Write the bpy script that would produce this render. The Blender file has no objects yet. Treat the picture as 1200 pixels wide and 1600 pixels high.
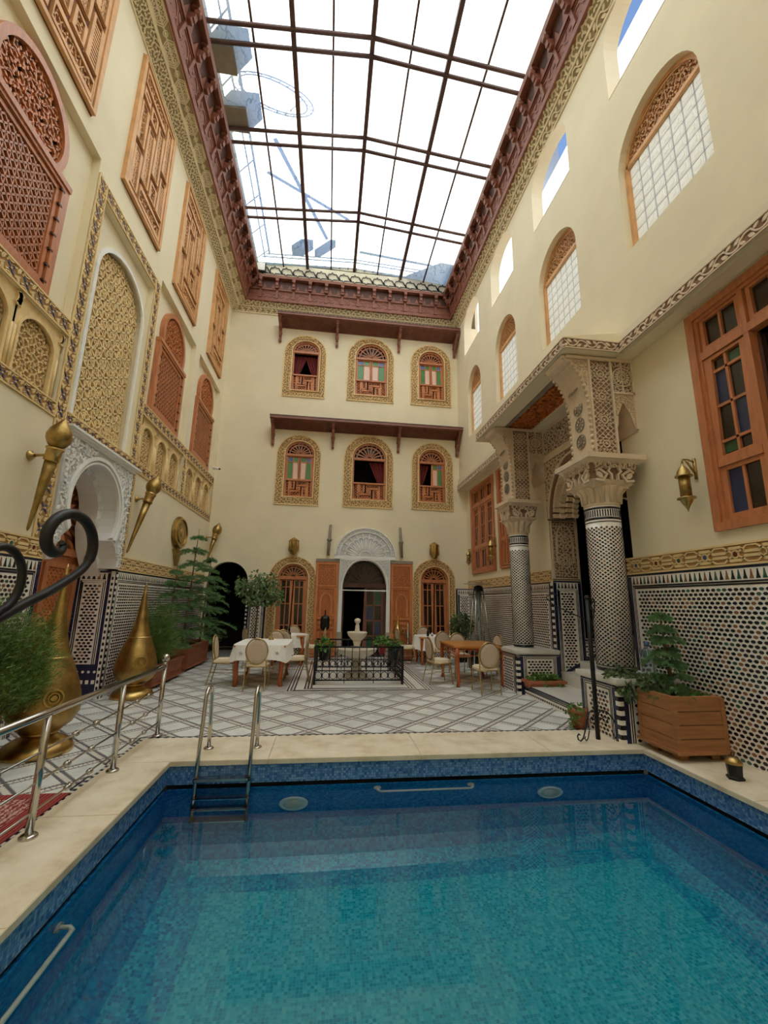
import bpy, math, random
from mathutils import Vector, Matrix
from mathutils.geometry import tessellate_polygon
RND = random.Random(11)
SC = bpy.context.scene
COL = SC.collection
PI = math.pi
sin, cos, sqrt = math.sin, math.cos, math.sqrt

# ---------------------------------------------------------------- camera
F_PX, EYE = 665.709, 1.65
YAW, PITCH, ROLL = math.radians(7.16465), math.radians(11.97623), math.radians(1.04874)
cam_d = bpy.data.cameras.new('camera')
cam_d.sensor_fit = 'HORIZONTAL'
cam_d.sensor_width = 36.0
cam_d.lens = F_PX / 1200 * 36.0
cam_d.clip_start = 0.05
cam_d.clip_end = 300
cam = bpy.data.objects.new('camera', cam_d)
COL.objects.link(cam)
fwd = Vector((sin(YAW) * cos(PITCH), cos(YAW) * cos(PITCH), sin(PITCH)))
rgt = Vector((cos(YAW), -sin(YAW), 0))
upv = rgt.cross(fwd)
r2 = rgt * cos(ROLL) + upv * sin(ROLL)
u2 = upv * cos(ROLL) - rgt * sin(ROLL)
cam.matrix_world = Matrix(((r2.x, u2.x, -fwd.x, 0), (r2.y, u2.y, -fwd.y, 0), (r2.z, u2.z, -fwd.z, EYE), (0, 0, 0, 1)))
SC.camera = cam

# ---------------------------------------------------------------- light: open sky, sun on the roof sheet
world = bpy.data.worlds.new('sky')
SC.world = world
world.use_nodes = True
wn = world.node_tree
bg = wn.nodes['Background']
sky = wn.nodes.new('ShaderNodeTexSky')
sky.sky_type = 'NISHITA'
sky.sun_disc = False
sky.sun_elevation = math.radians(52)
sky.sun_rotation = math.radians(-50)
sky.air_density = 1.0
sky.dust_density = 0.3
sky.ozone_density = 3.0
wn.links.new(sky.outputs[0], bg.inputs[0])
bg.inputs[1].default_value = 0.15
sun_d = bpy.data.lights.new('sun', 'SUN')
sun_d.energy = 9.2
sun_d.angle = math.radians(0.6)
sun_d.color = (1.0, 0.975, 0.94)
sun = bpy.data.objects.new('sun', sun_d)
COL.objects.link(sun)
SUN_DIR = Vector((-0.48, 0.40, 0.78)).normalized()      # towards the sun
sun.rotation_euler = SUN_DIR.to_track_quat('Z', 'Y').to_euler()
SC.view_settings.view_transform = 'Standard'
SC.view_settings.look = 'None'
SC.view_settings.gamma = 1.0
SC.view_settings.use_curve_mapping = False
SC.view_settings.exposure = 0.68
SC.cycles.diffuse_bounces = 7
SC.cycles.max_bounces = 16
SC.cycles.transmission_bounces = 10
SC.cycles.sample_clamp_indirect = 8.0

# ---------------------------------------------------------------- materials
def S(r, g, b):
    f = lambda c: ((c / 255 + 0.055) / 1.055) ** 2.4 if c > 10.31475 else c / 255 / 12.92
    return (f(r), f(g), f(b), 1.0)

MATS = {}
class NT:
    def __init__(s, name):
        s.m = bpy.data.materials.new(name)
        s.m.use_nodes = True
        s.t = s.m.node_tree
        s.b = s.t.nodes['Principled BSDF']
        s.o = s.t.nodes['Material Output']
        MATS[name] = s.m
    def n(s, typ, **kw):
        x = s.t.nodes.new('ShaderNode' + typ)
        for k, v in kw.items():
            setattr(x, k, v)
        return x
    def put(s, sock, v):
        if hasattr(v, 'is_output'):
            s.t.links.new(v, sock)
        else:
            sock.default_value = v
    def math(s, op, a, b=None, c=None):
        x = s.n('Math', operation=op)
        s.put(x.inputs[0], a)
        if b is not None: s.put(x.inputs[1], b)
        if c is not None: s.put(x.inputs[2], c)
        return x.outputs[0]
    def mix(s, f, a, b):
        x = s.n('MixRGB')
        s.put(x.inputs[0], f); s.put(x.inputs[1], a); s.put(x.inputs[2], b)
        return x.outputs[0]
    def pos(s):
        g = s.n('NewGeometry'); x = s.n('SeparateXYZ')
        s.t.links.new(g.outputs['Position'], x.inputs[0])
        return g.outputs['Position'], x.outputs[0], x.outputs[1], x.outputs[2]
    def noise(s, vec, scale, detail=3, rough=0.55):
        x = s.n('TexNoise')
        x.inputs['Scale'].default_value = scale
        x.inputs['Detail'].default_value = detail
        x.inputs['Roughness'].default_value = rough
        s.t.links.new(vec, x.inputs['Vector'])
        return x.outputs['Fac']
    def ramp(s, f, stops):
        x = s.n('ValToRGB')
        s.t.links.new(f, x.inputs[0])
        e = x.color_ramp.elements
        while len(e) < len(stops): e.new(0.5)
        for k, (p, c) in enumerate(stops):
            e[k].position = p
            e[k].color = c if len(c) == 4 else (*c, 1)
        return x.outputs[0]
    def bump(s, h, strength, dist=0.01):
        x = s.n('Bump')
        x.inputs['Strength'].default_value = strength
        x.inputs['Distance'].default_value = dist
        s.t.links.new(h, x.inputs['Height'])
        s.t.links.new(x.outputs[0], s.b.inputs['Normal'])
    def col(s, c):
        s.put(s.b.inputs['Base Color'], c)

def shade(c, k):
    return (min(1, c[0] * k), min(1, c[1] * k), min(1, c[2] * k), 1)

def mat(name, c, r=0.6, m=0.0, var=0.12, vs=6.0, bump=0.0, bs=40.0, coat=0.0, stretch=None, spec=0.5):
    t = NT(name)
    t.b.inputs['Roughness'].default_value = r
    t.b.inputs['Metallic'].default_value = m
    t.b.inputs['Specular IOR Level'].default_value = spec
    if coat:
        t.b.inputs['Coat Weight'].default_value = coat
        t.b.inputs['Coat Roughness'].default_value = 0.15
    p = t.pos()[0]
    if stretch:
        mp = t.n('Mapping')
        mp.inputs['Scale'].default_value = stretch
        t.t.links.new(p, mp.inputs[0])
        p = mp.outputs[0]
    if var:
        f = t.noise(p, vs, 5)
        t.col(t.ramp(f, [(0.3, shade(c, 1 - var)), (0.7, shade(c, 1 + var))]))
    else:
        t.col(c)
    if bump:
        t.bump(t.noise(p, bs, 6), bump)
    return t.m

def build_mats():
    mat('plaster', S(233, 221, 191), 0.85, var=0.045, vs=1.3, bump=0.12, bs=22)
    mat('plaster_shelf', S(228, 216, 190), 0.85, var=0.04, vs=2, bump=0.1, bs=22)
    mat('stucco_gold', S(232, 204, 150), 0.8, var=0.10, vs=7, bump=0.2, bs=90)
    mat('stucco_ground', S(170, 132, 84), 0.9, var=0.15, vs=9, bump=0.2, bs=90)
    mat('stucco_cream', S(232, 218, 182), 0.8, var=0.08, vs=7, bump=0.2, bs=90)
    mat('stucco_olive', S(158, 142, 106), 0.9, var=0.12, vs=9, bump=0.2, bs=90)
    mat('stucco_white', S(240, 239, 236), 0.75, var=0.03, vs=6, bump=0.1, bs=90)
    mat('shade_mortar_grey', S(202, 202, 203), 0.8, var=0.05, vs=6, bump=0.1, bs=90)  # grey put in for shade behind white carving; also the block mortar
    mat('stucco_rose', S(220, 199, 172), 0.8, var=0.07, vs=8, bump=0.15, bs=90)
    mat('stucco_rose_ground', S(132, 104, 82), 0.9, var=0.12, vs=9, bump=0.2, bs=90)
    mat('inlay_blue', S(64, 74, 116), 0.4, var=0.15)
    mat('inlay_green', S(34, 92, 78), 0.3, var=0.15)
    mat('inlay_red', S(110, 34, 26), 0.3, var=0.15)
    mat('wood_orange', S(202, 126, 74), 0.5, var=0.2, vs=3, bump=0.08, bs=30, stretch=(6, 6, 1), coat=0.1)
    mat('wood_panel', S(214, 162, 108), 0.55, var=0.16, vs=5, bump=0.1, bs=40)
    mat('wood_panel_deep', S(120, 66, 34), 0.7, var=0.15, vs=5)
    mat('wood_red', S(188, 118, 76), 0.45, var=0.2, vs=4, bump=0.08, bs=30, stretch=(5, 5, 1), coat=0.15)
    mat('wood_door', S(176, 102, 54), 0.5, var=0.18, vs=4, bump=0.1, bs=30, stretch=(5, 5, 1))
    mat('wood_cornice', S(136, 82, 62), 0.55, var=0.2, vs=5, bump=0.15, bs=50)
    mat('wood_cornice_dark', S(86, 54, 44), 0.6, var=0.2, vs=5, bump=0.15, bs=50)
    mat('wood_awning', S(122, 76, 60), 0.6, var=0.15, vs=5, bump=0.1, bs=50)
    mat('wood_table', S(204, 132, 58), 0.35, var=0.12, vs=3, bump=0.04, bs=30, stretch=(1, 8, 8), coat=0.3)
    mat('wood_leg', S(176, 88, 42), 0.4, var=0.15, vs=4, bump=0.05, bs=30, stretch=(6, 6, 1))
    mat('wood_planter', S(166, 112, 70), 0.6, var=0.25, vs=3, bump=0.1, bs=30, stretch=(1, 1, 9))
    mat('wood_planter_red', S(150, 86, 56), 0.6, var=0.2, vs=3, bump=0.1, bs=30, stretch=(1, 1, 9))
    mat('coffer', S(190, 106, 48), 0.5, var=0.2, vs=8)
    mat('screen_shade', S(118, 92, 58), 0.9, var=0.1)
    mat('dark_void', S(20, 17, 15), 0.9, var=0)
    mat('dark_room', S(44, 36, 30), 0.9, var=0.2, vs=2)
    mat('glass_dark', S(40, 34, 28), 0.12, var=0.15, vs=3)
    mat('glass_blue', S(40, 54, 84), 0.12, var=0.2, vs=5, bump=0.1, bs=30)
    mat('glass_green', S(44, 84, 58), 0.12, var=0.2, vs=5, bump=0.1, bs=30)
    mat('pane_green', S(84, 140, 84), 0.2, var=0.1)
    mat('pane_blue', S(92, 118, 164), 0.2, var=0.1)
    mat('pane_pink', S(228, 196, 178), 0.4, var=0.04)
    mat('curtain', S(120, 44, 44), 0.9, var=0.15, vs=12)
    mat('brass', S(186, 156, 98), 0.34, 1.0, var=0.2, vs=14, bump=0.35, bs=60)
    mat('brass_old', S(168, 140, 84), 0.36, 1.0, var=0.3, vs=8, bump=0.5, bs=45)
    mat('brass_rim', S(196, 166, 104), 0.28, 1.0, var=0.12, vs=14, bump=0.1, bs=60)
    mat('steel', S(196, 192, 186), 0.16, 1.0, var=0.05, vs=10)
    mat('iron', S(30, 31, 34), 0.42, 0.4, var=0.1, vs=20, bump=0.08, bs=60)
    mat('chair_gold', S(196, 168, 112), 0.3, 0.85, var=0.08, vs=20)
    mat('fabric_beige', S(206, 184, 160), 0.9, var=0.05, vs=30, bump=0.12, bs=140)
    mat('fabric_cream', S(232, 218, 190), 0.85, var=0.04, vs=30, bump=0.1, bs=140)
    mat('linen', S(244, 240, 232), 0.85, var=0.02, vs=10, bump=0.1, bs=60)
    mat('stone_white', S(222, 212, 194), 0.55, var=0.08, vs=14, bump=0.15, bs=40)
    mat('stone_grey', S(170, 158, 138), 0.6, var=0.12, vs=14, bump=0.15, bs=40)
    mat('terracotta', S(176, 104, 74), 0.8, var=0.12, vs=9, bump=0.12, bs=60)
    mat('soil', S(56, 42, 32), 0.95, var=0.3, vs=30)
    mat('plastic_red', S(176, 30, 48), 0.35, var=0.05)
    mat('plastic_black', S(24, 24, 27), 0.4, var=0.05)
    mat('plastic_white', S(232, 232, 228), 0.4, var=0.03)
    mat('leaf_pine', S(96, 136, 84), 0.6, var=0.3, vs=9)
    mat('leaf_shrub', S(104, 138, 66), 0.6, var=0.4, vs=7)
    mat('leaf_green', S(78, 128, 46), 0.5, var=0.3, vs=9)
    mat('leaf_ficus', S(104, 132, 82), 0.5, var=0.4, vs=9)
    mat('leaf_dull', S(84, 104, 62), 0.55, var=0.35, vs=12)
    mat('bark', S(106, 84, 62), 0.9, var=0.2, vs=20)
    mat('zellige_white', S(242, 236, 226), 0.28, var=0.06, vs=14, coat=0.2)
    mat('zellige_black', S(30, 32, 44), 0.22, var=0.2, vs=14, coat=0.2)
    mat('zellige_navy', S(34, 42, 74), 0.22, var=0.25, vs=14, coat=0.2)
    mat('zellige_green', S(54, 92, 80), 0.22, var=0.2, vs=14, coat=0.2)
    mat('zellige_brown', S(140, 98, 74), 0.22, var=0.2, vs=14, coat=0.2)
    mat('grout', S(150, 140, 124), 0.9, var=0.1, vs=20)
    mat('slab_white', S(226, 222, 212), 0.35, var=0.05, vs=5)
    mat('stringer', S(140, 130, 116), 0.7, var=0.12, vs=6, bump=0.1)
    mat('roof_bar', S(92, 66, 62), 0.5, 0.2, var=0.1)
    mat('roof_edge', S(226, 218, 196), 0.7, var=0.05)
    mat('ext_white', S(206, 206, 210), 0.8, var=0.03, vs=3)
    mat('gutter', S(186, 186, 184), 0.6, var=0.05)
    # clear glass for bottle and lamp covers
    t = NT('clear_glass'); t.col(S(214, 232, 240)); t.b.inputs['Transmission Weight'].default_value = 0.92
    t.b.inputs['Roughness'].default_value = 0.05; t.b.inputs['IOR'].default_value = 1.3
    # moulded glass block: clear glass with a wavy face
    t = NT('glass_block')
    p = t.pos()[0]
    t.col(S(244, 246, 244)); t.b.inputs['Roughness'].default_value = 0.25
    tl = t.n('BsdfTranslucent'); tl.inputs[0].default_value = S(252, 252, 248)
    mx = t.n('MixShader'); mx.inputs[0].default_value = 0.75
    t.t.links.new(t.b.outputs[0], mx.inputs[1]); t.t.links.new(tl.outputs[0], mx.inputs[2])
    t.t.links.new(mx.outputs[0], t.o.inputs['Surface'])
    t.bump(t.noise(p, 24, 2), 0.9, 0.03)
    # white roof tarpaulin: lets daylight through
    t = NT('tarpaulin')
    p = t.pos()[0]
    mp = t.n('Mapping'); mp.inputs['Scale'].default_value = (1.0, 0.8, 1)
    mp.inputs['Rotation'].default_value = (0, 0, 0.5)
    t.t.links.new(p, mp.inputs[0])
    wv = t.noise(mp.outputs[0], 2.2, 4, 0.6)
    bl = t.noise(p, 0.55, 3)
    c = t.mix(t.ramp(bl, [(0.45, (0, 0, 0)), (0.75, (1, 1, 1))]), S(240, 246, 243), S(226, 232, 206))
    st = t.noise(mp.outputs[0], 5.5, 6, 0.7)
    c = t.mix(t.ramp(st, [(0.66, (0, 0, 0)), (0.82, (0.5, 0.5, 0.5))]), c, S(206, 190, 156))
    w2 = t.noise(mp.outputs[0], 1.5, 3, 0.5)
    def crease(q, wd):
        return t.ramp(t.math('ABSOLUTE', t.math('SUBTRACT', q, 0.5)), [(0.0, (1, 1, 1)), (wd, (0, 0, 0))])
    c = t.mix(t.math('MULTIPLY', crease(w2, 0.012), 0.75), c, S(150, 168, 170))
    c = t.mix(t.math('MULTIPLY', crease(wv, 0.010), 0.5), c, S(160, 176, 176))
    t.col(c); t.b.inputs['Roughness'].default_value = 0.5
    tl = t.n('BsdfTranslucent'); t.t.links.new(c, tl.inputs[0])
    bm = t.n('Bump'); bm.inputs['Strength'].default_value = 0.9; bm.inputs['Distance'].default_value = 0.12
    rd = t.math('SUBTRACT', 1.0, t.math('ABSOLUTE', t.math('SUBTRACT', wv, 0.5)))
    t.t.links.new(rd, bm.inputs['Height'])
    t.t.links.new(bm.outputs[0], tl.inputs['Normal']); t.t.links.new(bm.outputs[0], t.b.inputs['Normal'])
    mx = t.n('MixShader'); mx.inputs[0].default_value = 0.80
    t.t.links.new(t.b.outputs[0], mx.inputs[1]); t.t.links.new(tl.outputs[0], mx.inputs[2])
    t.t.links.new(mx.outputs[0], t.o.inputs['Surface'])
    # white marble floor tile, each piece a little different
    t = NT('marble')
    p = t.pos()[0]
    oi = t.n('ObjectInfo')
    v = t.n('TexNoise'); v.noise_dimensions = '4D'
    v.inputs['Scale'].default_value = 5; v.inputs['Detail'].default_value = 7; v.inputs['Roughness'].default_value = 0.65
    t.t.links.new(p, v.inputs['Vector']); t.t.links.new(t.math('MULTIPLY', oi.outputs['Random'], 40), v.inputs['W'])
    c = t.ramp(v.outputs['Fac'], [(0.3, S(204, 210, 208)), (0.5, S(234, 236, 232)), (0.75, S(244, 243, 238))])
    k = t.math('ADD', t.math('MULTIPLY', oi.outputs['Random'], 0.22), 0.82)
    kk = t.n('CombineXYZ')
    for i in range(3): t.t.links.new(k, kk.inputs[i])
    mm = t.n('MixRGB', blend_type='MULTIPLY'); mm.inputs[0].default_value = 1
    t.t.links.new(c, mm.inputs[1]); t.t.links.new(kk.outputs[0], mm.inputs[2])
    t.col(mm.outputs[0]); t.b.inputs['Roughness'].default_value = 0.32
    # small mosaic tesserae between the marble tiles: navy dashes and white chips along both diagonals
    t = NT('floor_mosaic')
    p, x, y, z = t.pos()
    PT = 0.417
    dx, dy = t.math('SUBTRACT', x, 0.13), t.math('SUBTRACT', y, 6.075)
    a = t.math('MULTIPLY', t.math('ADD', dx, dy), 0.70711)
    b = t.math('MULTIPLY', t.math('SUBTRACT', dx, dy), 0.70711)
    def dist(q):
        fr = t.math('FRACT', t.math('ADD', t.math('DIVIDE', q, PT), 0.5))
        return t.math('MULTIPLY', t.math('ABSOLUTE', t.math('SUBTRACT', fr, 0.5)), PT)
    def line(d, lo, hi):
        return t.math('MULTIPLY', t.math('GREATER_THAN', d, lo), t.math('LESS_THAN', d, hi))
    def dash(q, s):
        return t.math('GREATER_THAN', t.math('FRACT', t.math('DIVIDE', q, s)), 0.3)
    da, db = dist(a), dist(b)
    na = t.math('MULTIPLY', line(da, 0.157, 0.181), dash(b, 0.03))
    nb = t.math('MULTIPLY', line(db, 0.157, 0.181), dash(a, 0.03))
    ca = t.math('MULTIPLY', t.math('GREATER_THAN', da, 0.187), dash(t.math('ADD', b, 0.01), 0.042))
    cb = t.math('MULTIPLY', t.math('GREATER_THAN', db, 0.187), dash(t.math('ADD', a, 0.01), 0.042))
    chip = t.math('MAXIMUM', ca, cb)
    c = t.mix(chip, S(176, 172, 166), S(240, 234, 222))
    c = t.mix(t.math('MAXIMUM', na, nb), c, S(42, 44, 70))
    t.col(c); t.b.inputs['Roughness'].default_value = 0.4
    # travertine coping
    t = NT('travertine')
    p = t.pos()[0]
    f = t.noise(p, 3.0, 8, 0.65)
    c = t.ramp(f, [(0.28, S(204, 186, 154)), (0.5, S(230, 216, 190)), (0.72, S(242, 232, 212))])
    t.col(c); t.b.inputs['Roughness'].default_value = 0.55
    t.bump(t.noise(p, 60, 5), 0.1)
    # pool mosaics: small square glass tiles
    def mosaic(name, ax, stops, s, groutc):
        t = NT(name)
        p, x, y, z = t.pos()
        q = {'x': x, 'y': y, 'z': z}
        u, v = q[ax[0]], q[ax[1]]
        us, vs = t.math('DIVIDE', u, s), t.math('DIVIDE', v, s)
        cb = t.n('CombineXYZ')
        t.t.links.new(t.math('FLOOR', us), cb.inputs[0]); t.t.links.new(t.math('FLOOR', vs), cb.inputs[1])
        wn_ = t.n('TexWhiteNoise'); wn_.noise_dimensions = '3D'
        t.t.links.new(cb.outputs[0], wn_.inputs['Vector'])
        big = t.noise(p, 0.7, 2)
        val = t.math('ADD', t.math('MULTIPLY', wn_.outputs['Value'], 0.75), t.math('MULTIPLY', big, 0.25))
        c = t.ramp(val, stops)
        gu = t.math('ABSOLUTE', t.math('SUBTRACT', t.math('FRACT', us), 0.5))
        gv = t.math('ABSOLUTE', t.math('SUBTRACT', t.math('FRACT', vs), 0.5))
        g = t.math('GREATER_THAN', t.math('MAXIMUM', gu, gv), 0.44)
        t.col(t.mix(g, c, groutc))
        t.b.inputs['Roughness'].default_value = 0.25
    band = [(0.05, S(44, 84, 150)), (0.35, S(80, 128, 190)), (0.7, S(112, 156, 208)), (0.98, S(140, 178, 220))]
    blue = [(0.05, S(10, 84, 160)), (0.5, S(18, 118, 190)), (0.95, S(36, 140, 206))]
    teal = [(0.05, S(10, 150, 182)), (0.5, S(28, 190, 212)), (0.95, S(90, 216, 226))]
    gr = S(70, 110, 150)
    for ax in ('xz', 'yz'):
        mosaic('pool_band_' + ax, ax, band, 0.025, gr)
        mosaic('pool_wall_' + ax, ax, blue, 0.025, S(40, 104, 150))
    mid = [(0.05, S(8, 104, 164)), (0.5, S(18, 142, 192)), (0.95, S(40, 168, 206))]  # in-between blues put in the tile for light softened by water
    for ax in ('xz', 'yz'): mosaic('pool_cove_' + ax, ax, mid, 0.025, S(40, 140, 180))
    mosaic('pool_water_blur', 'xy', [(0.05, S(8, 116, 170)), (0.35, S(16, 150, 194)), (0.65, S(26, 178, 206)), (0.95, S(60, 206, 220))], 0.025, S(54, 170, 200))  # blue-to-teal steps painted in place of the water's own blur
    mosaic('pool_floor', 'xy', teal, 0.025, S(70, 200, 214))
    # water
    t = NT('water'); t.col((0.86, 0.98, 1.0, 1)); t.b.inputs['Transmission Weight'].default_value = 1.0
    t.b.inputs['Roughness'].default_value = 0.0; t.b.inputs['IOR'].default_value = 1.333
    t.bump(t.noise(t.pos()[0], 2.5, 2), 0.02, 0.02)
    # carpet
    t = NT('carpet')
    p, x, y, z = t.pos()
    w = t.n('TexWave'); w.inputs['Scale'].default_value = 7; w.inputs['Distortion'].default_value = 6; w.inputs['Detail Scale'].default_value = 6
    t.t.links.new(p, w.inputs['Vector'])
    c = t.ramp(w.outputs['Fac'], [(0.2, S(128, 44, 44)), (0.55, S(164, 84, 76)), (0.9, S(206, 172, 156))])
    t.col(c); t.b.inputs['Roughness'].default_value = 0.95
    t = NT('carpet_border')
    w = t.n('TexWave'); w.inputs['Scale'].default_value = 10; w.inputs['Distortion'].default_value = 3
    t.t.links.new(t.pos()[0], w.inputs['Vector'])
    t.col(t.ramp(w.outputs['Fac'], [(0.3, S(132, 34, 36)), (0.9, S(170, 80, 70))])); t.b.inputs['Roughness'].default_value = 0.95
build_mats()

# ---------------------------------------------------------------- mesh helpers
class Fr:                                            # a frame: point + two in-plane axes + normal
    def __init__(s, o, u, v, n):
        s.o, s.u, s.v, s.n = Vector(o), Vector(u), Vector(v), Vector(n)
    def p(s, u, v, d=0.0):
        return s.o + s.u * u + s.v * v + s.n * d
    def sw(s):
        return Fr(s.o, s.v, s.u, s.n)
    def mv(s, u=0, v=0, d=0):
        return Fr(s.p(u, v, d), s.u, s.v, s.n)
XA, YA, ZA = (1, 0, 0), (0, 1, 0), (0, 0, 1)
XL, YB, XR, XU = -3.7, 13.5, 4.5, 4.25
FL = Fr((XL, 0, 0), YA, ZA, XA)
FB = Fr((0, YB, 0), XA, ZA, (0, -1, 0))
FRL = Fr((XR, 0, 0), YA, ZA, (-1, 0, 0))
FU = Fr((XU, 0, 0), YA, ZA, (-1, 0, 0))
FF = Fr((0, 0, 0), XA, YA, ZA)
def up(x, y, z): return Fr((x, y, z), XA, YA, ZA)

ORG = {}
class MB:
    def __init__(s):
        s.v, s.f, s.m, s.sm = [], [], [], []
    def face(s, pts, mi=0, smooth=False):
        b = len(s.v)
        s.v.extend(pts)
        s.f.append(tuple(range(b, b + len(pts)))); s.m.append(mi); s.sm.append(smooth)
    def prism(s, fr, poly, d0, d1, mi=0, back=False, ms=None):
        b, n = len(s.v), len(poly)
        s.v.extend(fr.p(u, v, d1) for u, v in poly)
        s.v.extend(fr.p(u, v, d0) for u, v in poly)
        s.f.append(tuple(range(b, b + n))); s.m.append(mi); s.sm.append(False)
        ms = mi if ms is None else ms
        for i in range(n):
            j = (i + 1) % n
            s.f.append((b + i, b + n + i, b + n + j, b + j)); s.m.append(ms); s.sm.append(False)
        if back:
            s.f.append(tuple(range(b + 2 * n - 1, b + n - 1, -1))); s.m.append(mi); s.sm.append(False)
    def rect(s, fr, u0, u1, v0, v1, d0, d1, mi=0, back=False):
        s.prism(fr, [(u0, v0), (u1, v0), (u1, v1), (u0, v1)], d0, d1, mi, back)
    def box(s, x0, x1, y0, y1, z0, z1, mi=0):
        s.rect(FF, x0, x1, y0, y1, z0, z1, mi, True)
    def plate(s, fr, outer, holes, d, mi=0, thick=0.0, hthick=None, mh=None):
        loops = [outer] + list(holes)
        tri = tessellate_polygon([[Vector((u, v, 0)) for u, v in lp] for lp in loops])
        fl = [q for lp in loops for q in lp]
        b = len(s.v)
        s.v.extend(fr.p(u, v, d) for u, v in fl)
        for t in tri:
            s.f.append(tuple(b + i for i in t)); s.m.append(mi); s.sm.append(False)
        for k, lp in enumerate(loops):
            th = thick if k == 0 else (thick if hthick is None else hthick)
            if th:
                n = len(lp)
                for i in range(n):
                    a, c = lp[i], lp[(i + 1) % n]
                    s.face([fr.p(*a, d), fr.p(*c, d), fr.p(*c, d - th), fr.p(*a, d - th)], mi if (k == 0 or mh is None) else mh)
    def stroke(s, fr, pts, w, d0, d1, closed=False, mi=0):
        n = len(pts)
        b = len(s.v)
        hw = w / 2
        for i, (u, v) in enumerate(pts):
            if closed: a, c = pts[i - 1], pts[(i + 1) % n]
            else: a, c = pts[max(0, i - 1)], pts[min(n - 1, i + 1)]
            tx, ty = c[0] - a[0], c[1] - a[1]
            L = math.hypot(tx, ty) or 1e-9
            nx, ny = -ty / L, tx / L
            k = 1.0
            if 0 < i < n - 1 or closed:
                e = pts[(i + 1) % n]
                ex, ey = e[0] - u, e[1] - v
                l2 = math.hypot(ex, ey) or 1e-9
                dt = abs((-ey / l2) * nx + (ex / l2) * ny)
                k = min(2.0, 1 / max(dt, 0.5))
            for sg, d in ((1, d1), (-1, d1), (1, d0), (-1, d0)):
                s.v.append(fr.p(u + nx * hw * k * sg, v + ny * hw * k * sg, d))
        for i in range(n if closed else n - 1):
            j = (i + 1) % n
            A, B = b + 4 * i, b + 4 * j
            for q in ((A, A + 1, B + 1, B), (A, B, B + 2, A + 2), (A + 1, A + 3, B + 3, B + 1)):
                s.f.append(q); s.m.append(mi); s.sm.append(False)
    def tube(s, pts, r, n=8, closed=False, mi=0):
        pts = [Vector(p) for p in pts]
        N = len(pts)
        rr = r if isinstance(r, (list, tuple)) else [r] * N
        b = len(s.v)
        nrm = None
        for i, p in enumerate(pts):
            if closed: t = pts[(i + 1) % N] - pts[i - 1]
            else: t = pts[min(N - 1, i + 1)] - pts[max(0, i - 1)]
            t = t.normalized() if t.length > 1e-9 else Vector(ZA)
            if nrm is None:
                nrm = t.cross(Vector((0.31, 0.22, 0.93)))
                if nrm.length < 0.1: nrm = t.cross(Vector(XA))
            nrm = (nrm - t * nrm.dot(t)).normalized()
            bn = t.cross(nrm)
            for k in range(n):
                a = 2 * PI * k / n
                s.v.append(p + (nrm * cos(a) + bn * sin(a)) * rr[i])
        for i in range(N if closed else N - 1):
            j = (i + 1) % N
            for k in range(n):
                l = (k + 1) % n
                s.f.append((b + i * n + k, b + i * n + l, b + j * n + l, b + j * n + k)); s.m.append(mi); s.sm.append(True)
        if not closed:
            s.f.append(tuple(b + k for k in range(n - 1, -1, -1))); s.m.append(mi); s.sm.append(False)
            s.f.append(tuple(b + (N - 1) * n + k for k in range(n))); s.m.append(mi); s.sm.append(False)
    def lathe(s, fr, prof, n=20, mi=0, smooth=True, flute=0, fl_amt=0.0):
        b = len(s.v)
        for r, h in prof:
            for k in range(n):
                a = 2 * PI * k / n
                q = r * (1 + (fl_amt * abs(sin(a * flute / 2)) if flute else 0))
                s.v.append(fr.o + fr.u * (q * cos(a)) + fr.v * (q * sin(a)) + fr.n * h)
        for i in range(len(prof) - 1):
            for k in range(n):
                l = (k + 1) % n
                s.f.append((b + i * n + k, b + i * n + l, b + (i + 1) * n + l, b + (i + 1) * n + k)); s.m.append(mi); s.sm.append(smooth)
        s.f.append(tuple(b + k for k in range(n - 1, -1, -1))); s.m.append(mi); s.sm.append(False)
        e = b + (len(prof) - 1) * n
        s.f.append(tuple(e + k for k in range(n))); s.m.append(mi); s.sm.append(False)
    def ball(s, c, r, n=12, mi=0, sq=1.0):
        s.lathe(up(*c), [(max(1e-4, r * sin(PI * i / 8)), -r * sq * cos(PI * i / 8)) for i in range(9)], n, mi)
    def mesh(s, name, mats, org=Vector()):
        me = bpy.data.meshes.new(name)
        me.from_pydata([tuple(v - org) for v in s.v], [], s.f)
        for m in (mats if isinstance(mats, (list, tuple)) else [mats]):
            me.materials.append(MATS[m])
        me.polygons.foreach_set('material_index', s.m)
        me.polygons.foreach_set('use_smooth', s.sm)
        me.update()
        return me
    def build(s, name, mats, parent=None, kind=None, label=None, org=None, cat=None, group=None):
        if not s.f: return None
        if parent is not None: org = ORG[parent.name]
        elif org is None: org = Vector()
        else: org = Vector(org)
        o = bpy.data.objects.new(name, s.mesh(name, mats, org))
        COL.objects.link(o)
        ORG[o.name] = org
        if parent is not None: o.parent = parent
        else: o.location = org
        tag(o, label, cat, group, kind)
        return o

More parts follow.
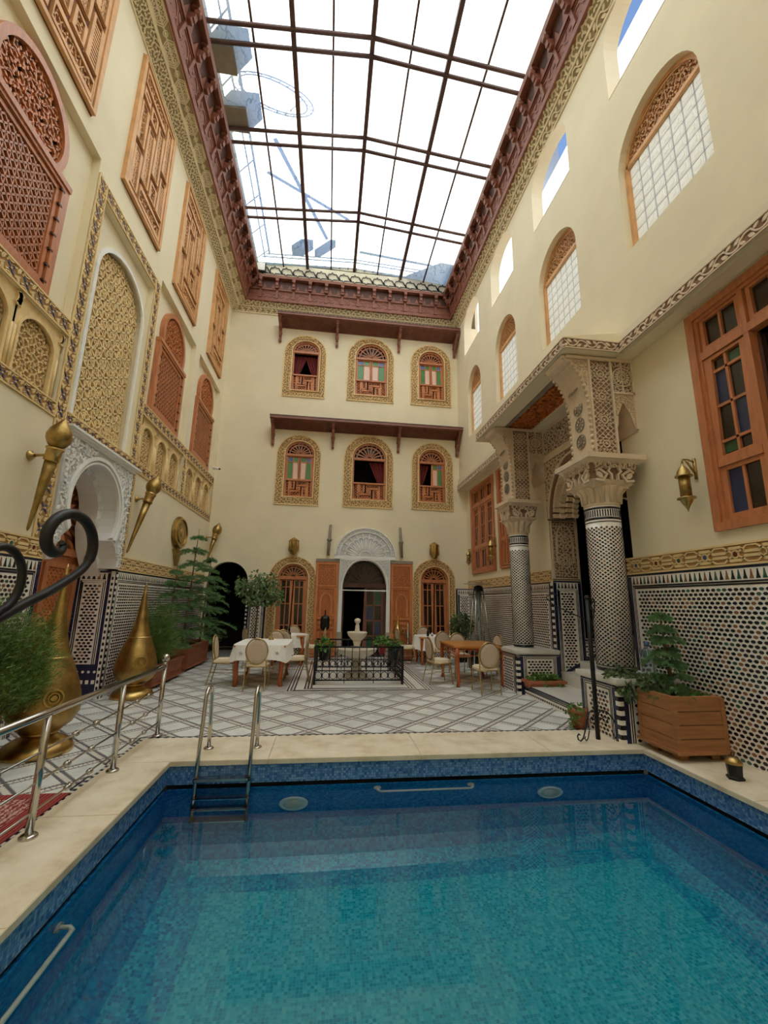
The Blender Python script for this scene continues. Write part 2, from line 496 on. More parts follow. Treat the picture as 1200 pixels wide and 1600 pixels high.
def tag(o, label=None, cat=None, group=None, kind=None):
    if label: o['label'] = label
    if cat: o['category'] = cat
    if group: o['group'] = group
    if kind: o['kind'] = kind
    return o
def root(name, label, cat=None, loc=(0, 0, 0), group=None, kind=None):
    o = bpy.data.objects.new(name, None)
    o.empty_display_size = 0.1
    COL.objects.link(o)
    o.location = loc
    ORG[o.name] = Vector(loc)
    return tag(o, label, cat, group, kind)
def inst(me, name, parent, loc=(0, 0, 0), rot=(0, 0, 0), scale=None, label=None):
    o = bpy.data.objects.new(name, me)
    COL.objects.link(o)
    o.parent = parent
    o.location = Vector(loc) - ORG[parent.name]
    o.rotation_euler = rot
    if scale: o.scale = scale
    ORG[o.name] = ORG[parent.name]
    if label: o['label'] = label
    return o
def dup(r, loc, rotz=0.0, label=None, group=None, scale=None):
    c = r.copy(); COL.objects.link(c)
    c.location = loc; c.rotation_euler = (0, 0, rotz)
    ORG[c.name] = Vector(loc)
    if scale: c.scale = scale
    if label: c['label'] = label
    if group: c['group'] = group
    for ch in list(r.children):
        d = ch.copy(); COL.objects.link(d); d.parent = c
        for g in list(ch.children):
            e = g.copy(); COL.objects.link(e); e.parent = d
    return c

# ---------------------------------------------------------------- shapes
def arc(cu, cv, r, a0, a1, n, rv=None):
    rv = r if rv is None else rv
    return [(cu + r * cos(math.radians(a0 + (a1 - a0) * i / n)), cv + rv * sin(math.radians(a0 + (a1 - a0) * i / n))) for i in range(n + 1)]
def rectp(u0, u1, v0, v1): return [(u0, v0), (u1, v0), (u1, v1), (u0, v1)]
def archp(u0, u1, v0, vs, vt, n=18):                 # round or elliptic arch outline, counter-clockwise
    c, h = (u0 + u1) / 2, (u1 - u0) / 2
    return [(u0, v0), (u1, v0)] + arc(c, vs, h, 0, 180, n, vt - vs)
def horsep(u0, u1, v0, vj, cu, cv, r, n=22):        # rectangle below vj, horseshoe arch of radius r centred (cu,cv) above
    a = math.degrees(math.asin(max(-1, min(1, (vj - cv) / r))))
    return [(u0, v0), (u1, v0), (u1, vj)] + arc(cu, cv, r, a, 180 - a, n) + [(u0, vj)]
def inpoly(poly):
    def f(x, y):
        c = False
        n = len(poly)
        j = n - 1
        for i in range(n):
            xi, yi = poly[i]; xj, yj = poly[j]
            if (yi > y) != (yj > y) and x < (xj - xi) * (y - yi) / (yj - yi) + xi: c = not c
            j = i
        return c
    return f
def bbox(poly):
    us = [p[0] for p in poly]; vs = [p[1] for p in poly]
    return min(us), max(us), min(vs), max(vs)
def lens(cu, cv, a, L, w):                           # pointed leaf
    ca, sa = cos(a), sin(a)
    q = [(-L / 2, 0), (-L / 6, w / 2), (L / 6, w / 2), (L / 2, 0), (L / 6, -w / 2), (-L / 6, -w / 2)]
    return [(cu + x * ca - y * sa, cv + x * sa + y * ca) for x, y in q]
def ngon(cu, cv, r, n, a0=0.0):
    return [(cu + r * cos(a0 + 2 * PI * i / n), cv + r * sin(a0 + 2 * PI * i / n)) for i in range(n)]
def lattice(mb, fr, poly, sp, w, angs, d0, d1, mi=0, off=0.0):
    ins = inpoly(poly)
    u0, u1, v0, v1 = bbox(poly)
    cu, cv = (u0 + u1) / 2, (v0 + v1) / 2
    Rr = math.hypot(u1 - u0, v1 - v0) / 2 + sp
    for an in angs:
        a = math.radians(an)
        ca, sa = cos(a), sin(a)
        k = -int(Rr / sp) - 1
        while k * sp <= Rr:
            q = k * sp + off
            k += 1
            t, run = -Rr, None
            st = sp / 4
            last = None
            while t <= Rr:
                p = (cu + ca * t - sa * q, cv + sa * t + ca * q)
                if ins(*p):
                    if run is None: run = p
                    last = p
                elif run is not None:
                    if math.hypot(last[0] - run[0], last[1] - run[1]) > sp * 0.3: mb.stroke(fr, [run, last], w, d0, d1, mi=mi)
                    run = None
                t += st
            if run is not None and last != run: mb.stroke(fr, [run, last], w, d0, d1, mi=mi)
def arabesque(mb, fr, poly, cell, d0, d1, mi=0, seed=1, w=None, excl=None):
    """curled stems with leaves, one sprig to a cell, kept inside poly"""
    r = random.Random(seed)
    ins = inpoly(poly)
    ex = inpoly(excl) if excl else None
    u0, u1, v0, v1 = bbox(poly)
    w = w or cell * 0.13
    nu, nv = max(1, int((u1 - u0) / cell)), max(1, int((v1 - v0) / cell))
    cu, cv = (u1 - u0) / nu, (v1 - v0) / nv
    for i in range(nu):
        for j in range(nv):
            c = (u0 + (i + 0.5) * cu, v0 + (j + 0.5) * cv)
            if not ins(*c) or (ex and ex(*c)): continue
            sg = 1 if (i + j) % 2 else -1
            a0 = r.uniform(0, 6.28)
            pts = []
            for k in range(7):
                f = k / 6
                a = a0 + sg * f * 5.0
                rad = (0.50 - 0.36 * f)
                pts.append((c[0] + cos(a) * rad * cu, c[1] + sin(a) * rad * cv))
            pts = [p for p in pts if ins(*p) and not (ex and ex(*p))]
            if len(pts) > 2: mb.stroke(fr, pts, w, d0, d1, mi=mi)
            for k in range(4):
                a = a0 + k * 1.57 + 0.6
                q = (c[0] + cos(a) * 0.40 * cu, c[1] + sin(a) * 0.40 * cv)
                if ins(*q) and not (ex and ex(*q)):
                    mb.prism(fr, lens(q[0], q[1], a + 0.9 * sg, min(cu, cv) * 0.44, min(cu, cv) * 0.2), d0, d1, mi)
def fan(mb, fr, cu, cv, r, d0, d1, mi=0, petals=9, hub=0.22, rv=None, w=None):
    """half rosette of round-ended petals, as cut in the window heads"""
    rv = rv or r
    w = w or r * 0.055
    k = rv / r
    mb.stroke(fr, arc(cu, cv, r * hub, 0, 180, 10, rv * hub), w * 1.4, d0, d1, mi=mi)
    st = 180.0 / petals
    for i in range(petals + 1):
        a = math.radians(i * st)
        mb.stroke(fr, [(cu + r * hub * cos(a), cv + rv * hub * sin(a)), (cu + r * 0.72 * cos(a), cv + rv * 0.72 * sin(a))], w, d0, d1, mi=mi)
    for i in range(petals):
        a = math.radians((i + 0.5) * st)
        rr = r * 0.72 * sin(math.radians(st / 2))
        c = (cu + r * 0.72 * cos(a), cv + rv * 0.72 * sin(a))
        dg = (i + 0.5) * st
        mb.stroke(fr, arc(c[0], c[1], rr, dg - 90, dg + 90, 6, rr * k), w, d0, d1, mi=mi)
    for i in range(petals + 1):
        a = math.radians(i * st)
        mb.stroke(fr, [(cu + r * 0.80 * cos(a), cv + rv * 0.80 * sin(a)), (cu + r * 0.98 * cos(a), cv + rv * 0.98 * sin(a))], w, d0, d1, mi=mi)

def carve(mb, fr, u0, u1, v0, v1, style, d=0.018, seed=1, ground=1, inlay=2, base=0.004):
    """a carved frieze: ground plate, two fillets, motifs along u. material 0 raised, 1 ground, 2.. inlays"""
    h = v1 - v0
    L = u1 - u0
    mb.rect(fr, u0, u1, v0, v1, 0, base, ground)
    e = h * 0.09
    for v in (v0 + e / 2, v1 - e / 2): mb.rect(fr, u0, u1, v - e / 2, v + e / 2, 0, d * 1.2, 0)
    a, b = v0 + e, v1 - e
    hh = b - a
    vc = (a + b) / 2
    r = random.Random(seed)
    if style == 'flower':
        n = max(1, int(L / (hh * 1.25)))
        s = L / n
        for i in range(n):
            c = u0 + (i + 0.5) * s
            for q in range(4):
                an = PI / 4 + q * PI / 2
                mb.prism(fr, lens(c + cos(an) * hh * .23, vc + sin(an) * hh * .23, an, hh * .36, hh * .13), 0, d * .7, inlay if q != 1 else inlay + (0 if i % 3 else 0))
                mb.stroke(fr, [(c + cos(an) * hh * .46 + cos(an + 2) * hh * .12, vc + sin(an) * hh * .3), (c + cos(an) * hh * .62, vc + sin(an) * hh * .45)], hh * .09, 0, d)
            mb.prism(fr, ngon(c, vc, hh * .07, 6), 0, d, 0)
            for q in (-1, 1):
                mb.stroke(fr, [(c + s / 2 - .02 * q, vc + q * hh * .05), (c + s * .38, vc + q * hh * .2), (c + s * .46, vc + q * hh * .4), (c + s * .6, vc + q * hh * .42)], hh * .08, 0, d)
                mb.prism(fr, lens(c + s / 2, vc + q * hh * .25, q * 1.2, hh * .3, hh * .13), 0, d, 0)
                mb.stroke(fr, [(c - s * .3, vc + q * hh * .44), (c - s * .1, vc + q * hh * .36), (c + s * .1, vc + q * hh * .44)], hh * .07, 0, d)
    elif style == 'inter':
        n = max(1, round(L / (hh * 1.9)))
        s = L / n
        for i in range(n):
            c = u0 + (i + 0.5) * s
            q = hh / 2
            for g in (1, -1):
                for o in (0.0, 0.16):
                    mb.stroke(fr, [(c - s * .5, vc + g * q * (.15 + o)), (c - s * .30, vc + g * q * (.15 + o)), (c - s * .16, vc + g * q * (.75 - o)), (c + s * .16, vc + g * q * (.75 - o)), (c + s * .30, vc + g * q * (.15 + o)), (c + s * .5, vc + g * q * (.15 + o))], hh * .075, 0, d)
                mb.stroke(fr, [(c - s * .5, vc + g * q * .85), (c - s * .36, vc + g * q * .85), (c - s * .22, vc + g * q * .45), (c - s * .08, vc + g * q * .18)], hh * .075, 0, d)
                mb.stroke(fr, [(c + s * .5, vc + g * q * .85), (c + s * .36, vc + g * q * .85), (c + s * .22, vc + g * q * .45), (c + s * .08, vc + g * q * .18)], hh * .075, 0, d)
            mb.stroke(fr, ngon(c, vc, hh * .2, 8, .39), hh * .07, 0, d, True)
            mb.prism(fr, ngon(c, vc, hh * .13, 8), 0, d * .9, inlay + i % 3)
    elif style == 'scroll':
        arabesque(mb, fr, rectp(u0, u1, a, b), hh / max(1, round(hh / .12)), 0, d, 0, seed)
    elif style == 'stem':                            # running vine
        n = max(1, int(L / (hh * 1.1)))
        s = L / n
        for i in range(n):
            c = u0 + i * s
            g = 1 if i % 2 else -1
            mb.stroke(fr, [(c, vc - g * hh * .3), (c + s * .25, vc - g * hh * .1), (c + s * .5, vc + g * hh * .3), (c + s * .8, vc + g * hh * .35), (c + s, vc + g * hh * .3)], hh * .13, 0, d)
            mb.prism(fr, lens(c + s * .5, vc - g * hh * .22, g * .6, s * .6, hh * .3), 0, d, 0)
            mb.prism(fr, lens(c + s * .15, vc + g * hh * .25, -g * .6, s * .5, hh * .26), 0, d, 0)
    elif style == 'cart':                            # long hexagon cartouches with rosettes
        n = max(1, round(L / (hh * 2.6)))
        s = L / n
        for i in range(n):
            c = u0 + (i + .5) * s
            for k in (1.0, .84):
                x, y = s * .36 * k, hh * .46 * k
                mb.stroke(fr, [(c - x, vc), (c - x * .7, vc + y), (c + x * .7, vc + y), (c + x, vc), (c + x * .7, vc - y), (c - x * .7, vc - y)], hh * .05, 0, d, True)
            arabesque(mb, fr, [(c - s * .28, vc), (c - s * .2, vc + hh * .36), (c + s * .2, vc + hh * .36), (c + s * .28, vc), (c + s * .2, vc - hh * .36), (c - s * .2, vc - hh * .36)], hh * .26, 0, d * .8, 0, seed + i)
            mb.stroke(fr, ngon(c + s / 2, vc, hh * .2, 8), hh * .05, 0, d, True)
            mb.prism(fr, ngon(c + s / 2, vc, hh * .1, 6), 0, d, 0)
def medallion(mb, fr, cu, cv, r, d0, d1, mi=0, n=12):
    mb.stroke(fr, ngon(cu, cv, r, 20), r * .1, d0, d1, True, mi)
    mb.stroke(fr, ngon(cu, cv, r * .28, 12), r * .09, d0, d1, True, mi)
    for i in range(n):
        a = 2 * PI * i / n
        mb.prism(fr, lens(cu + cos(a) * r * .62, cv + sin(a) * r * .62, a, r * .5, r * .18), d0, d1, mi)
def rosette_field(mb, fr, u0, u1, v0, v1, r, d0, d1, mi=0):
    """column of star rosettes ringed by small beads"""
    n = max(1, round((v1 - v0) / (r * 2.3)))
    s = (v1 - v0) / n
    c = (u0 + u1) / 2
    for i in range(n):
        cv = v0 + (i + .5) * s
        mb.stroke(fr, ngon(c, cv, r * .36, 12), r * .1, d0, d1, True, mi)
        mb.prism(fr, ngon(c, cv, r * .12, 6), d0, d1, mi)
        for k in range(12):
            a = 2 * PI * k / 12
            mb.prism(fr, ngon(c + cos(a) * r * .66, cv + sin(a) * r * .66, r * .095, 5, a), d0, d1, mi)
            a += PI / 12
            x, y = c + cos(a) * r * .98, cv + sin(a) * min(r * .98, s * .5)
            if u0 < x < u1: mb.prism(fr, ngon(x, y, r * .09, 5, a), d0, d1, mi)
    ins = rectp(u0, u1, v0, v1)
    lattice(mb, fr, ins, r * .42, r * .06, (45, 135), d0, d0 + (d1 - d0) * .55, mi)
# ================================================================ setting
Y0 = -3.5                                            # wall behind the camera
def archplate(mb, fr, u0, u1, v0, v1, path, d, thick, depth, mi=0, mh=None):
    """plate u0..u1 x v0..v1 with an opening cut in from below; path runs from the right foot over to the left foot"""
    poly = [(u1, v0), (u1, v1), (u0, v1), (u0, v0)] + list(reversed(path))
    mb.plate(fr, poly, [], d, mi)
    out = [(u1, v0), (u1, v1), (u0, v1), (u0, v0)]
    for a, b in zip(out, out[1:]):
        mb.face([fr.p(*a, d), fr.p(*b, d), fr.p(*b, d - thick), fr.p(*a, d - thick)], mi)
    for a, b in zip(path, path[1:]):
        mb.face([fr.p(*a, d), fr.p(*b, d), fr.p(*b, d - depth), fr.p(*a, d - depth)], mi if mh is None else mh)

ZM = ['zellige_white', 'zellige_black', 'zellige_navy', 'zellige_green', 'zellige_brown']
def zcol(i, j, rich, r):
    if rich:
        k = ((i + j) // 2 // 3 + (i - j) // 2 // 3) % 4
        if (i // 2 + j) % 3 == 0: return 1
        return (1, 4, 3, 4)[k] if r.random() < .5 else 1
    return 4 if r.random() < .10 else 1
PIECE = {}
def piece_mesh(key, poly, fr, m):
    if key not in PIECE:
        mb = MB(); mb.prism(Fr((0, 0, 0), fr.u, fr.v, fr.n), poly, 0, .006)
        PIECE[key] = mb.mesh('tile', m)
    return PIECE[key]
LOZ = [(.031, 0), (.013, .0175), (-.013, .0175), (-.031, 0), (-.013, -.0175), (.013, -.0175)]
def zellige(fr, u0, u1, v0, v1, parent, rich=False, frame=(1, 1), tri=True, seed=3, single=None, base=.008, fmin=0.0):
    """glazed tile dado: white ground, framing lines, saw-tooth frieze, field of coloured lozenges"""
    mb = MB()
    r = random.Random(seed)
    mb.rect(fr, u0, u1, v0, v1, 0, base, 0)
    d = base + .003
    a, b, t = u0, u1, v1
    nw = .065
    mb.rect(fr, a, b, t - .03, t, 0, d, 2)
    t -= .035
    if frame[0]: mb.rect(fr, a, a + nw, v0, t, 0, d, 2); a += nw + .012
    if frame[1]: mb.rect(fr, b - nw, b, v0, t, 0, d, 2); b -= nw + .012
    tri_list = []
    if tri:
        n = max(1, int((b - a) / .072))
        s = (b - a) / n
        for i in range(n):
            c = a + (i + .5) * s
            pl = [(-s * .36, -.052), (s * .36, -.052), (s * .2, -.01), (.006, .05), (-.006, .05), (-s * .2, -.01)]
            m = (1, 3, 1, 4)[i % 4]
            if single and single(c): tri_list.append((c, t - .06, m, pl))
            else: mb.prism(fr, [(c + x, t - .06 + y) for x, y in pl], 0, d, m)
        t -= .125
    for g in (.012, .040):
        mb.stroke(fr, [(a + (g if frame[0] else 0), v0), (a + (g if frame[0] else 0), t - g), (b - (g if frame[1] else 0), t - g), (b - (g if frame[1] else 0), v0)], .014, 0, d, mi=1)
    t -= .07
    a += .07 if frame[0] else 0
    b -= .07 if frame[1] else 0
    jn = int((t - v0) / .05)
    todo = []
    for j in range(jn):
        v = t - .03 - j * .05
        for i in range(int((b - a) / .036)):
            if (i + j) % 2: continue
            u = a + .03 + i * .036
            if u > b - .03 or v < v0 + .02: continue
            todo.append((u, v, zcol(i, j, rich, r)))
    if single:
        near = sorted(todo, key=lambda q: (fr.p(q[0], q[1]) - Vector((0, 0, EYE))).length if single(q[0]) else 1e9)[:200]
        near = set((q[0], q[1]) for q in near)
    else: near = set()
    for u, v, m in todo:
        if (u, v) in near:
            inst(piece_mesh(('loz', fr.n.x, fr.n.y, m), LOZ, fr, ZM[m]), 'tile', parent, fr.p(u, v, base - .003))
        else:
            mb.prism(fr, [(u + x, v + y) for x, y in LOZ], d - .002, d, m)
    for c, v, m, pl in tri_list[:80]:
        inst(piece_mesh(('tri', fr.n.x, fr.n.y, m, round(pl[0][0], 4)), pl, fr, ZM[m]), 'tile', parent, fr.p(c, v, base - .003))
    return mb.build('zellige_tiles', ZM, parent, kind='stuff')
def checker_edge(mb, fr, u0, u1, v0, v1, s, d, mi=1, mw=0):
    n = int((v1 - v0) / s)
    for i in range(n):
        mb.rect(fr, u0, u1, v0 + i * s, v0 + (i + 1) * s, 0, d, mi if i % 2 else mw)

# ---------------------------------------------------------------- floor
floor = root('floor', 'courtyard floor of white marble squares set diagonally between mosaic bands', loc=(0, 0, 0), kind='structure')
mb = MB()
for x0, x1, y0, y1 in ((XL - 1.5, -2.09, Y0, YB + 2), (-2.09, XR + 2, 5.85, YB + 2)):
    mb.rect(FF, x0, x1, y0, y1, -.2, 0)
mb.build('mosaic_ground', 'floor_mosaic', floor)
regs = [(XL, -2.13, Y0, YB), (-2.13, XR, 5.93, YB)]
rug = (-.70, 2.14, 8.60, 13.1)
def clip(poly, x0, x1, y0, y1):
    for ax, lim, sg in ((0, x0, 1), (0, x1, -1), (1, y0, 1), (1, y1, -1)):
        out = []
        for i in range(len(poly)):
            p, q = poly[i - 1], poly[i]
            pi_, qi = (p[ax] - lim) * sg >= 0, (q[ax] - lim) * sg >= 0
            if pi_ != qi:
                t = (lim - p[ax]) / (q[ax] - p[ax])
                out.append((p[0] + t * (q[0] - p[0]), p[1] + t * (q[1] - p[1])))
            if qi: out.append(q)
        poly = out
        if not poly: return []
    return poly
HD = .302 / sqrt(2)
sq = [(HD, 0), (0, HD), (-HD, 0), (0, -HD)]
tm = MB(); tm.prism(FF, sq, -.004, .004); tile_me = tm.mesh('tile', 'marble')
full, rest = [], MB()
for i in range(-40, 60):
    for j in range(-40, 60):
        x = .13 + (i + j) * .295
        y = 6.075 + (i - j) * .295
        for k, (x0, x1, y0, y1) in enumerate(regs):
            if not (x0 - .3 < x < x1 + .3 and y0 - .3 < y < y1 + .3): continue
            pl = [(x + a, y + b) for a, b in sq]
            if any(rug[0] - .03 < a < rug[1] + .03 and rug[2] - .03 < b < rug[3] + .03 for a, b in pl): continue
            c = clip(pl, x0, x1, y0, y1)
            if len(c) < 3: continue
            ins_ = all(x0 <= a <= x1 and y0 <= b <= y1 for a, b in pl)
            if k == 0 and ins_ is False and y > 5.9 and x > -2.2: continue
            if ins_: full.append((x, y))
            else:
                ar = abs(sum(c[q - 1][0] * c[q][1] - c[q][0] * c[q - 1][1] for q in range(len(c)))) / 2
                if ar > .012: rest.prism(FF, c, -.004, .004)
full = sorted(set((round(x, 3), round(y, 3)) for x, y in full), key=lambda p: p[0] ** 2 + p[1] ** 2 + (50 if p[1] < 3.2 else 0))
for n, (x, y) in enumerate(full):
    if n < 290: inst(tile_me, 'tile', floor, (x, y, 0))
    else: rest.prism(FF, [(x + a, y + b) for a, b in sq], -.004, .004)
rest.build('cut_tiles', 'marble', floor, kind='stuff')
# marble surround of the fountain: framed slabs with dark line bands
mb = MB()
mb.rect(FF, *rug, -.004, .003, 0)
for g in (.03, .09, .15, .34, .40, .46):
    mb.stroke(FF, rectp(rug[0] + g, rug[1] - g, rug[2] + g * .55, rug[3] - g * .55), .022, 0, .005, True, 1)
for g in (.12, .43):
    a, b = rug[0] + g, rug[1] - g
    for k in range(int((b - a) / .05)):
        mb.rect(FF, a + k * .05, a + k * .05 + .028, rug[2] + g * .55 - .01, rug[2] + g * .55 + .01, 0, .006, 1)
mb.build('fountain_paving', ['slab_white', 'zellige_black'], floor)
# dotted strip along the coping
mb = MB()
for k in range(int(6.5 / .045)):
    mb.rect(FF, -2.1 + k * .045, -2.1 + k * .045 + .026, 5.865, 5.895, -.002, .004, k % 2)
mb.rect(FF, -2.15, XR, 5.905, 5.92, -.002, .003, 1)
for k in range(int(8.8 / .045)):
    mb.rect(FF, -2.125, -2.10, -2.9 + k * .045, -2.9 + k * .045 + .03, -.002, .004, k % 2)
mb.rect(FF, -2.165, -2.145, Y0, 5.92, -.002, .003, 1)
mb.build('edge_strip', ['zellige_white', 'zellige_navy'], floor, kind='stuff')

# ---------------------------------------------------------------- pool
PX0, PX1, PY0, PY1, WZ, PD = -1.55, 3.78, .78, 5.07, -.265, -1.45
pool = root('pool', 'sunken rectangular swimming pool lined with blue mosaic below the stone coping', 'pool', ((PX0 + PX1) / 2, (PY0 + PY1) / 2, PD), kind='structure')
mb = MB()
mb.rect(FF, PX0, PX1, PY0, PY1, PD - .1, PD)
mb.build('pool_floor', 'pool_floor', pool)
BZ = -.215
def cove(fr, u0, u1, mt):  # added cove; its colour steps soften the edge as deep water would
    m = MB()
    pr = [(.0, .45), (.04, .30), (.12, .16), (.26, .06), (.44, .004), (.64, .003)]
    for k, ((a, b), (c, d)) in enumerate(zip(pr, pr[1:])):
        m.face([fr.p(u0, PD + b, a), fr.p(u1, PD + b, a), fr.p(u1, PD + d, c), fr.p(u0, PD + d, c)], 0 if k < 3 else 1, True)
    m.build('cove', [mt, 'pool_water_blur'], pool)
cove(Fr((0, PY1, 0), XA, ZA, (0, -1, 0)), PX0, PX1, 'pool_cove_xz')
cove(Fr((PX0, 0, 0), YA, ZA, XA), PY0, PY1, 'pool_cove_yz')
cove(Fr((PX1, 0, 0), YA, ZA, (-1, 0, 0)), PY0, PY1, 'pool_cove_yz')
def side(name, fr, u0, u1, mb_, mw_):
    m = MB()
    m.face([fr.p(u0, PD), fr.p(u1, PD), fr.p(u1, BZ - .05), fr.p(u0, BZ - .05)], 1)
    m.face([fr.p(u0, BZ), fr.p(u1, BZ), fr.p(u1, -.02), fr.p(u0, -.02)], 0)
    m.face([fr.p(u0, BZ - .05), fr.p(u1, BZ - .05), fr.p(u1, BZ - .05, -.03), fr.p(u0, BZ - .05, -.03)], 1)
    m.face([fr.p(u0, BZ), fr.p(u1, BZ), fr.p(u1, BZ, -.03), fr.p(u0, BZ, -.03)], 0)
    m.face([fr.p(u0, BZ - .05, -.03), fr.p(u1, BZ - .05, -.03), fr.p(u1, BZ, -.03), fr.p(u0, BZ, -.03)], 2)
    m.build(name, [mb_, mw_, 'dark_void'], pool)
side('pool_wall', Fr((0, PY1, 0), XA, ZA, (0, -1, 0)), PX0, PX1, 'pool_band_xz', 'pool_wall_xz')
side('pool_wall', Fr((0, PY0, 0), XA, ZA, YA), PX0, PX1, 'pool_band_xz', 'pool_wall_xz')
side('pool_wall', Fr((PX0, 0, 0), YA, ZA, XA), PY0, PY1, 'pool_band_yz', 'pool_wall_yz')
side('pool_wall', Fr((PX1, 0, 0), YA, ZA, (-1, 0, 0)), PY0, PY1, 'pool_band_yz', 'pool_wall_yz')
mb = MB(); mb.face([(PX0, PY0, WZ), (PX1, PY0, WZ), (PX1, PY1, WZ), (PX0, PY1, WZ)])
mb.v = [Vector(p) for p in mb.v]
mb.build('water', 'water', pool)
cop = root('coping', 'beige travertine slabs edging the pool', kind='structure')
def slab(x0, x1, y0, y1):
    m = MB(); g = .0022
    x0, x1, y0, y1 = x0 + g, x1 - g, y0 + g, y1 - g
    m.rect(FF, x0, x1, y0, y1, -.035, .008)
    m.rect(FF, x0 + .004, x1 - .004, y0 + .004, y1 - .004, .0, .012)
    m.build('slab', 'travertine', cop)
e = .025
for a, b in zip((-2.09, -.55, 1.10, 2.62), (-.55, 1.10, 2.62, XR)): slab(a, b, PY1 - e, 5.85)
for a, b in zip((3.93, 2.75, 1.6, .6), (PY1 - e, 3.93, 2.75, 1.6)): slab(-2.09, PX0 + e, a, b)
for a, b in zip((3.70, 2.35, .6), (PY1 - e, 3.70, 2.35)): slab(PX1 - e, XR, a, b)
for a, b in zip((-2.09, -.4, 1.3, 3.0), (-.4, 1.3, 3.0, XR)): slab(a, b, -.9, PY0 + e)
mb = MB()
mb.rect(FF, -2.09, XR, Y0, -.9, -.03, .006)
mb.build('slab', 'travertine', cop)
mb = MB()                                            # bedding under the slabs
mb.rect(FF, -2.09, PX0 - .002, Y0, 5.85, -.2, -.005); mb.rect(FF, PX1 + .002, XR + .3, Y0, 5.85, -.2, -.005)
mb.rect(FF, PX0 - .002, PX1 + .002, PY1 + .002, 5.85, -.2, -.005); mb.rect(FF, PX0 - .002, PX1 + .002, Y0, PY0 - .002, -.2, -.005)
mb.build('bedding', 'grout', cop)

# ---------------------------------------------------------------- left wall
wall_left = root('wall_left', 'tall cream plaster wall with carved friezes and tiled dado on the planter side', kind='structure')
mb = MB()
REC = [(3.2, 5.74, 5.37, 8.15), (8.22, 10.57, 5.37, 8.14), (10.93, 13.10, 5.37, 8.13)]
ARC = [(3.2, 5.74, 4.17, 5.14), (8.18, 10.57, 4.17, 5.13), (10.85, 13.26, 4.17, 5.13)]
NI = (5.99, 7.93, 4.17, 7.70)
DO = (6.06, 8.06, -.1, 3.90)
holes = [rectp(*q) for q in REC + ARC + [NI, DO]]
mb.plate(FL, rectp(Y0, YB, -.3, 11.5), holes, 0, 0, 0, .14)
for q in REC: mb.plate(FL, rectp(*q), [], -.12, 0)
mb.plate(FL, rectp(*NI), [archp(6.25, 7.9, 4.25, 6.75, 7.42)], -.11, 0, 0, .34)
mb.build('plaster', 'plaster', wall_left)
mb = MB()
for q in ARC: mb.plate(FL, rectp(*q), [], -.10, 0)
mb.build('arcade_ground', 'stucco_gold', wall_left)
# friezes
SG = ['stucco_gold', 'stucco_ground', 'inlay_blue', 'inlay_green', 'inlay_red']
SC_ = ['stucco_cream', 'stucco_olive', 'inlay_blue', 'inlay_green', 'inlay_red']
def frieze(nm, fr, u0, u1, v0, v1, st, mats, par, **k):
    m = MB(); carve(m, fr, u0, u1, v0, v1, st, **k); m.build(nm, mats, par, kind=None)
frieze('carved_band', FL, 2.0, 5.75, 3.97, 4.17, 'flower', SG, wall_left)
frieze('carved_band', FL, 5.99, 13.4, 3.97, 4.17, 'flower', SG, wall_left)
frieze('carved_band', FL, 2.0, 5.75, 5.14, 5.37, 'flower', SG, wall_left)
frieze('carved_band', FL, 8.17, 13.40, 5.12, 5.35, 'flower', SG, wall_left)
frieze('carved_post', FL.sw(), 3.97, 7.93, 5.75, 5.99, 'flower', SG, wall_left)
frieze('carved_post', FL.sw(), 4.17, 7.93, 7.93, 8.17, 'flower', SG, wall_left)
frieze('carved_band', FL, 5.99, 7.93, 7.71, 7.93, 'flower', SG, wall_left)
frieze('carved_post', FL.sw(), 4.17, 5.12, 10.58, 10.84, 'flower', SG, wall_left)
frieze('carved_post', FL.sw(), 4.17, 5.12, 13.27, 13.40, 'flower', SG, wall_left)
frieze('carved_post', FL.sw(), 2.37, 3.97, 5.78, 6.04, 'flower', SG, wall_left)
frieze('carved_post', FL.sw(), 2.37, 3.97, 8.07, 8.25, 'flower', SG, wall_left)
frieze('carved_band', FL, 2.5, 6.04, 2.12, 2.37, 'inter', SG, wall_left)
frieze('carved_band', FL, 8.07, 13.45, 2.12, 2.37, 'inter', SG, wall_left)
# blind arcades
def blind_arch(c, hw, q, seed):
    o = MB()
    v0, v1 = q[2], q[3]
    a = archp(c - hw, c + hw, v0, v1 - .22 - hw * .55, v1 - .13)
    archplate(o, FL, c - hw - .10, c + hw + .10, v0, v1, a[1:] + [a[0]], -.035, 0, .05)
    arabesque(o, FL, archp(c - hw + .01, c + hw - .01, v0 + .01, v1 - .22 - hw * .55, v1 - .14), .105, -.10, -.078, 0, seed)
    o.stroke(FL, a[1:] + [a[0]], .035, -.04, -.02)
    for g in (-1, 1):                                # little columns and a leaf spray above
        u = c + g * (hw + .06)
        o.tube([FL.p(u, v0, -.03), FL.p(u, v0 + .55, -.03)], .022, 6)
        for k in range(5):
            o.prism(FL, lens(u + g * .01, v1 - .10 + .03 * (k - 2), k * .8, .10, .045), -.04, -.005)
    o.plate(FL, archp(c - hw + .005, c + hw - .005, v0, v1 - .22 - hw * .55, v1 - .135), [], -.096, 1)
    o.build('blind_arch', ['stucco_gold', 'stucco_ground'], wall_left)
for c in (3.62, 4.45, 5.28): blind_arch(c, .33, ARC[0], int(c * 10))
for c in (8.62, 9.37, 10.12): blind_arch(c, .27, ARC[1], int(c * 10))
for c in (11.28, 12.05, 12.82): blind_arch(c, .27, ARC[2], int(c * 10))
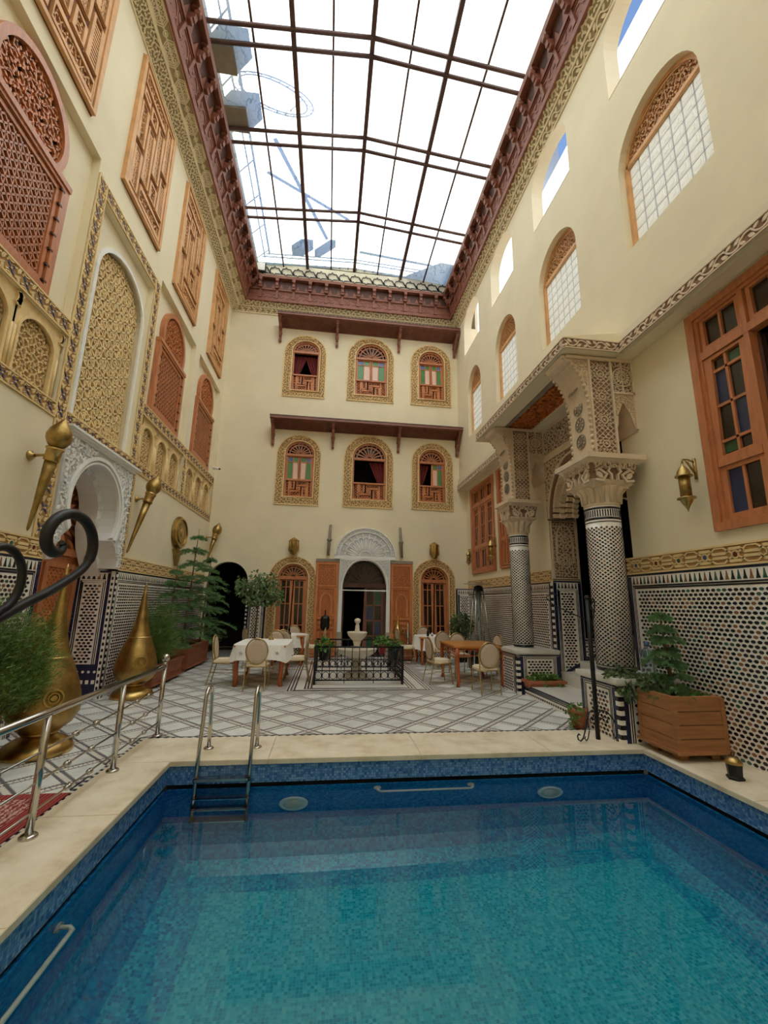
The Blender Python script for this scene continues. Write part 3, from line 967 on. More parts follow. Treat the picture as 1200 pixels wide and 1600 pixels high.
# pierced screen in the tall niche
NA = archp(6.25, 7.9, 4.17, 6.75, 7.42)
mb = MB()
NAi = archp(6.29, 7.86, 4.18, 6.74, 7.38)
lattice(mb, FL, NAi, .155, .028, (90, 30, 150), -.26, -.19)
lattice(mb, FL, NAi, .155, .024, (0, 60, 120), -.25, -.195, off=.0775)
mb.build('pierced_screen', 'stucco_gold', wall_left, kind='stuff')
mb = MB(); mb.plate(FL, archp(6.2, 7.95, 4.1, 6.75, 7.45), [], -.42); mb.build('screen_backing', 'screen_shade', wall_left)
mb = MB(); mb.stroke(FL, NA[1:] + [NA[0]], .07, -.12, -.085); mb.build('arch_moulding', 'stucco_white', wall_left)
# dado
zellige(FL, 2.2, 6.05, 0, 2.12, wall_left, True, (0, 1), seed=5)
zellige(FL, 8.07, 13.5, 0, 2.12, wall_left, False, (1, 0), seed=6)
mb = MB(); checker_edge(mb, FL, 8.075, 8.125, 0, 2.08, .05, .014); mb.build('checker_strip', ['zellige_white', 'zellige_black'], wall_left, kind='stuff')
# tiled jambs of the doorway
JD = XL - .62
FJ = Fr((0, 8.06, 0), XA, ZA, (0, -1, 0))
FJ2 = Fr((0, 6.06, 0), XA, ZA, YA)
zellige(FJ, JD, XL - .05, .55, 2.10, wall_left, False, (1, 1), seed=7)
zellige(FJ2, JD, XL - .05, .0, 2.10, wall_left, False, (1, 1), seed=8)
mb = MB()
mb.rect(FJ, JD, XL, 0, .55, 0, .012, 2)
for k in range(6):
    u = JD + .07 + k * .09
    mb.prism(FJ, ngon(u, .43, .022, 8), 0, .018, 0)
    mb.rect(FJ, u - .03, u + .02, .24, .30, 0, .018, 0)
mb.rect(FJ, XL - .06, XL, 0, 2.1, 0, .016, 0)
checker_edge(mb, FJ, XL - .045, XL - .012, .1, 2.08, .05, .02)
mb.build('jamb_base_tiles', ZM, wall_left, kind='stuff')
mb = MB()
mb.box(JD - .05, XL, 8.06, 8.3, -.2, 3.95); mb.box(JD - .05, XL - .002, 5.8, 6.06, -.2, 3.95)
mb.build('jamb', 'stucco_white', wall_left)
# white carved door surround
sur = root('trim_1', 'white carved stucco horseshoe surround of the wooden door between two torches', 'door surround', (XL, 7.06, 2.13), kind='structure')
path = [(7.93, 2.13), (7.90, 2.3), (7.80, 2.48), (7.66, 2.58)] + arc(7.05, 3.0, .74, -32, 212, 24) + [(6.44, 2.58), (6.30, 2.48), (6.20, 2.3), (6.17, 2.13)]
mb = MB()
archplate(mb, FL, 6.05, 8.07, 2.12, 3.9, path, .05, .06, .30, 1, 0)  # grey face paints in the shade between the white sprigs
for k in range(3):
    mb.rect(FL, 6.0 - .02 * k, 8.1 + .02 * k, 3.88 + .03 * k, 3.91 + .03 * k, 0, .08 + .035 * k)
inner = arc(7.05, 3.0, .62, -30, 210, 24)
p2 = [(7.66, 2.0)] + [(7.60, 2.6)] + inner[1:-1] + [(6.5, 2.6), (6.44, 2.0)]
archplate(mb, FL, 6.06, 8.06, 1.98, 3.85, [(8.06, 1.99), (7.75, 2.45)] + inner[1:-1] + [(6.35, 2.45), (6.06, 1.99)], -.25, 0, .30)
mb.build('arch_plate', ['stucco_white', 'shade_mortar_grey'], sur)
mb = MB()
box_ = rectp(6.08, 8.04, 2.6, 3.86)
arabesque(mb, FL, box_, .15, .05, .075, 0, 21, excl=arc(7.05, 3.0, .83, -32, 212, 24))
arabesque(mb, FL, rectp(7.86, 8.05, 2.15, 2.7), .1, .05, .07, 0, 22, excl=path)
arabesque(mb, FL, rectp(6.07, 6.26, 2.15, 2.7), .1, .05, .07, 0, 23, excl=path)
mb.stroke(FL, arc(7.05, 3.0, .785, -32, 212, 30), .05, .04, .08)
mb.stroke(FL, arc(7.05, 3.0, .715, -32, 212, 30), .03, .0, .06)
for k in range(9):
    a = math.radians(-10 + k * 25)
    medallion(mb, FL, 7.05 + cos(a) * .66, 3.0 + sin(a) * .66, .075, -.25, -.225, n=8)
mb.build('carving', 'stucco_white', sur, kind='stuff')
# wooden door deep in the doorway
d1 = root('door_1', 'carved orange wooden door with sunburst head behind the tall brass cone', 'door', (JD, 7.06, 0), kind='structure')
FD = Fr((JD, 0, 0), YA, ZA, XA)
mb = MB()
mb.rect(FD, 6.06, 8.06, 0, 2.35, -.05, 0); mb.build('leaf', 'wood_red', d1)
mb = MB()
for a, b in ((6.1, 7.02), (7.1, 8.02)):
    for v0, v1 in ((.1, .9), (1.0, 2.2)):
        mb.stroke(FD, rectp(a + .06, b - .06, v0 + .06, v1 - .06), .09, 0, .04, True)
mb.build('panel_frame', 'wood_red', d1)
mb = MB()
for a, b in ((6.1, 7.02), (7.1, 8.02)):
    for v0, v1 in ((.1, .9), (1.0, 2.2)): lattice(mb, FD, rectp(a + .1, b - .1, v0 + .1, v1 - .1), .07, .022, (45, 135), 0, .02)
mb.build('lattice', 'wood_orange', d1, kind='stuff')
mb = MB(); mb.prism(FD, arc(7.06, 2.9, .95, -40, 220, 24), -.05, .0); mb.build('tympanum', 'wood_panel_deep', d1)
mb = MB()
for k in range(17):
    a = math.radians(-40 + k * 260 / 16)
    mb.prism(FD, lens(7.06 + cos(a) * .38, 2.9 + sin(a) * .38, a, .56, .085), 0, .03)
    mb.prism(FD, lens(7.06 + cos(a + .13) * .78, 2.9 + sin(a + .13) * .78, a, .3, .07), 0, .03)
mb.prism(FD, ngon(7.06, 2.9, .12, 12), 0, .05)
mb.rect(FD, 6.06, 8.06, 2.3, 2.42, -.02, .06)
mb.build('sunburst', 'wood_red', d1)

# ---------------------------------------------------------------- back wall
wall_back = root('wall_back', 'cream end wall of the courtyard with two rows of arched windows', kind='structure')
WB = [(-1.83, -.42, 8.37, 10.66, -1.575, -.63, 8.59, 10.06, 10.47), (.335, 1.945, 8.39, 10.79, .585, 1.735, 8.60, 10.02, 10.60), (2.56, 4.0, 8.40, 10.72, 2.82, 3.775, 8.62, 10.05, 10.51),
      (-1.83, -.43, 4.65, 6.99, -1.585, -.63, 4.89, 6.33, 6.80), (.335, 1.97, 4.66, 7.12, .605, 1.75, 4.90, 6.32, 6.88), (2.61, 4.03, 4.68, 7.00, 2.83, 3.78, 4.92, 6.33, 6.79)]
DB = [(-1.82, -.36, .50, 3.00, -1.56, -.61, .60, 2.34, 2.79), (2.66, 4.04, .55, 3.03, 2.89, 3.84, .62, 2.34, 2.81)]
holes = [archp(q[4], q[5], q[6], q[7], q[8]) for q in WB + DB]
def ogive(u0, u1, v0, vs, vt, n=9):                  # pointed arch path from the right foot to the left foot
    c, h = (u0 + u1) / 2, (u1 - u0) / 2
    right = [(c + h * cos(math.radians(90 * i / n)) ** .85 if i < n else c, vs + (vt - vs) * sin(math.radians(90 * i / n)) ** 1.15) for i in range(n + 1)]
    left = [(2 * c - u, v) for u, v in reversed(right[:-1])]
    return [(u1, v0)] + right + left + [(u0, v0)]
door_path = ogive(.44, 1.81, -.1, 2.12, 2.93)
tun_path = archp(-3.62, -2.43, -.1, 2.2, 2.78)
mb = MB()
mb.plate(FB, rectp(XL - .5, XR + .5, -.3, 11.6), holes + [list(reversed(door_path)), tun_path], 0, 0, 0, .22)
mb.build('plaster', 'plaster', wall_back)
# dado pieces of the end wall
zellige(FB, -2.40, -1.84, 0, 2.12, wall_back, False, (1, 1), seed=9)
zellige(FB, 4.06, XR, 0, 2.12, wall_back, False, (1, 0), seed=10)
zellige(FB, -1.84, -.42, 0, .48, wall_back, False, (1, 1), False, seed=12)
zellige(FB, 2.66, 4.06, 0, .48, wall_back, False, (1, 1), False, seed=13)
mb = MB(); checker_edge(mb, FB, -2.43, -2.38, 0, 2.1, .06, .016); mb.build('checker_strip', ['zellige_white', 'zellige_black'], wall_back, kind='stuff')
# dark passages behind the openings
def room(nm, x0, x1, y0, y1, z0, z1, par, m='dark_room'):
    b = MB()
    b.box(x0, x1, y1, y1 + .05, z0, z1); b.box(x0 - .05, x0, y0, y1, z0, z1); b.box(x1, x1 + .05, y0, y1, z0, z1)
    b.box(x0, x1, y0, y1, z1, z1 + .05); b.box(x0, x1, y0, y1, z0 - .06, z0 - .01)
    b.build(nm, m, par)
room('passage', -3.7, -2.40, YB + .02, YB + 3, 0, 2.9, wall_back)
room('hall', -.2, 2.4, YB + .02, YB + 3, 0, 3.1, wall_back)

# ---------------------------------------------------------------- right wall
wall_right = root('wall_right', 'cream wall of the porch side with tiled dado and glass block windows above', kind='structure')
WR = [(1.75, 4.39, 2.53, 5.33), (9.55, 10.80, 2.55, 5.28), (11.13, 13.02, 2.55, 5.28)]
mb = MB()
mb.plate(FRL, rectp(Y0, YB, -.3, 5.5), [rectp(*q) for q in WR] + [rectp(5.84, 8.22, -.1, 4.45)], 0, 0, 0, .18)
GBW = [(3.48, 4.97), (6.16, 7.58), (8.76, 10.06), (11.2, 12.38)]
OPW = [(3.5, 4.98), (6.17, 7.62), (8.72, 10.16), (11.2, 12.62)]
gb_h = [archp(a, b, 6.86, 8.25, 8.98) for a, b in GBW]
op_h = [archp(a, b, 9.86, 10.85, 11.42) for a, b in OPW]
tri_outer = rectp(Y0, YB, 5.36, 11.5)
mb.plate(FU, tri_outer, gb_h + op_h, 0, 0, 0, .0)
for h in gb_h:
    for i in range(len(h)):
        a, b = h[i], h[(i + 1) % len(h)]
        mb.face([FU.p(*a, 0), FU.p(*b, 0), FU.p(*b, -.2), FU.p(*a, -.2)])
for h in op_h:
    for i in range(len(h)):
        a, b = h[i], h[(i + 1) % len(h)]
        mb.face([FU.p(*a, 0), FU.p(*b, 0), FU.p(*b, -.26), FU.p(*a, -.26)])
mb.plate(FU, tri_outer, gb_h + op_h, -.26, 0)
mb.face([(XU, Y0, 5.38), (XU, YB, 5.38), (XR + .1, YB, 5.38), (XR + .1, Y0, 5.38)])
mb.v = [Vector(p) for p in mb.v]
mb.build('plaster', 'plaster', wall_right)
mb = MB()
mb.rect(FU, Y0, 5.28, 5.40, 5.66, -.02, .06); mb.rect(FU, 9.15, YB, 5.40, 5.66, -.02, .06)
mb.build('ledge', 'plaster_shelf', wall_right)
RS = ['stucco_rose', 'stucco_rose_ground', 'inlay_blue', 'inlay_green', 'inlay_red']
FUL = FU.mv(d=.06)
frieze('carved_fascia', FUL, Y0, 5.28, 5.38, 5.55, 'stem', RS, wall_right)
frieze('carved_fascia', FUL, 9.15, YB, 5.38, 5.55, 'stem', RS, wall_right)
frieze('carved_band', FRL, Y0 + 2, 5.98, 2.12, 2.37, 'inter', SG, wall_right)
frieze('carved_band', FRL, 8.25, YB, 2.12, 2.37, 'inter', SG, wall_right)
zellige(FRL, 1.5, 5.98, 0, 2.12, wall_right, True, (0, 1), seed=14, single=lambda u: 2.9 < u < 5.9)
zellige(FRL, 8.30, YB, 0, 2.12, wall_right, False, (1, 0), seed=15)
mb = MB(); checker_edge(mb, FRL, 8.22, 8.30, 0, 2.1, .06, .016); mb.build('checker_strip', ['zellige_white', 'zellige_black'], wall_right, kind='stuff')

# wall behind the camera
mb = MB(); mb.rect(Fr((0, Y0, 0), XA, ZA, YA), XL - .5, XR + .5, -.3, 13.2, -.1, 0)
mb.build('wall_front', 'plaster', kind='structure', label='plain cream plaster wall closing the courtyard behind the viewpoint')

# ---------------------------------------------------------------- cornice, all round
corn = root('trim_2', 'carved cornice of cream stucco and reddish brown wood under the glass roof', 'cornice', (0, 0, 11.4), kind='structure')
sides = [('l', Fr((XL, 0, 0), YA, ZA, XA), Y0, YB - .1), ('b', FB, XL + .1, XU - .1), ('r', FU, Y0, YB - .1)]
rs = {'l': (.45, .75), 'b': (.25, .30), 'r': (.25, .47)}
for key, fr, a, b in sides:
    wd, tp = rs[key]
    z0, z1, z2 = 11.38, 11.72, 12.62
    # sloping stucco cove as a tilted frame
    L = math.hypot(wd, z1 - z0)
    n2 = (fr.n * (z1 - z0) - Vector(ZA) * wd).normalized()
    cf = Fr(fr.p(0, z0, 0), fr.u, (fr.n * wd + Vector(ZA) * (z1 - z0)).normalized(), n2)
    m = MB()
    a2 = a
    b2 = b + (.1 if key != 'b' else 0)
    carve(m, cf, a, b2, 0, L * .5, 'scroll' if key == 'l' else 'stem', .02, 31)
    carve(m, cf, a, b2, L * .5, L, 'cart' if key == 'l' else 'scroll', .02, 32)
    m.rect(fr, a, b2, z0 - .03, z0 + .02, 0, .03, 0)
    m.build('stucco_cove', ['stucco_cream', 'stucco_olive'], corn)
    # timber cornice leaning in over the cove
    m = MB()
    H = math.hypot(tp - wd, z2 - z1)
    n3 = (fr.n * (z2 - z1) - Vector(ZA) * (tp - wd)).normalized()
    wf = Fr(fr.p(0, z1, wd), fr.u, (fr.n * (tp - wd) + Vector(ZA) * (z2 - z1)).normalized(), n3)
    m.rect(wf, a, b2, 0, H, -.04, 0, 1)
    m.rect(wf, a, b2, -.03, .07, -.04, .06, 0)
    m.rect(wf, a, b2, H * .44, H * .5, 0, .05, 0)
    m.rect(wf, a, b2, H - .10, H, -.05, .14, 0)
    carve(m, wf.mv(d=.0), a, b2, .08, H * .43, 'stem', .014, 33, 0, base=.002)
    k = a + .28
    while k < b2:                                    # saw-tooth board between the corbels
        for q in (-.14, 0, .14):
            m.prism(wf, [(k + q - .07, H * .52), (k + q + .07, H * .52), (k + q, H * .70)], 0, .04, 0)
        k += .56
    m.build('timber_board', ['wood_cornice', 'wood_cornice_dark'], corn)
    m = MB()
    c0 = Fr((0, 0, 0), wf.u, wf.v, wf.n)
    m.rect(c0, -.05, .05, H * .10, H * .22, 0, .07); m.rect(c0, -.035, .035, H * .22, H * .5, 0, .05)
    m.rect(c0, -.06, .06, H * .5, H * .58, 0, .12); m.rect(c0, -.045, .045, H * .58, H * .70, 0, .15)
    m.tube([c0.p(-.05, H * .76, .14), c0.p(.05, H * .76, .14)], .055, 8)
    m.rect(c0, -.06, .06, H * .82, H * .90, 0, .14)
    me = m.mesh('corbel', 'wood_cornice')
    k = a + .28
    while k < b2 - .1:
        if key == 'b' or k > 3.0: inst(me, 'corbel', corn, wf.p(k, 0, 0))
        k += .56
    m = MB()                                          # white upstand from cornice to glass
    m.rect(fr, a, b2, z2 - .02, 13.2, tp - .12, tp - .02)
    m.rect(fr, a, b2, z1 - .1, z2, -.05, min(wd, tp) - .1)
    m.build('upstand', 'roof_edge', corn)
# ironwork screen on the end upstand
m = MB()
fs = FB.mv(d=.30)
x = -2.9
while x < 3.75:
    m.stroke(fs, [(x, 12.90), (x + .05, 13.0), (x + .12, 13.0), (x + .16, 13.06), (x + .20, 13.0), (x + .30, 13.0), (x + .42, 12.78), (x + .30, 12.78), (x + .20, 12.78), (x + .16, 12.72), (x + .12, 12.78), (x + .05, 12.78)], .022, 0, .02, True)
    m.stroke(fs, [(x + .30, 13.0), (x + .42, 12.78)], .022, 0, .02)
    x += .40
m.build('iron_screen', 'iron', corn)

# ---------------------------------------------------------------- glass roof under a white tarpaulin
roof = root('ceiling', 'pitched glazed roof on brown bars with a white tarpaulin above', kind='structure')
RX, RZ0, RZ1 = .43, 13.08, 13.42
RL, RR = XL + .70, XU - .42
def rz(x): return RZ1 - (RZ1 - RZ0) * abs(x - RX) / ((RX - RL) if x < RX else (RR - RX))
xs = [RL, -2.05, -1.22, -.4, RX, 1.27, 2.1, 2.95, RR]
ys = [Y0, -1.4, .7, 2.72, 4.8, 6.88, 8.88, 11.05, YB - .22]
for i in range(len(xs) - 1):
    for j in range(len(ys) - 1):
        m = MB()
        a, b, c, d = xs[i], xs[i + 1], ys[j], ys[j + 1]
        m.face([Vector((a, c, rz(a))), Vector((b, c, rz(b))), Vector((b, d, rz(b))), Vector((a, d, rz(a)))])
        m.build('pane', 'tarpaulin', roof)
for i, x in enumerate(xs[1:-1]):
    w = .05 if i % 2 else .022
    m = MB(); m.box(x - w, x + w, Y0, YB - .2, rz(x) - (.14 if i % 2 else .07), rz(x) - .012); m.build('rafter', 'roof_bar', roof)
for y in ys[1:-1]:
    for o in (-.16, .16):
        m = MB()
        for p, q in ((RL, RX), (RX, RR)):
            m.tube([(p, y + o, rz(p) - .12), (q, y + o, rz(q) - .12)], .045, 6)
        m.build('purlin', 'roof_bar', roof)
m = MB()
m.rect(Fr((0, YB - .22, 0), XA, ZA, (0, -1, 0)), RL - .1, RR + .1, 13.02, 13.5, -.3, -.02)
m.rect(Fr((0, Y0, 0), XA, ZA, YA), RL - .1, RR + .1, 13.02, 13.5, -.3, 0)
m.build('gable', 'roof_edge', roof)
# unseen shells added outside the walls to stop sun leaking in
m = MB()
m.box(-6.2, -6.0, Y0, YB + 4, -.3, 13.2); m.box(-6.2, XR + .6, YB + 4, YB + 4.2, -.3, 13.2); m.box(-6.2, RL - .02, Y0, YB + 4.2, 13.2, 13.3); m.box(-6.2, XR + .6, YB - .2, YB + 4.2, 13.2, 13.3); m.box(RR + .04, XU + .6, Y0, YB + .2, 13.2, 13.3)
m.box(XR + .5, XR + .6, YB + .05, YB + 4, -.3, 13.2)
m.box(XR - .3, 7.3, Y0, YB, 5.55, 5.75); m.box(7.2, 7.3, Y0, YB, -.3, 5.6)
m.build('sun_leak_shell', 'plaster', roof)
# ================================================================ windows and doors
def seg(par, name, m, fn, kind=None, label=None):
    b = MB(); fn(b); return b.build(name, m, par, kind=kind, label=label)
# ---- end wall windows
LB = ['left window of the top row in the end wall, open onto dark red curtains',
      'middle window of the top row in the end wall, larger, with closed coloured casements',
      'right window of the top row in the end wall, narrow, with closed coloured casements',
      'left window of the lower row in the end wall with closed green and pink casements',
      'middle window of the lower row in the end wall, large, open and dark with one curtain',
      'right window of the lower row in the end wall, left half open and dark, right half closed']
STATE = ['open2', 'closed', 'closed', 'closed', 'open1', 'half']
def back_window(n, q, lab, st):
    U0, U1, V0, VT, a, b, v0, vs, vt = q
    w = root('window_%d' % n, lab, 'window', ((a + b) / 2, YB, v0), kind='structure')
    cx = (a + b) / 2
    hw = (b - a) / 2
    ho = (U1 - U0) / 2
    def surround(m):
        out = archp(U0, U1, V0, VT - ho, VT, 22)
        inn = archp(a, b, v0, vs, vt, 22)
        m.plate(FB, out, [inn], .012, 1, .012, .10)
        m.stroke(FB, out[1:] + [out[0]], .035, 0, .035, mi=0); m.stroke(FB, out[:2], .035, 0, .035, mi=0)
        m.stroke(FB, inn, .03, 0, .04, True, 0)
        arabesque(m, FB, archp(U0 + .02, U1 - .02, V0 + .02, VT - ho, VT - .02), .125, .01, .034, 0, n, w=.024, excl=archp(a - .02, b + .02, v0 - .02, vs, vt + .02))
    seg(w, 'carved_surround', ['stucco_gold', 'stucco_ground'], surround)
    f = FB.mv(d=-.10)
    seg(w, 'frame', 'wood_red', lambda m: m.stroke(f, archp(a + .03, b - .03, v0 + .03, vs, vt - .03), .075, 0, .07, True))
    vp = v0 + (vs - v0) * .40                        # top of the lower panel
    seg(w, 'transom', 'wood_red', lambda m: (m.rect(f, a, b, vs - .05, vs + .03, 0, .09), m.rect(f, a, b, vp - .02, vp + .03, 0, .09)))
    def head(m):
        fan(m, f, cx, vs + .03, hw - .07, .01, .045, 0, 9, .2, vt - vs - .09, .03)
    seg(w, 'fanlight', 'wood_red', head)
    seg(w, 'fan_backing', 'glass_dark', lambda m: m.plate(f, archp(a, b, vs, vs + .02, vt), [], -.05))
    def panel(m):
        m.rect(f, a + .05, b - .05, v0 + .04, vp, -.02, 0, 1)  # dark sheet behind the lattice stands for the unlit room
        H = vp - v0 - .05
        W = b - a - .1
        u0, vv = a + .05, v0 + .05
        rc = [(0, .18, 0, 1), (.82, 1, 0, 1), (.20, .36, .42, 1), (.20, .58, 0, .36), (.42, .80, .66, 1), (.64, .80, 0, .6), (.42, .58, .42, .60)]
        for p0, p1, q0, q1 in rc:
            A = (u0 + p0 * W, u0 + p1 * W, vv + q0 * H, vv + q1 * H)
            m.stroke(f, rectp(A[0] + .015, A[1] - .015, A[2] + .015, A[3] - .015), .032, -.02, .05, True, 0)
            lattice(m, f, rectp(A[0] + .03, A[1] - .03, A[2] + .03, A[3] - .03), .065, .015, (45, 135), .0, .03, 0)
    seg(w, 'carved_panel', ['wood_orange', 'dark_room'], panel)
    lo, hi = vp + .03, vs - .05
    mid = lo + (hi - lo) * .76
    seg(w, 'dark_room', 'dark_void', lambda m: (m.rect(f, a - .1, b + .1, v0, vt, -.9, -.88), m.rect(f, a - .1, a - .05, v0, vt, -.9, -.03), m.rect(f, b + .05, b + .1, v0, vt, -.9, -.03), m.rect(f, a - .1, b + .1, vt, vt + .04, -.9, -.03), m.rect(f, a - .1, b + .1, v0 - .04, v0, -.9, -.03)))
    def casement(x0, x1, cols):
        cs_ = seg(w, 'casement', 'wood_orange', lambda m: (m.stroke(f, rectp(x0 + .02, x1 - .02, lo + .01, hi - .01), .045, -.01, .03, True), m.rect(f, x0, x1, mid - .012, mid + .012, 0, .025), m.rect(f, (x0 + x1) / 2 - .012, (x0 + x1) / 2 + .012, lo, hi, 0, .025)))
        xm = (x0 + x1) / 2
        for (p, q, r_, s_), c in zip(((x0, xm, lo, mid), (xm, x1, lo, mid), (x0, xm, mid, hi), (xm, x1, mid, hi)), cols):
            seg(cs_, 'pane', c, lambda m: m.rect(f, p + .01, q - .01, r_ + .01, s_ - .01, -.012, .004))
    L_ = ('pane_green', 'pane_pink', 'pane_blue', 'pane_green')
    R_ = ('pane_pink', 'pane_green', 'pane_green', 'pane_blue')
    if st == 'closed': casement(a + .06, cx, L_); casement(cx, b - .06, R_)
    if st == 'half': casement(cx, b - .06, R_)
    def curtain(x0, x1, side_):
        def fn(m):
            N = 14
            for i in range(N):
                for k in range(6):
                    def pt(ii, kk):
                        t = kk / 6
                        w_ = (x1 - x0) * (1 - .62 * t)
                        u = (x0 + w_ * ii / N) if side_ < 0 else (x1 - w_ * ii / N)
                        return f.p(u, hi - (hi - lo) * t, -.14 + .025 * sin(ii * 1.9 + t))
                    m.face([pt(i, k), pt(i + 1, k), pt(i + 1, k + 1), pt(i, k + 1)], 0, True)
        seg(w, 'curtain', 'curtain', fn)
    if st == 'open2': curtain(a + .05, cx + .05, -1); curtain(cx - .05, b - .05, 1)
    if st == 'open1': curtain(cx, b - .05, 1)
    if st == 'half': curtain(a + .05, cx - .05, -1)
for n, (q, lb, st) in enumerate(zip(WB, LB, STATE)): back_window(n + 1, q, lb, st)
# ---- arched glazed doors either side of the hall entrance
def arched_door(n, q, lab):
    U0, U1, V0, VT, a, b, v0, vs, vt = q
    w = root('door_%d' % n, lab, 'door', ((a + b) / 2, YB, 0), kind='structure')
    cx, hw, ho = (a + b) / 2, (b - a) / 2, (U1 - U0) / 2
    def surround(m):
        out = archp(U0, U1, V0, VT - ho, VT, 22); inn = archp(a, b, v0, vs, vt, 22)
        m.plate(FB, out, [inn], .014, 1, .014, .12)
        m.stroke(FB, out[1:] + [out[0]], .035, 0, .04, mi=0); m.stroke(FB, inn, .03, 0, .04, True, 0)
        arabesque(m, FB, archp(U0 + .02, U1 - .02, V0 + .02, VT - ho, VT - .02), .115, .012, .036, 0, n + 40, excl=archp(a - .02, b + .02, v0 - .02, vs, vt + .02))
    seg(w, 'carved_surround', ['stucco_gold', 'stucco_ground'], surround)
    f = FB.mv(d=-.12)
    seg(w, 'frame', 'wood_red', lambda m: m.stroke(f, archp(a + .035, b - .035, v0 + .035, vs, vt - .03), .085, 0, .09, True))
    seg(w, 'transom', 'wood_red', lambda m: m.rect(f, a, b, vs - .05, vs + .05, 0, .1))
    seg(w, 'fanlight', 'wood_red', lambda m: fan(m, f, cx, vs + .05, hw - .08, .01, .05, 0, 9, .22, vt - vs - .12, .03))
    seg(w, 'fan_backing', 'glass_dark', lambda m: m.plate(f, archp(a, b, vs, vs + .02, vt), [], -.02))
    lo, hi = v0 + .07, vs - .05
    for x0, x1 in ((a + .07, cx), (cx, b - .07)):
        rows = [lo, lo + (hi - lo) * .16, lo + (hi - lo) * .55, lo + (hi - lo) * .86, hi]
        xm = (x0 + x1) / 2
        lf_ = seg(w, 'leaf', 'wood_red', lambda m: (m.stroke(f, rectp(x0 + .03, x1 - .03, lo + .03, hi - .03), .065, 0, .05, True), m.rect(f, xm - .014, xm + .014, lo, hi, 0, .04), [m.rect(f, x0, x1, r - .014, r + .014, 0, .04) for r in rows[1:-1]]))
        for r0, r1 in zip(rows, rows[1:]):
            for p, q_ in ((x0, xm), (xm, x1)):
                seg(lf_, 'pane', 'glass_dark', lambda m: m.rect(f, p + .008, q_ - .008, r0 + .008, r1 - .008, -.01, .006))
    def ledge(m):
        m.rect(FB, U0, U1, v0 - .18, v0 - .08, 0, .06); m.rect(FB, U0 + .03, U0 + .12, 0, v0 - .18, 0, .05); m.rect(FB, U1 - .12, U1 - .03, 0, v0 - .18, 0, .05)
    seg(w, 'sill', 'wood_orange', ledge)
    seg(w, 'dark_room', 'dark_void', lambda m: m.rect(f, a - .1, b + .1, v0 - .1, vt + .1, -.5, -.4, 0, True))  # flat black sheet added against sun leaks, standing for an unlit room
arched_door(2, DB[0], 'tall arched glazed window door left of the white hall entrance')
arched_door(3, DB[1], 'tall arched glazed window door right of the white hall entrance')
# ---- hall entrance: white stucco portal
port = root('trim_3', 'white carved stucco portal with fan shaped head over the hall entrance', 'portal', (1.12, YB, 0), kind='structure')
def portal(m):
    p = ogive(.44, 1.81, 0, 2.12, 2.93)
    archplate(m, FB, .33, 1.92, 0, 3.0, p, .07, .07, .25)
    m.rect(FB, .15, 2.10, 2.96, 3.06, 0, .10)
    m.prism(FB, [(.15, 3.04), (2.10, 3.04)] + arc(1.125, 3.04, .975, 0, 180, 26, .94), 0, .06, 1, ms=0)  # fan and spandrel faces greyed to carry shade around the relief
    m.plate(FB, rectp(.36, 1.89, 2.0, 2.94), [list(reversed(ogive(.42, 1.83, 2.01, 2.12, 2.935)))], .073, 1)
seg(port, 'portal_plate', ['stucco_white', 'shade_mortar_grey'], portal)
def portal_c(m):
    fan(m, FB, 1.125, 3.05, .80, .06, .09, 0, 11, .24, .76, .03)
    for i in range(11):
        a = math.radians(8.2 + i * 16.36)
        m.prism(FB, lens(1.125 + cos(a) * .43, 3.05 + sin(a) * .41, a, .34, .055), .06, .085)
    m.stroke(FB, arc(1.125, 3.04, .83, 0, 180, 28, .79), .025, .06, .10)
    m.stroke(FB, arc(1.125, 3.04, .955, 0, 180, 28, .92), .03, .06, .10)
    arabesque(m, FB, arc(1.125, 3.06, .95, 0, 180, 26, .9), .10, .06, .085, 0, 51, excl=arc(1.125, 3.0, .84, 0, 180, 26, .84))
    arabesque(m, FB, rectp(.36, 1.89, 2.05, 2.95), .095, .07, .092, 0, 52, excl=ogive(.38, 1.87, 1.0, 2.12, 2.99))
    m.stroke(FB, ogive(.40, 1.85, 2.0, 2.12, 2.97), .03, .06, .10)
    m.stroke(FB, rectp(.345, 1.905, 2.0, 2.945), .025, .06, .095, True)
seg(port, 'carving', 'stucco_white', portal_c, 'stuff')
seg(port, 'plinth', 'stone_grey', lambda m: (m.rect(FB, .30, .46, -.005, .75, .0, .09), m.rect(FB, 1.79, 1.95, -.005, .75, 0, .09)))
hd = root('door_4', 'dark inner door of the hall with a fanlight and one glazed leaf', 'door', (1.12, YB + .3, 0), kind='structure')
f = FB.mv(d=-.24)
seg(hd, 'frame', 'wood_cornice_dark', lambda m: (m.rect(f, .40, .50, 0, 2.2, -.05, .02), m.rect(f, 1.75, 1.85, 0, 2.2, -.05, .02), m.rect(f, .40, 1.85, 2.10, 2.22, -.05, .04)))
seg(hd, 'fanlight', 'wood_cornice_dark', lambda m: fan(m, f, 1.125, 2.22, .62, -.02, .02, 0, 9, .22, .62, .03))
seg(hd, 'fan_backing', 'glass_dark', lambda m: m.plate(f, [(.45, 2.2), (1.80, 2.2)] + arc(1.125, 2.2, .675, 0, 180, 18, .74), [], -.05))
def hleaf(m):
    m.stroke(f, rectp(1.18, 1.74, .05, 2.08), .07, -.03, .01, True)
    m.rect(f, 1.44, 1.48, .1, 2.05, -.03, .005)
    for v in (.62, 1.08, 1.55): m.rect(f, 1.2, 1.72, v - .02, v + .02, -.03, .005)
hl_ = seg(hd, 'leaf', 'wood_awning', hleaf)
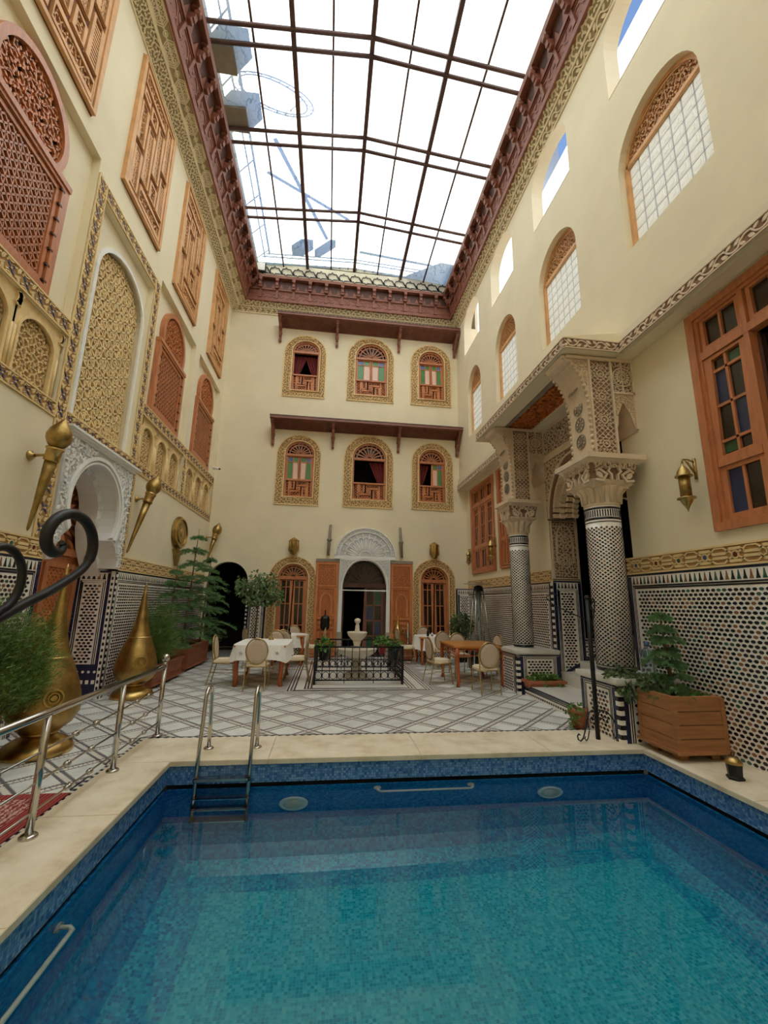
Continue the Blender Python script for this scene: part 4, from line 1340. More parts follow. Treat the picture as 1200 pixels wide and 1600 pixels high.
for i, (v0, v1) in enumerate(((.1, .6), (.64, 1.06), (1.1, 1.53), (1.57, 2.04))):
    for k, (u0, u1) in enumerate(((1.21, 1.44), (1.48, 1.71))):
        seg(hl_, 'pane', ('glass_green', 'glass_dark', 'glass_blue', 'glass_dark')[(i + k) % 4], lambda m: m.rect(f, u0, u1, v0, v1, -.025, -.012))
# carved door leaves folded back against the wall
def shutter(n, u0, u1, lab):
    w = root('door_%d' % n, lab, 'door', ((u0 + u1) / 2, YB, 0), kind='structure')
    seg(w, 'board', 'wood_door', lambda m: m.rect(FB, u0, u1, .02, 2.86, .005, .06))
    seg(w, 'cap_rail', 'stringer', lambda m: m.rect(FB, u0 - .01, u1 + .01, 2.86, 2.95, .0, .075))
    c = (u0 + u1) / 2
    def fr_(m):
        m.stroke(FB, rectp(u0 + .05, u1 - .05, 2.12, 2.80), .06, .06, .085, True)
        m.stroke(FB, rectp(u0 + .05, u1 - .05, .08, 2.06), .06, .06, .085, True)
        p = ogive(c - .17, c + .17, 1.22, 1.62, 1.90)
        m.stroke(FB, [(c - .23, 1.2), (c - .23, 1.28)] + [(x, y) for x, y in reversed(p)] + [(c + .23, 1.28), (c + .23, 1.2)], .05, .06, .09)
        m.rect(FB, c - .25, c + .25, 1.12, 1.19, .06, .10); m.rect(FB, c - .22, c + .22, .98, 1.06, .06, .085); m.rect(FB, c - .25, c + .25, .84, .90, .06, .10)
        m.stroke(FB, rectp(c - .2, c + .2, .2, .74), .045, .06, .085, True)
    seg(w, 'moulding', 'wood_orange', fr_)
    seg(w, 'carving', 'wood_orange', lambda m: (arabesque(m, FB, rectp(u0 + .1, u1 - .1, 2.17, 2.75), .12, .06, .075, 0, n), arabesque(m, FB, rectp(c - .24, c + .24, 1.3, 2.0), .09, .06, .072, 0, n + 1, excl=ogive(c - .2, c + .2, 1.2, 1.62, 1.93))), 'stuff')
shutter(5, -.40, .30, 'carved wooden door leaf folded open left of the white portal')
shutter(6, 1.94, 2.64, 'carved wooden door leaf folded open right of the white portal')

# ---- side wall windows of the porch wall
def big_window(n, q, lab, cols, open_cols=(), fcols=None):
    y0, y1, v0, v1 = q
    w = root('window_%d' % n, lab, 'window', (XR, (y0 + y1) / 2, v0), kind='structure')
    F = FRL
    seg(w, 'frame', 'wood_red', lambda m: (m.stroke(F, rectp(y0 + .045, y1 - .045, v0 + .045, v1 - .045), .10, -.15, .045, True), m.stroke(F, rectp(y0 + .11, y1 - .11, v0 + .11, v1 - .11), .05, -.1, .015, True)))
    N = cols
    W = (y1 - y0 - .2) / N
    vt, vb = v1 - .62, v0 + .80
    seg(w, 'transom', 'wood_red', lambda m: (m.rect(F, y0 + .08, y1 - .08, vt - .05, vt + .05, -.1, .02),))
    r = random.Random(n)
    pc = ['glass_blue', 'glass_dark', 'glass_green', 'glass_dark', 'glass_blue']
    for i in range(N):
        a, b = y0 + .1 + i * W, y0 + .1 + (i + 1) * W
        ga, gb = a + .04, b - .04
        seg(w, 'mullion', 'wood_red', lambda m: m.rect(F, b - .03, b + .03, v0 + .1, v1 - .1, -.1, .018)) if i < N - 1 else None
        m_ = (ga + gb) / 2
        hd_ = vt + .05
        tl_ = seg(w, 'top_light', 'wood_red', lambda m: (m.stroke(F, rectp(ga + .03, gb - .03, hd_ + .03, v1 - .14), .055, -.08, -.01, True), m.rect(F, m_ - .014, m_ + .014, hd_, v1 - .12, -.07, -.02)))
        for p, q_ in ((ga + .05, m_ - .014), (m_ + .014, gb - .05)):
            seg(tl_, 'pane', 'glass_dark', lambda m: m.rect(F, p, q_, hd_ + .05, v1 - .16, -.06, -.05))
        if i in open_cols:
            # casement swung inwards: hinge side frame seen edge on, dark room beyond
            def leaf(m):
                g = Fr(F.p(gb, 0, -.08), (F.n * -1), ZA, F.u)
                m.stroke(g, rectp(.03, W * .8, v0 + .14, vt - .08), .06, -.03, .03, True)
                m.rect(g, 0, W * .8, vb, vb + .06, -.03, .03)
            seg(w, 'open_casement', 'wood_cornice_dark', leaf)
            continue
        ca_ = seg(w, 'casement', 'wood_red', lambda m: (m.stroke(F, rectp(ga + .03, gb - .03, vb + .05, vt - .08), .075, -.07, .0, True), m.rect(F, ga, gb, vb - .06, vb + .03, -.08, .012), m.rect(F, m_ - .016, m_ + .016, vb + .05, vt - .08, -.06, -.012), m.stroke(F, rectp(ga + .03, gb - .03, v0 + .15, vb - .08), .07, -.08, -.012, True), m.rect(F, m_ - .016, m_ + .016, v0 + .15, vb - .08, -.06, -.02)))
        lo, hi = vb + .08, vt - .11
        rows = [lo, lo + (hi - lo) * .13, lo + (hi - lo) * .5, lo + (hi - lo) * .87, hi]
        seg(ca_, 'glazing_bar', 'wood_red', lambda m: [m.rect(F, ga + .05, gb - .05, x - .016, x + .016, -.06, -.012) for x in rows[1:-1]])
        for k, (r0, r1) in enumerate(zip(rows, rows[1:])):
            for j, (p, q_) in enumerate(((ga + .06, m_ - .014), (m_ + .014, gb - .06))):
                c = (fcols or [['glass_dark', 'glass_green'], ['glass_dark', 'glass_blue'], ['glass_blue', 'glass_dark'], ['glass_green', 'glass_dark']])[k][j]
                seg(ca_, 'pane', c, lambda m: m.rect(F, p, q_, r0 + .012, r1 - .012, -.05, -.04))
        for p, q_, c in ((ga + .06, m_ - .014, 'glass_dark'), (m_ + .014, gb - .06, 'glass_blue')):
            seg(ca_, 'pane', c, lambda m: m.rect(F, p, q_, v0 + .18, vb - .11, -.05, -.04))
    seg(w, 'dark_room', 'dark_void', lambda m: (m.rect(F, y0, y1, v0, v1, -1.0, -.98), m.rect(F, y0 - .02, y0, v0, v1, -1, -.1), m.rect(F, y1, y1 + .02, v0, v1, -1, -.1), m.rect(F, y0, y1, v1, v1 + .02, -1, -.1), m.rect(F, y0, y1, v0 - .02, v0, -1, -.1)))
big_window(7, WR[0], 'large wooden window beside the brass lantern near the tree planter, one casement open', 4, (2,), [['glass_dark', 'glass_green'], ['glass_blue', 'glass_dark'], ['glass_dark', 'glass_blue'], ['glass_green', 'glass_dark']])
big_window(8, WR[1], 'wooden casement window half hidden behind the far mosaic column', 3)
big_window(9, WR[2], 'wooden casement window in the corner between two small wall lanterns', 3)
# ---- glass block windows high on the porch wall
GL = ['largest glass block window, high above the near casement window', 'second glass block window back from the viewer, above the porch roof edge',
      'third glass block window back from the viewer, above the far half of the porch', 'smallest glass block window, next to the end wall corner']
for k, ((a, b), lb) in enumerate(zip(GBW, GL)):
    w = root('window_%d' % (10 + k), lb, 'window', (XU, (a + b) / 2, 6.86), kind='structure')
    f = FU.mv(d=-.16)
    seg(w, 'frame', 'wood_panel', lambda m: m.stroke(f, archp(a + .03, b - .03, 6.83, 8.25, 8.95), .06, -.04, .05, True))
    seg(w, 'carved_head', ['wood_panel', 'wood_panel_deep'], lambda m: (m.plate(f, archp(a + .04, b - .04, 8.36, 8.37, 8.94), [], .0, 1), m.stroke(f, [(a + .05, 8.39), (b - .05, 8.39)], .06, 0, .05, mi=0), arabesque(m, f, archp(a + .08, b - .08, 8.43, 8.46, 8.9), .10, 0, .03, 0, k), m.stroke(f, archp(a + .09, b - .09, 8.42, 8.44, 8.88), .03, 0, .04, True, 0)))
    nc = 7
    nr = 8
    cw, rh = (b - a - .1) / nc, (8.36 - 6.86) / nr
    m = MB()
    s0 = .012
    c0 = Fr((0, 0, 0), f.u, f.v, f.n)
    u1_, v1_ = cw - s0, rh - s0
    m.prism(c0, rectp(0, u1_, 0, v1_), -.04, -.01, 0, True)
    for q in range(2):                               # pillow face
        g = .018 + .03 * q
        m.rect(c0, g, u1_ - g, g, v1_ - g, -.012, .004 + .006 * q)
    me = m.mesh('glass_block', 'glass_block')
    for i in range(nc):
        for j in range(nr): inst(me, 'glass_block', w, f.p(a + .05 + i * cw + s0 / 2, 6.86 + j * rh + s0 / 2, 0))
    seg(w, 'mortar', 'shade_mortar_grey', lambda m: ([m.rect(f, a + .05 + i * cw - .008, a + .05 + i * cw + .008, 6.86, 8.37, -.045, -.004) for i in range(nc + 1)], [m.rect(f, a + .04, b - .04, 6.86 + j * rh - .008, 6.86 + j * rh + .008, -.045, -.004) for j in range(nr + 1)]), 'stuff')
for k, (a, b) in enumerate(OPW):
    w = root('window_%d' % (14 + k), ['nearest open arch at the top of the porch wall, with blue sky', 'second open arch at the top of the porch wall with a strip of blue sky', 'third open arch at the top of the porch wall, showing white masonry and a lattice', 'last open arch at the top of the porch wall, beside the end wall'][k], 'opening', (XU, (a + b) / 2, 9.86), kind='structure')
    seg(w, 'sill', 'plaster_shelf', lambda m: m.rect(FU, a - .0, b + .0, 9.84, 9.862, -.28, .004))

# ---- wooden screens of the left wall
def mash(n, y0, y1, lab, jt=7.02, cv=7.33, R_=.68, v0=5.38):
    w = root('window_%d' % n, lab, 'window', (XL, (y0 + y1) / 2, v0), kind='structure')
    f = FL.mv(d=-.12)
    c = (y0 + y1) / 2
    seg(w, 'backing', 'dark_void', lambda m: m.plate(f, horsep(y0 + .05, y1 - .05, v0, jt, c, cv, R_ - .03), [], .01))  # black sheet set behind the lattice so its holes read as unlit depth
    seg(w, 'frame', 'wood_red', lambda m: (m.stroke(f, rectp(y0 + .05, y1 - .05, v0 + .05, jt - .05), .12, 0, .10, True), m.stroke(f, rectp(y0 + .155, y1 - .155, v0 + .155, jt - .155), .06, 0, .07, True), m.rect(f, y0 - .02, y1 + .02, jt - .06, jt + .02, 0, .12)))
    aa = math.degrees(math.asin((jt - cv) / R_))
    seg(w, 'arch_frame', 'wood_red', lambda m: m.stroke(f, arc(c, cv, R_ - .05, aa, 180 - aa, 26), .10, 0, .09))
    seg(w, 'turned_lattice', 'wood_red', lambda m: (lattice(m, f, rectp(y0 + .19, y1 - .19, v0 + .19, jt - .19), .082, .022, (45, 135), .02, .055), lattice(m, f, rectp(y0 + .19, y1 - .19, v0 + .19, jt - .19), .116, .016, (90,), .03, .05)), 'stuff')
    ap = arc(c, cv, R_ - .10, aa - 4, 184 - aa, 22)
    seg(w, 'carved_head', 'wood_orange', lambda m: (arabesque(m, f, ap, .135, .015, .055, 0, n), lattice(m, f, ap, .16, .022, (40, 140), .01, .03)), 'stuff')
    def pegs(m):
        for k in range(7):
            v = v0 + .16 + (jt - v0 - .3) * k / 6
            for u in (y0 + .11, y1 - .11): m.rect(f, u - .035, u + .035, v - .014, v + .014, .07, .105)
    seg(w, 'peg', 'wood_cornice_dark', pegs)
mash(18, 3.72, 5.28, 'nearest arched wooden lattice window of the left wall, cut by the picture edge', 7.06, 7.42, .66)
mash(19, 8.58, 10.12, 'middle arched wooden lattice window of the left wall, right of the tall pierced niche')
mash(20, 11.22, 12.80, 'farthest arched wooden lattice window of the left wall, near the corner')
def top_screen(n, y0, y1, lab, v0=8.43, v1=11.2):
    w = root('window_%d' % n, lab, 'window', (XL, (y0 + y1) / 2, v0), kind='structure')
    f = FL
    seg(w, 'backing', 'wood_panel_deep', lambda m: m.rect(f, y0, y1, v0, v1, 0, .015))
    seg(w, 'frame', 'wood_panel', lambda m: (m.stroke(f, rectp(y0 + .035, y1 - .035, v0 + .035, v1 - .035), .07, 0, .07, True), m.stroke(f, rectp(y0 + .1, y1 - .1, v0 + .1, v1 - .1), .03, 0, .05, True)))
    W, H = y1 - y0 - .24, v1 - v0 - .24
    u, v = y0 + .12, v0 + .12
    rc = [(.0, .22, .0, .34, 0), (.26, 1.0, .0, .13, 1), (.0, .22, .38, .72, 1), (.78, 1., .17, .5, 2), (.78, 1., .54, 1., 0), (.0, .74, .87, 1., 1), (.0, .22, .76, .83, 2),
          (.26, .48, .17, .66, 0), (.52, .74, .36, .83, 0), (.52, .74, .17, .32, 1), (.26, .48, .70, .83, 1)]
    for i, (a, b, c, d, k) in enumerate(rc):
        A = (u + a * W + .01, u + b * W - .01, v + c * H + .01, v + d * H - .01)
        pf_ = seg(w, 'panel_frame', 'wood_panel', lambda m: m.stroke(f, rectp(A[0] + .02, A[1] - .02, A[2] + .02, A[3] - .02), .045, .015, .06, True))
        q = (A[0] + .05, A[1] - .05, A[2] + .05, A[3] - .05)
        if k == 0: seg(pf_, 'pierced_panel', 'wood_panel', lambda m: (lattice(m, f, rectp(*q), .085, .024, (45, 135), .015, .04), lattice(m, f, rectp(*q), .12, .02, (0, 90), .015, .045)), 'stuff')
        elif k == 1: seg(pf_, 'carved_panel', 'wood_panel', lambda m: arabesque(m, f, rectp(*q), .105, .015, .042, 0, n + i), 'stuff')
        else:
            seg(pf_, 'slatted_panel', 'wood_panel', lambda m: [m.rect(f, q[0], q[1], q[2] + s * .062, q[2] + s * .062 + .034, .015, .05) for s in range(max(1, int((q[3] - q[2]) / .062)))], 'stuff')
top_screen(21, 3.85, 5.35, 'nearest carved wooden screen at the top of the left wall, cut by the top edge')
top_screen(22, 6.29, 7.80, 'second carved wooden screen at the top of the left wall, above the pierced niche')
top_screen(23, 8.68, 10.19, 'third carved wooden screen at the top of the left wall')
top_screen(24, 11.38, 12.83, 'farthest carved wooden screen at the top of the left wall, beside the corner')

# ================================================================ porch on two mosaic columns
PZ = 5.40
porch = root('trim_4', 'carved stucco porch with coffered ceiling over the raised entrance', 'porch', (3.95, 7.2, PZ), kind='structure')
PXA, PYA, PYB = 3.32, 5.30, 9.15
def proof(m):
    g = Fr((0, PYA, 0), XA, ZA, YA)
    m.prism(g, [(PXA, PZ + .06), (XR + .1, PZ + .06), (XR + .1, PZ + .40), (XU, PZ + .34), (PXA, PZ + .19)], 0, PYB - PYA, 0, True)
    m.box(PXA, 3.62, PYA, PYB, PZ, PZ + .1); m.box(3.62, XR, PYA, 5.92, PZ, PZ + .1); m.box(3.62, XR, 8.64, PYB, PZ, PZ + .1)
seg(porch, 'roof_slab', 'plaster', proof)
fa = Fr((PXA, 0, PZ), YA, ZA, (-1, 0, 0))
fb_ = Fr((0, PYA, PZ), XA, ZA, (0, -1, 0))
frieze('carved_fascia', fa, PYA, PYB, 0, .17, 'stem', RS, porch)
frieze('carved_fascia', fb_, PXA, XU, 0, .17, 'stem', RS, porch)
fc = Fr((0, 0, PZ + .05), XA, YA, (0, 0, -1))
def coffer(m):
    a = rectp(3.70, 4.42, 6.0, 8.58)
    m.rect(fc, 3.70, 4.42, 6.0, 8.58, 0, .02, 1)
    lattice(m, fc, rectp(3.72, 4.40, 6.02, 8.56), .17, .045, (0, 60, 120), .02, .05, 0)
    for i in range(2):
        for j in range(7): m.stroke(fc, ngon(3.88 + i * .36, 6.2 + j * .36, .12, 8), .03, .02, .055, True, 0)
seg(porch, 'coffered_ceiling', ['coffer', 'wood_panel_deep'], coffer)
seg(porch, 'ceiling_edge', 'stringer', lambda m: (m.stroke(fc, rectp(3.68, 4.44, 5.97, 8.6), .06, -.02, .055, True), m.stroke(fc, rectp(3.60, 4.50, 5.9, 8.66), .08, -.02, .045, True)))
# carved piers with scalloped brackets; profile in x-z extruded along y
def pier(y0, y1):
    curve = [(3.36, 5.38), (3.40, 5.30), (3.50, 5.26), (3.58, 5.16), (3.66, 5.02), (3.70, 4.86), (3.735, 4.68), (3.745, 4.4), (3.75, 3.79)]
    path = ogive(4.17, 4.44, 3.79, 4.30, 4.70)
    def fn(m):
        for y, nrm in ((y0, (0, -1, 0)), (y1, YA)):
            fr = Fr((0, y, 0), XA, ZA, nrm)
            pl = list(curve) + [(4.14, 3.79), (4.14, 4.2)] + [(4.17 + .02, 4.3), (4.21, 4.48), (4.30, 4.68), (4.40, 4.5), (XR - .02, 4.22), (XR, 4.22), (XR, 5.38)]
            m.prism(fr, pl, -.02, 0, 0)
        for a, b in zip(curve, curve[1:]):
            m.face([Vector((a[0], y0, a[1])), Vector((b[0], y0, b[1])), Vector((b[0], y1, b[1])), Vector((a[0], y1, a[1]))])
        und = [(4.14, 3.79), (4.14, 4.2), (4.19, 4.3), (4.21, 4.48), (4.30, 4.68), (4.40, 4.5), (4.48, 4.22), (4.5, 4.22)]
        for a, b in zip(und, und[1:]):
            m.face([Vector((a[0], y0, a[1])), Vector((b[0], y0, b[1])), Vector((b[0], y1, b[1])), Vector((a[0], y1, a[1]))])
    seg(porch, 'pier', 'stucco_rose', fn)
    def soft(m):
        for i, (a, b) in enumerate(zip(curve, curve[1:])):     # scallops on both arrises, flowers on the soffit between
            L = math.hypot(b[0] - a[0], b[1] - a[1])
            n = max(1, round(L / .085))
            for k in range(n):
                t = (k + .5) / n
                x, z = a[0] + (b[0] - a[0]) * t, a[1] + (b[1] - a[1]) * t
                for y in (y0, y1): m.ball((x, y, z), .03, 6)
        for i, (x, z) in enumerate(((3.55, 5.2), (3.69, 4.95), (3.745, 4.65), (3.75, 4.38), (3.75, 4.1))):
            tn = [(-.7, -.7), (-.9, -.45), (-1, -.1), (-1, 0), (-1, 0)][i]
            fr = Fr((x, (y0 + y1) / 2, z), YA, Vector((-tn[1], 0, -tn[0])) * -1, (tn[0], 0, tn[1]))
            medallion(m, fr, 0, 0, .11, 0, .02, 1, 8)
    seg(porch, 'scalloped_edge', ['stucco_rose', 'stringer'], soft, 'stuff')
    fr = Fr((0, y0, 0), XA, ZA, (0, -1, 0))
    def face(m):
        m.rect(fr, 3.80, 4.12, 3.80, 5.33, 0, .004, 1); m.rect(fr, 4.16, 4.47, 4.83, 5.33, 0, .004, 1)
        rosette_field(m, fr, 3.80, 4.12, 3.80, 5.30, .15, 0, .022)
        for u in (3.785, 4.135): m.rect(fr, u - .016, u + .016, 3.79, 5.38, 0, .03)
        for u in (4.485,): m.rect(fr, u - .016, u + .016, 4.25, 5.38, 0, .03)
        m.rect(fr, 3.42, 4.5, 5.33, 5.38, 0, .035)
        m.rect(fr, 4.15, 4.5, 4.80, 4.83, 0, .03)
        m.rect(fr, 4.30, 4.325, 4.83, 5.33, 0, .022)
        medallion(m, fr, 4.312, 5.08, .15, 0, .03, 0, 16)
        arabesque(m, fr, rectp(4.16, 4.47, 4.83, 5.32), .08, 0, .018, 0, 3, excl=ngon(4.312, 5.08, .16, 12))
        arabesque(m, fr, rectp(4.15, 4.48, 4.3, 4.79), .07, 0, .018, 0, 4, excl=[(4.15, 4.2), (4.20, 4.5), (4.30, 4.71), (4.41, 4.52), (4.5, 4.2)])
        arabesque(m, fr, [(3.5, 5.32), (3.66, 5.1), (3.74, 4.9), (3.77, 5.32)], .07, 0, .018, 0, 5)
    seg(porch, 'carved_face', RS[:2], face, 'stuff')
pier(5.46, 5.98); pier(8.24, 8.76)
# frieze and stalactite arch on the wall inside the porch
def wfrieze(m):
    carve(m, FRL, 5.98, 8.24, 4.72, 5.36, 'scroll', .022, 71)
    m.rect(FRL, 5.98, 8.24, 4.62, 4.72, 0, .05, 0)
seg(porch, 'wall_frieze', RS[:2], wfrieze)
AP = ogive(6.15, 8.06, 3.38, 3.50, 4.42)
def warch(m):
    archplate(m, FRL, 5.99, 8.22, 3.38, 4.62, AP, .03, .03, .5, 1)
    m.stroke(FRL, ogive(6.08, 8.13, 3.4, 3.52, 4.52), .035, .03, .06)
    arabesque(m, FRL, rectp(6.0, 8.2, 3.4, 4.6), .13, .03, .05, 0, 72, excl=ogive(6.05, 8.16, 3.0, 3.52, 4.55))
seg(porch, 'arch_plate', RS[:2], warch)
def muq(m):                                          # tiers of small stalactites along the arch
    for t in range(4):
        p = ogive(6.17 + .05 * t, 8.04 - .05 * t, 3.38, 3.50, 4.40 - .09 * t)
        for a, b in zip(p, p[1:]):
            L = math.hypot(b[0] - a[0], b[1] - a[1])
            n = max(1, round(L / .09))
            for k in range(n):
                u, v = a[0] + (b[0] - a[0]) * (k + .5) / n, a[1] + (b[1] - a[1]) * (k + .5) / n
                m.prism(FRL, ngon(u, v, .055, 4, .78 + (t % 2) * .78), -.02 - .11 * t - .1, -.01 - .11 * t)
seg(porch, 'stalactite', 'stucco_rose', muq, 'stuff')
JW = Fr((0, 8.22, 0), XA, ZA, (0, -1, 0))
seg(porch, 'jamb_wall', 'plaster', lambda m: (m.rect(JW, XR + .012, 5.12, -.1, 4.6, -.3, -.003), m.rect(JW, 5.1, 7.0, -.1, 1.0, -.3, -.003), m.rect(Fr((0, 5.84, 0), XA, ZA, YA), XR + .012, 5.12, -.1, 4.6, -.3, -.003), m.box(XR, 4.9, 5.83, 5.975, -.1, 2.37)))
def jcarve(m):
    m.rect(JW, XR, 5.10, 2.16, 3.40, 0, .008, 1)
    m.stroke(JW, rectp(XR + .03, 5.07, 2.19, 3.37), .03, 0, .03, True)
    m.stroke(JW, ogive(XR + .12, 4.98, 2.5, 2.95, 3.28), .03, 0, .03)
    arabesque(m, JW, rectp(XR + .06, 5.04, 2.22, 3.34), .11, 0, .026, 0, 73)
    medallion(m, JW, 4.80, 2.95, .16, 0, .034, 0, 10); medallion(m, JW, 4.80, 2.55, .13, 0, .034, 0, 10)
seg(porch, 'jamb_panel', RS[:2], jcarve)
zellige(JW, XR + .005, 5.10, .3, 2.14, porch, False, (1, 1), seed=16)
zellige(JW, 5.10, 6.6, .3, 1.0, porch, False, (0, 0), False, seed=17)
seg(porch, 'dark_interior', 'dark_void', lambda m: (m.box(7.0, 7.1, 5.5, 11, -.1, 5), m.box(5.12, 7.0, 10.9, 11, -.1, 5), m.box(5.12, 7.0, 5.6, 5.7, -.1, 5), m.box(XR + .1, 7.0, 5.6, 11, 4.62, 4.7), m.box(5.12, 5.2, 8.52, 11, -.1, 5), m.box(5.1, 7, 5.6, 6.0, -.2, 5)))
# entrance steps rising into the doorway
def steps(m):
    m.box(3.75, 4.55, 6.06, 8.12, -.05, .19); m.box(4.55, 4.95, 6.0, 8.21, -.05, .40); m.box(4.95, 5.35, 6.0, 8.21, -.05, .60); m.box(5.35, 7.0, 6.0, 8.21, -.05, .80)
seg(porch, 'step', 'slab_white', steps)
zellige(Fr((3.75, 0, 0), YA, ZA, (-1, 0, 0)), 6.08, 8.1, 0.0, .19, porch, True, (0, 0), False, seed=18)
def stringer(m):
    m.prism(JW, [(XR, .19), (6.2, .19), (6.2, 1.12), (XR, .28)], 0, .014, 0)
    m.stroke(JW, [(XR, .30), (6.2, 1.16)], .055, 0, .02, mi=1)
seg(porch, 'stringer', ['stringer', 'zellige_navy'], stringer)
# columns on tiled pedestals
def column(n, cx, cy, r, ped, lab, plab):
    x0, x1, y0, y1, zt = ped
    p = root('pedestal', plab, 'pedestal', ((x0 + x1) / 2, (y0 + y1) / 2, 0), kind='structure')
    seg(p, 'core', 'grout', lambda m: m.box(x0 + .01, x1, y0 + .01, y1 - .01, 0, zt - .07))
    seg(p, 'slab', 'slab_white', lambda m: (m.box(x0 - .05, x1, y0 - .05, y1 + .05, zt - .055, zt), m.box(x0 - .03, x1, y0 - .03, y1 + .03, zt - .08, zt - .05)))
    f1 = Fr((0, y0, 0), XA, ZA, (0, -1, 0)); f2 = Fr((x0, 0, 0), YA, ZA, (-1, 0, 0))
    zellige(f1, x0 + .05, x1, 0, zt - .08, p, n == 1, (1, 1), False, seed=20 + n)
    zellige(f2, y0 + .05, y1, 0, zt - .08, p, n == 1, (1, 1), False, seed=22 + n)
    def edge(m):
        checker_edge(m, f1, x0 - .006, x0 + .05, 0, zt - .1, .055, .016); checker_edge(m, f2, y0 - .006, y0 + .05, 0, zt - .1, .055, .016)
    seg(p, 'checker_edge', ['zellige_white', 'zellige_black'], edge, 'stuff')
    c = root('column', lab, 'column', (cx, cy, zt), kind='structure')
    z1 = 3.08
    seg(c, 'shaft', 'zellige_white', lambda m: m.lathe(up(cx, cy, zt), [(r * 1.02, 0), (r * 1.02, z1 - zt)], 32))
    def tiles(m):
        nn = 44 if n == 1 else 34
        dv = 2 * PI * r / nn
        rows = int((z1 - .28 - zt - .12) / (dv * .8))
        for j in range(rows):
            z = zt + .12 + j * dv * .8
            for i in range(nn):
                if (i + j) % 2: continue
                a = 2 * PI * i / nn
                tt = Vector((-sin(a), cos(a), 0)); nr_ = Vector((cos(a), sin(a), 0))
                fr = Fr(Vector((cx, cy, z)) + nr_ * (r * 1.02), tt, ZA, nr_)
                m.prism(fr, [(dv * .62, 0), (0, dv * .5), (-dv * .62, 0), (0, -dv * .5)], -.003, .004, 4 if n == 1 and (i * 7 + j * 3) % 11 == 0 else 1)
        for z, h in ((zt + .03, .05), (z1 - .20, .03), (z1 - .05, .03), (zt + .095, .012), (z1 - .24, .012)):
            m.lathe(up(cx, cy, z), [(r * 1.02, -.001), (r * 1.035, 0), (r * 1.035, h), (r * 1.02, h + .001)], 32, 1)
        for i in range(nn):
            a = 2 * PI * i / nn
            tt = Vector((-sin(a), cos(a), 0)); nr_ = Vector((cos(a), sin(a), 0))
            fr = Fr(Vector((cx, cy, 0)) + nr_ * (r * 1.02), tt, ZA, nr_)
            m.rect(fr, -dv * .25, dv * .25, z1 - .16, z1 - .06, -.003, .004, 1)
    seg(c, 'mosaic', ZM, tiles, 'stuff')
    def flutes(m):
        m.lathe(up(cx, cy, z1), [(r * 1.02, 0), (r * 1.06, .01), (r * 1.04, .03), (r * 1.0, .06), (r * 1.02, .18), (r * 1.25, .27), (r * 1.3, .29)], 32)
        for i in range(12):
            a = 2 * PI * i / 12
            nr_ = Vector((cos(a), sin(a), 0)); tt = Vector((-sin(a), cos(a), 0))
            m.tube([Vector((cx, cy, z1 + .05)) + nr_ * r * 1.03, Vector((cx, cy, z1 + .2)) + nr_ * r * 1.08, Vector((cx, cy, z1 + .28)) + nr_ * r * 1.3], [.036, .04, .05], 6)
    seg(c, 'fluted_neck', 'stucco_rose', flutes)
    k = r / .235
    def cap(m):
        prof = [(.27, .27), (.30, .30), (.325, .36), (.33, .42), (.34, .50), (.37, .58), (.42, .64)]
        for (a, z), (b, w) in zip(prof, prof[1:]):
            a, b = a * k, b * k
            A = [(cx - a, cy - a), (cx + a, cy - a), (cx + a, cy + a), (cx - a, cy + a)]
            B = [(cx - b, cy - b), (cx + b, cy - b), (cx + b, cy + b), (cx - b, cy + b)]
            for i in range(4):
                j = (i + 1) % 4
                m.face([Vector((*A[i], z1 + z)), Vector((*A[j], z1 + z)), Vector((*B[j], z1 + w)), Vector((*B[i], z1 + w))], 1 if .32 < z < .55 else 0)
        m.box(cx - .27 * k, cx + .27 * k, cy - .27 * k, cy + .27 * k, z1 + .25, z1 + .28, 0)
        m.box(cx - .45 * k, cx + .45 * k, cy - .45 * k, cy + .45 * k, z1 + .64, z1 + .715, 0)
        for sx, sy in ((0, -1), (-1, 0), (1, 0), (0, 1)):
            nr_ = Vector((sx, sy, 0)); tt = Vector((-sy, sx, 0))
            fr = Fr(Vector((cx, cy, z1)) + nr_ * .345 * k, tt, ZA, nr_)
            for g in (-1, 1):
                m.stroke(fr, [(g * .30 * k, .34), (g * .18 * k, .33), (g * .12 * k, .42), (g * .24 * k, .50), (g * .30 * k, .46)], .03, -.02, .02)
                m.stroke(fr, [(g * .05, .34), (g * .05, .42), (g * .10, .47), (g * .06, .53), (0, .58)], .025, -.02, .025)
                m.prism(fr, lens(g * .23 * k, .41, g * .8, .14, .07), -.02, .015)
            arabesque(m, fr, rectp(-.32 * k, .32 * k, .50, .62), .08, 0, .05, 0, n)
    seg(c, 'capital', RS[:2], cap)
column(1, 4.0, 5.75, .235, (3.66, XR, 5.26, 6.06, .76), 'thick near porch column clad in black and white star mosaic', 'tiled pedestal of the near porch column with trailing plants')
column(2, 3.95, 8.50, .19, (3.65, XR, 8.16, 8.98, .80), 'thinner far porch column clad in black and white mosaic', 'tiled pedestal of the far porch column behind the terracotta trough')
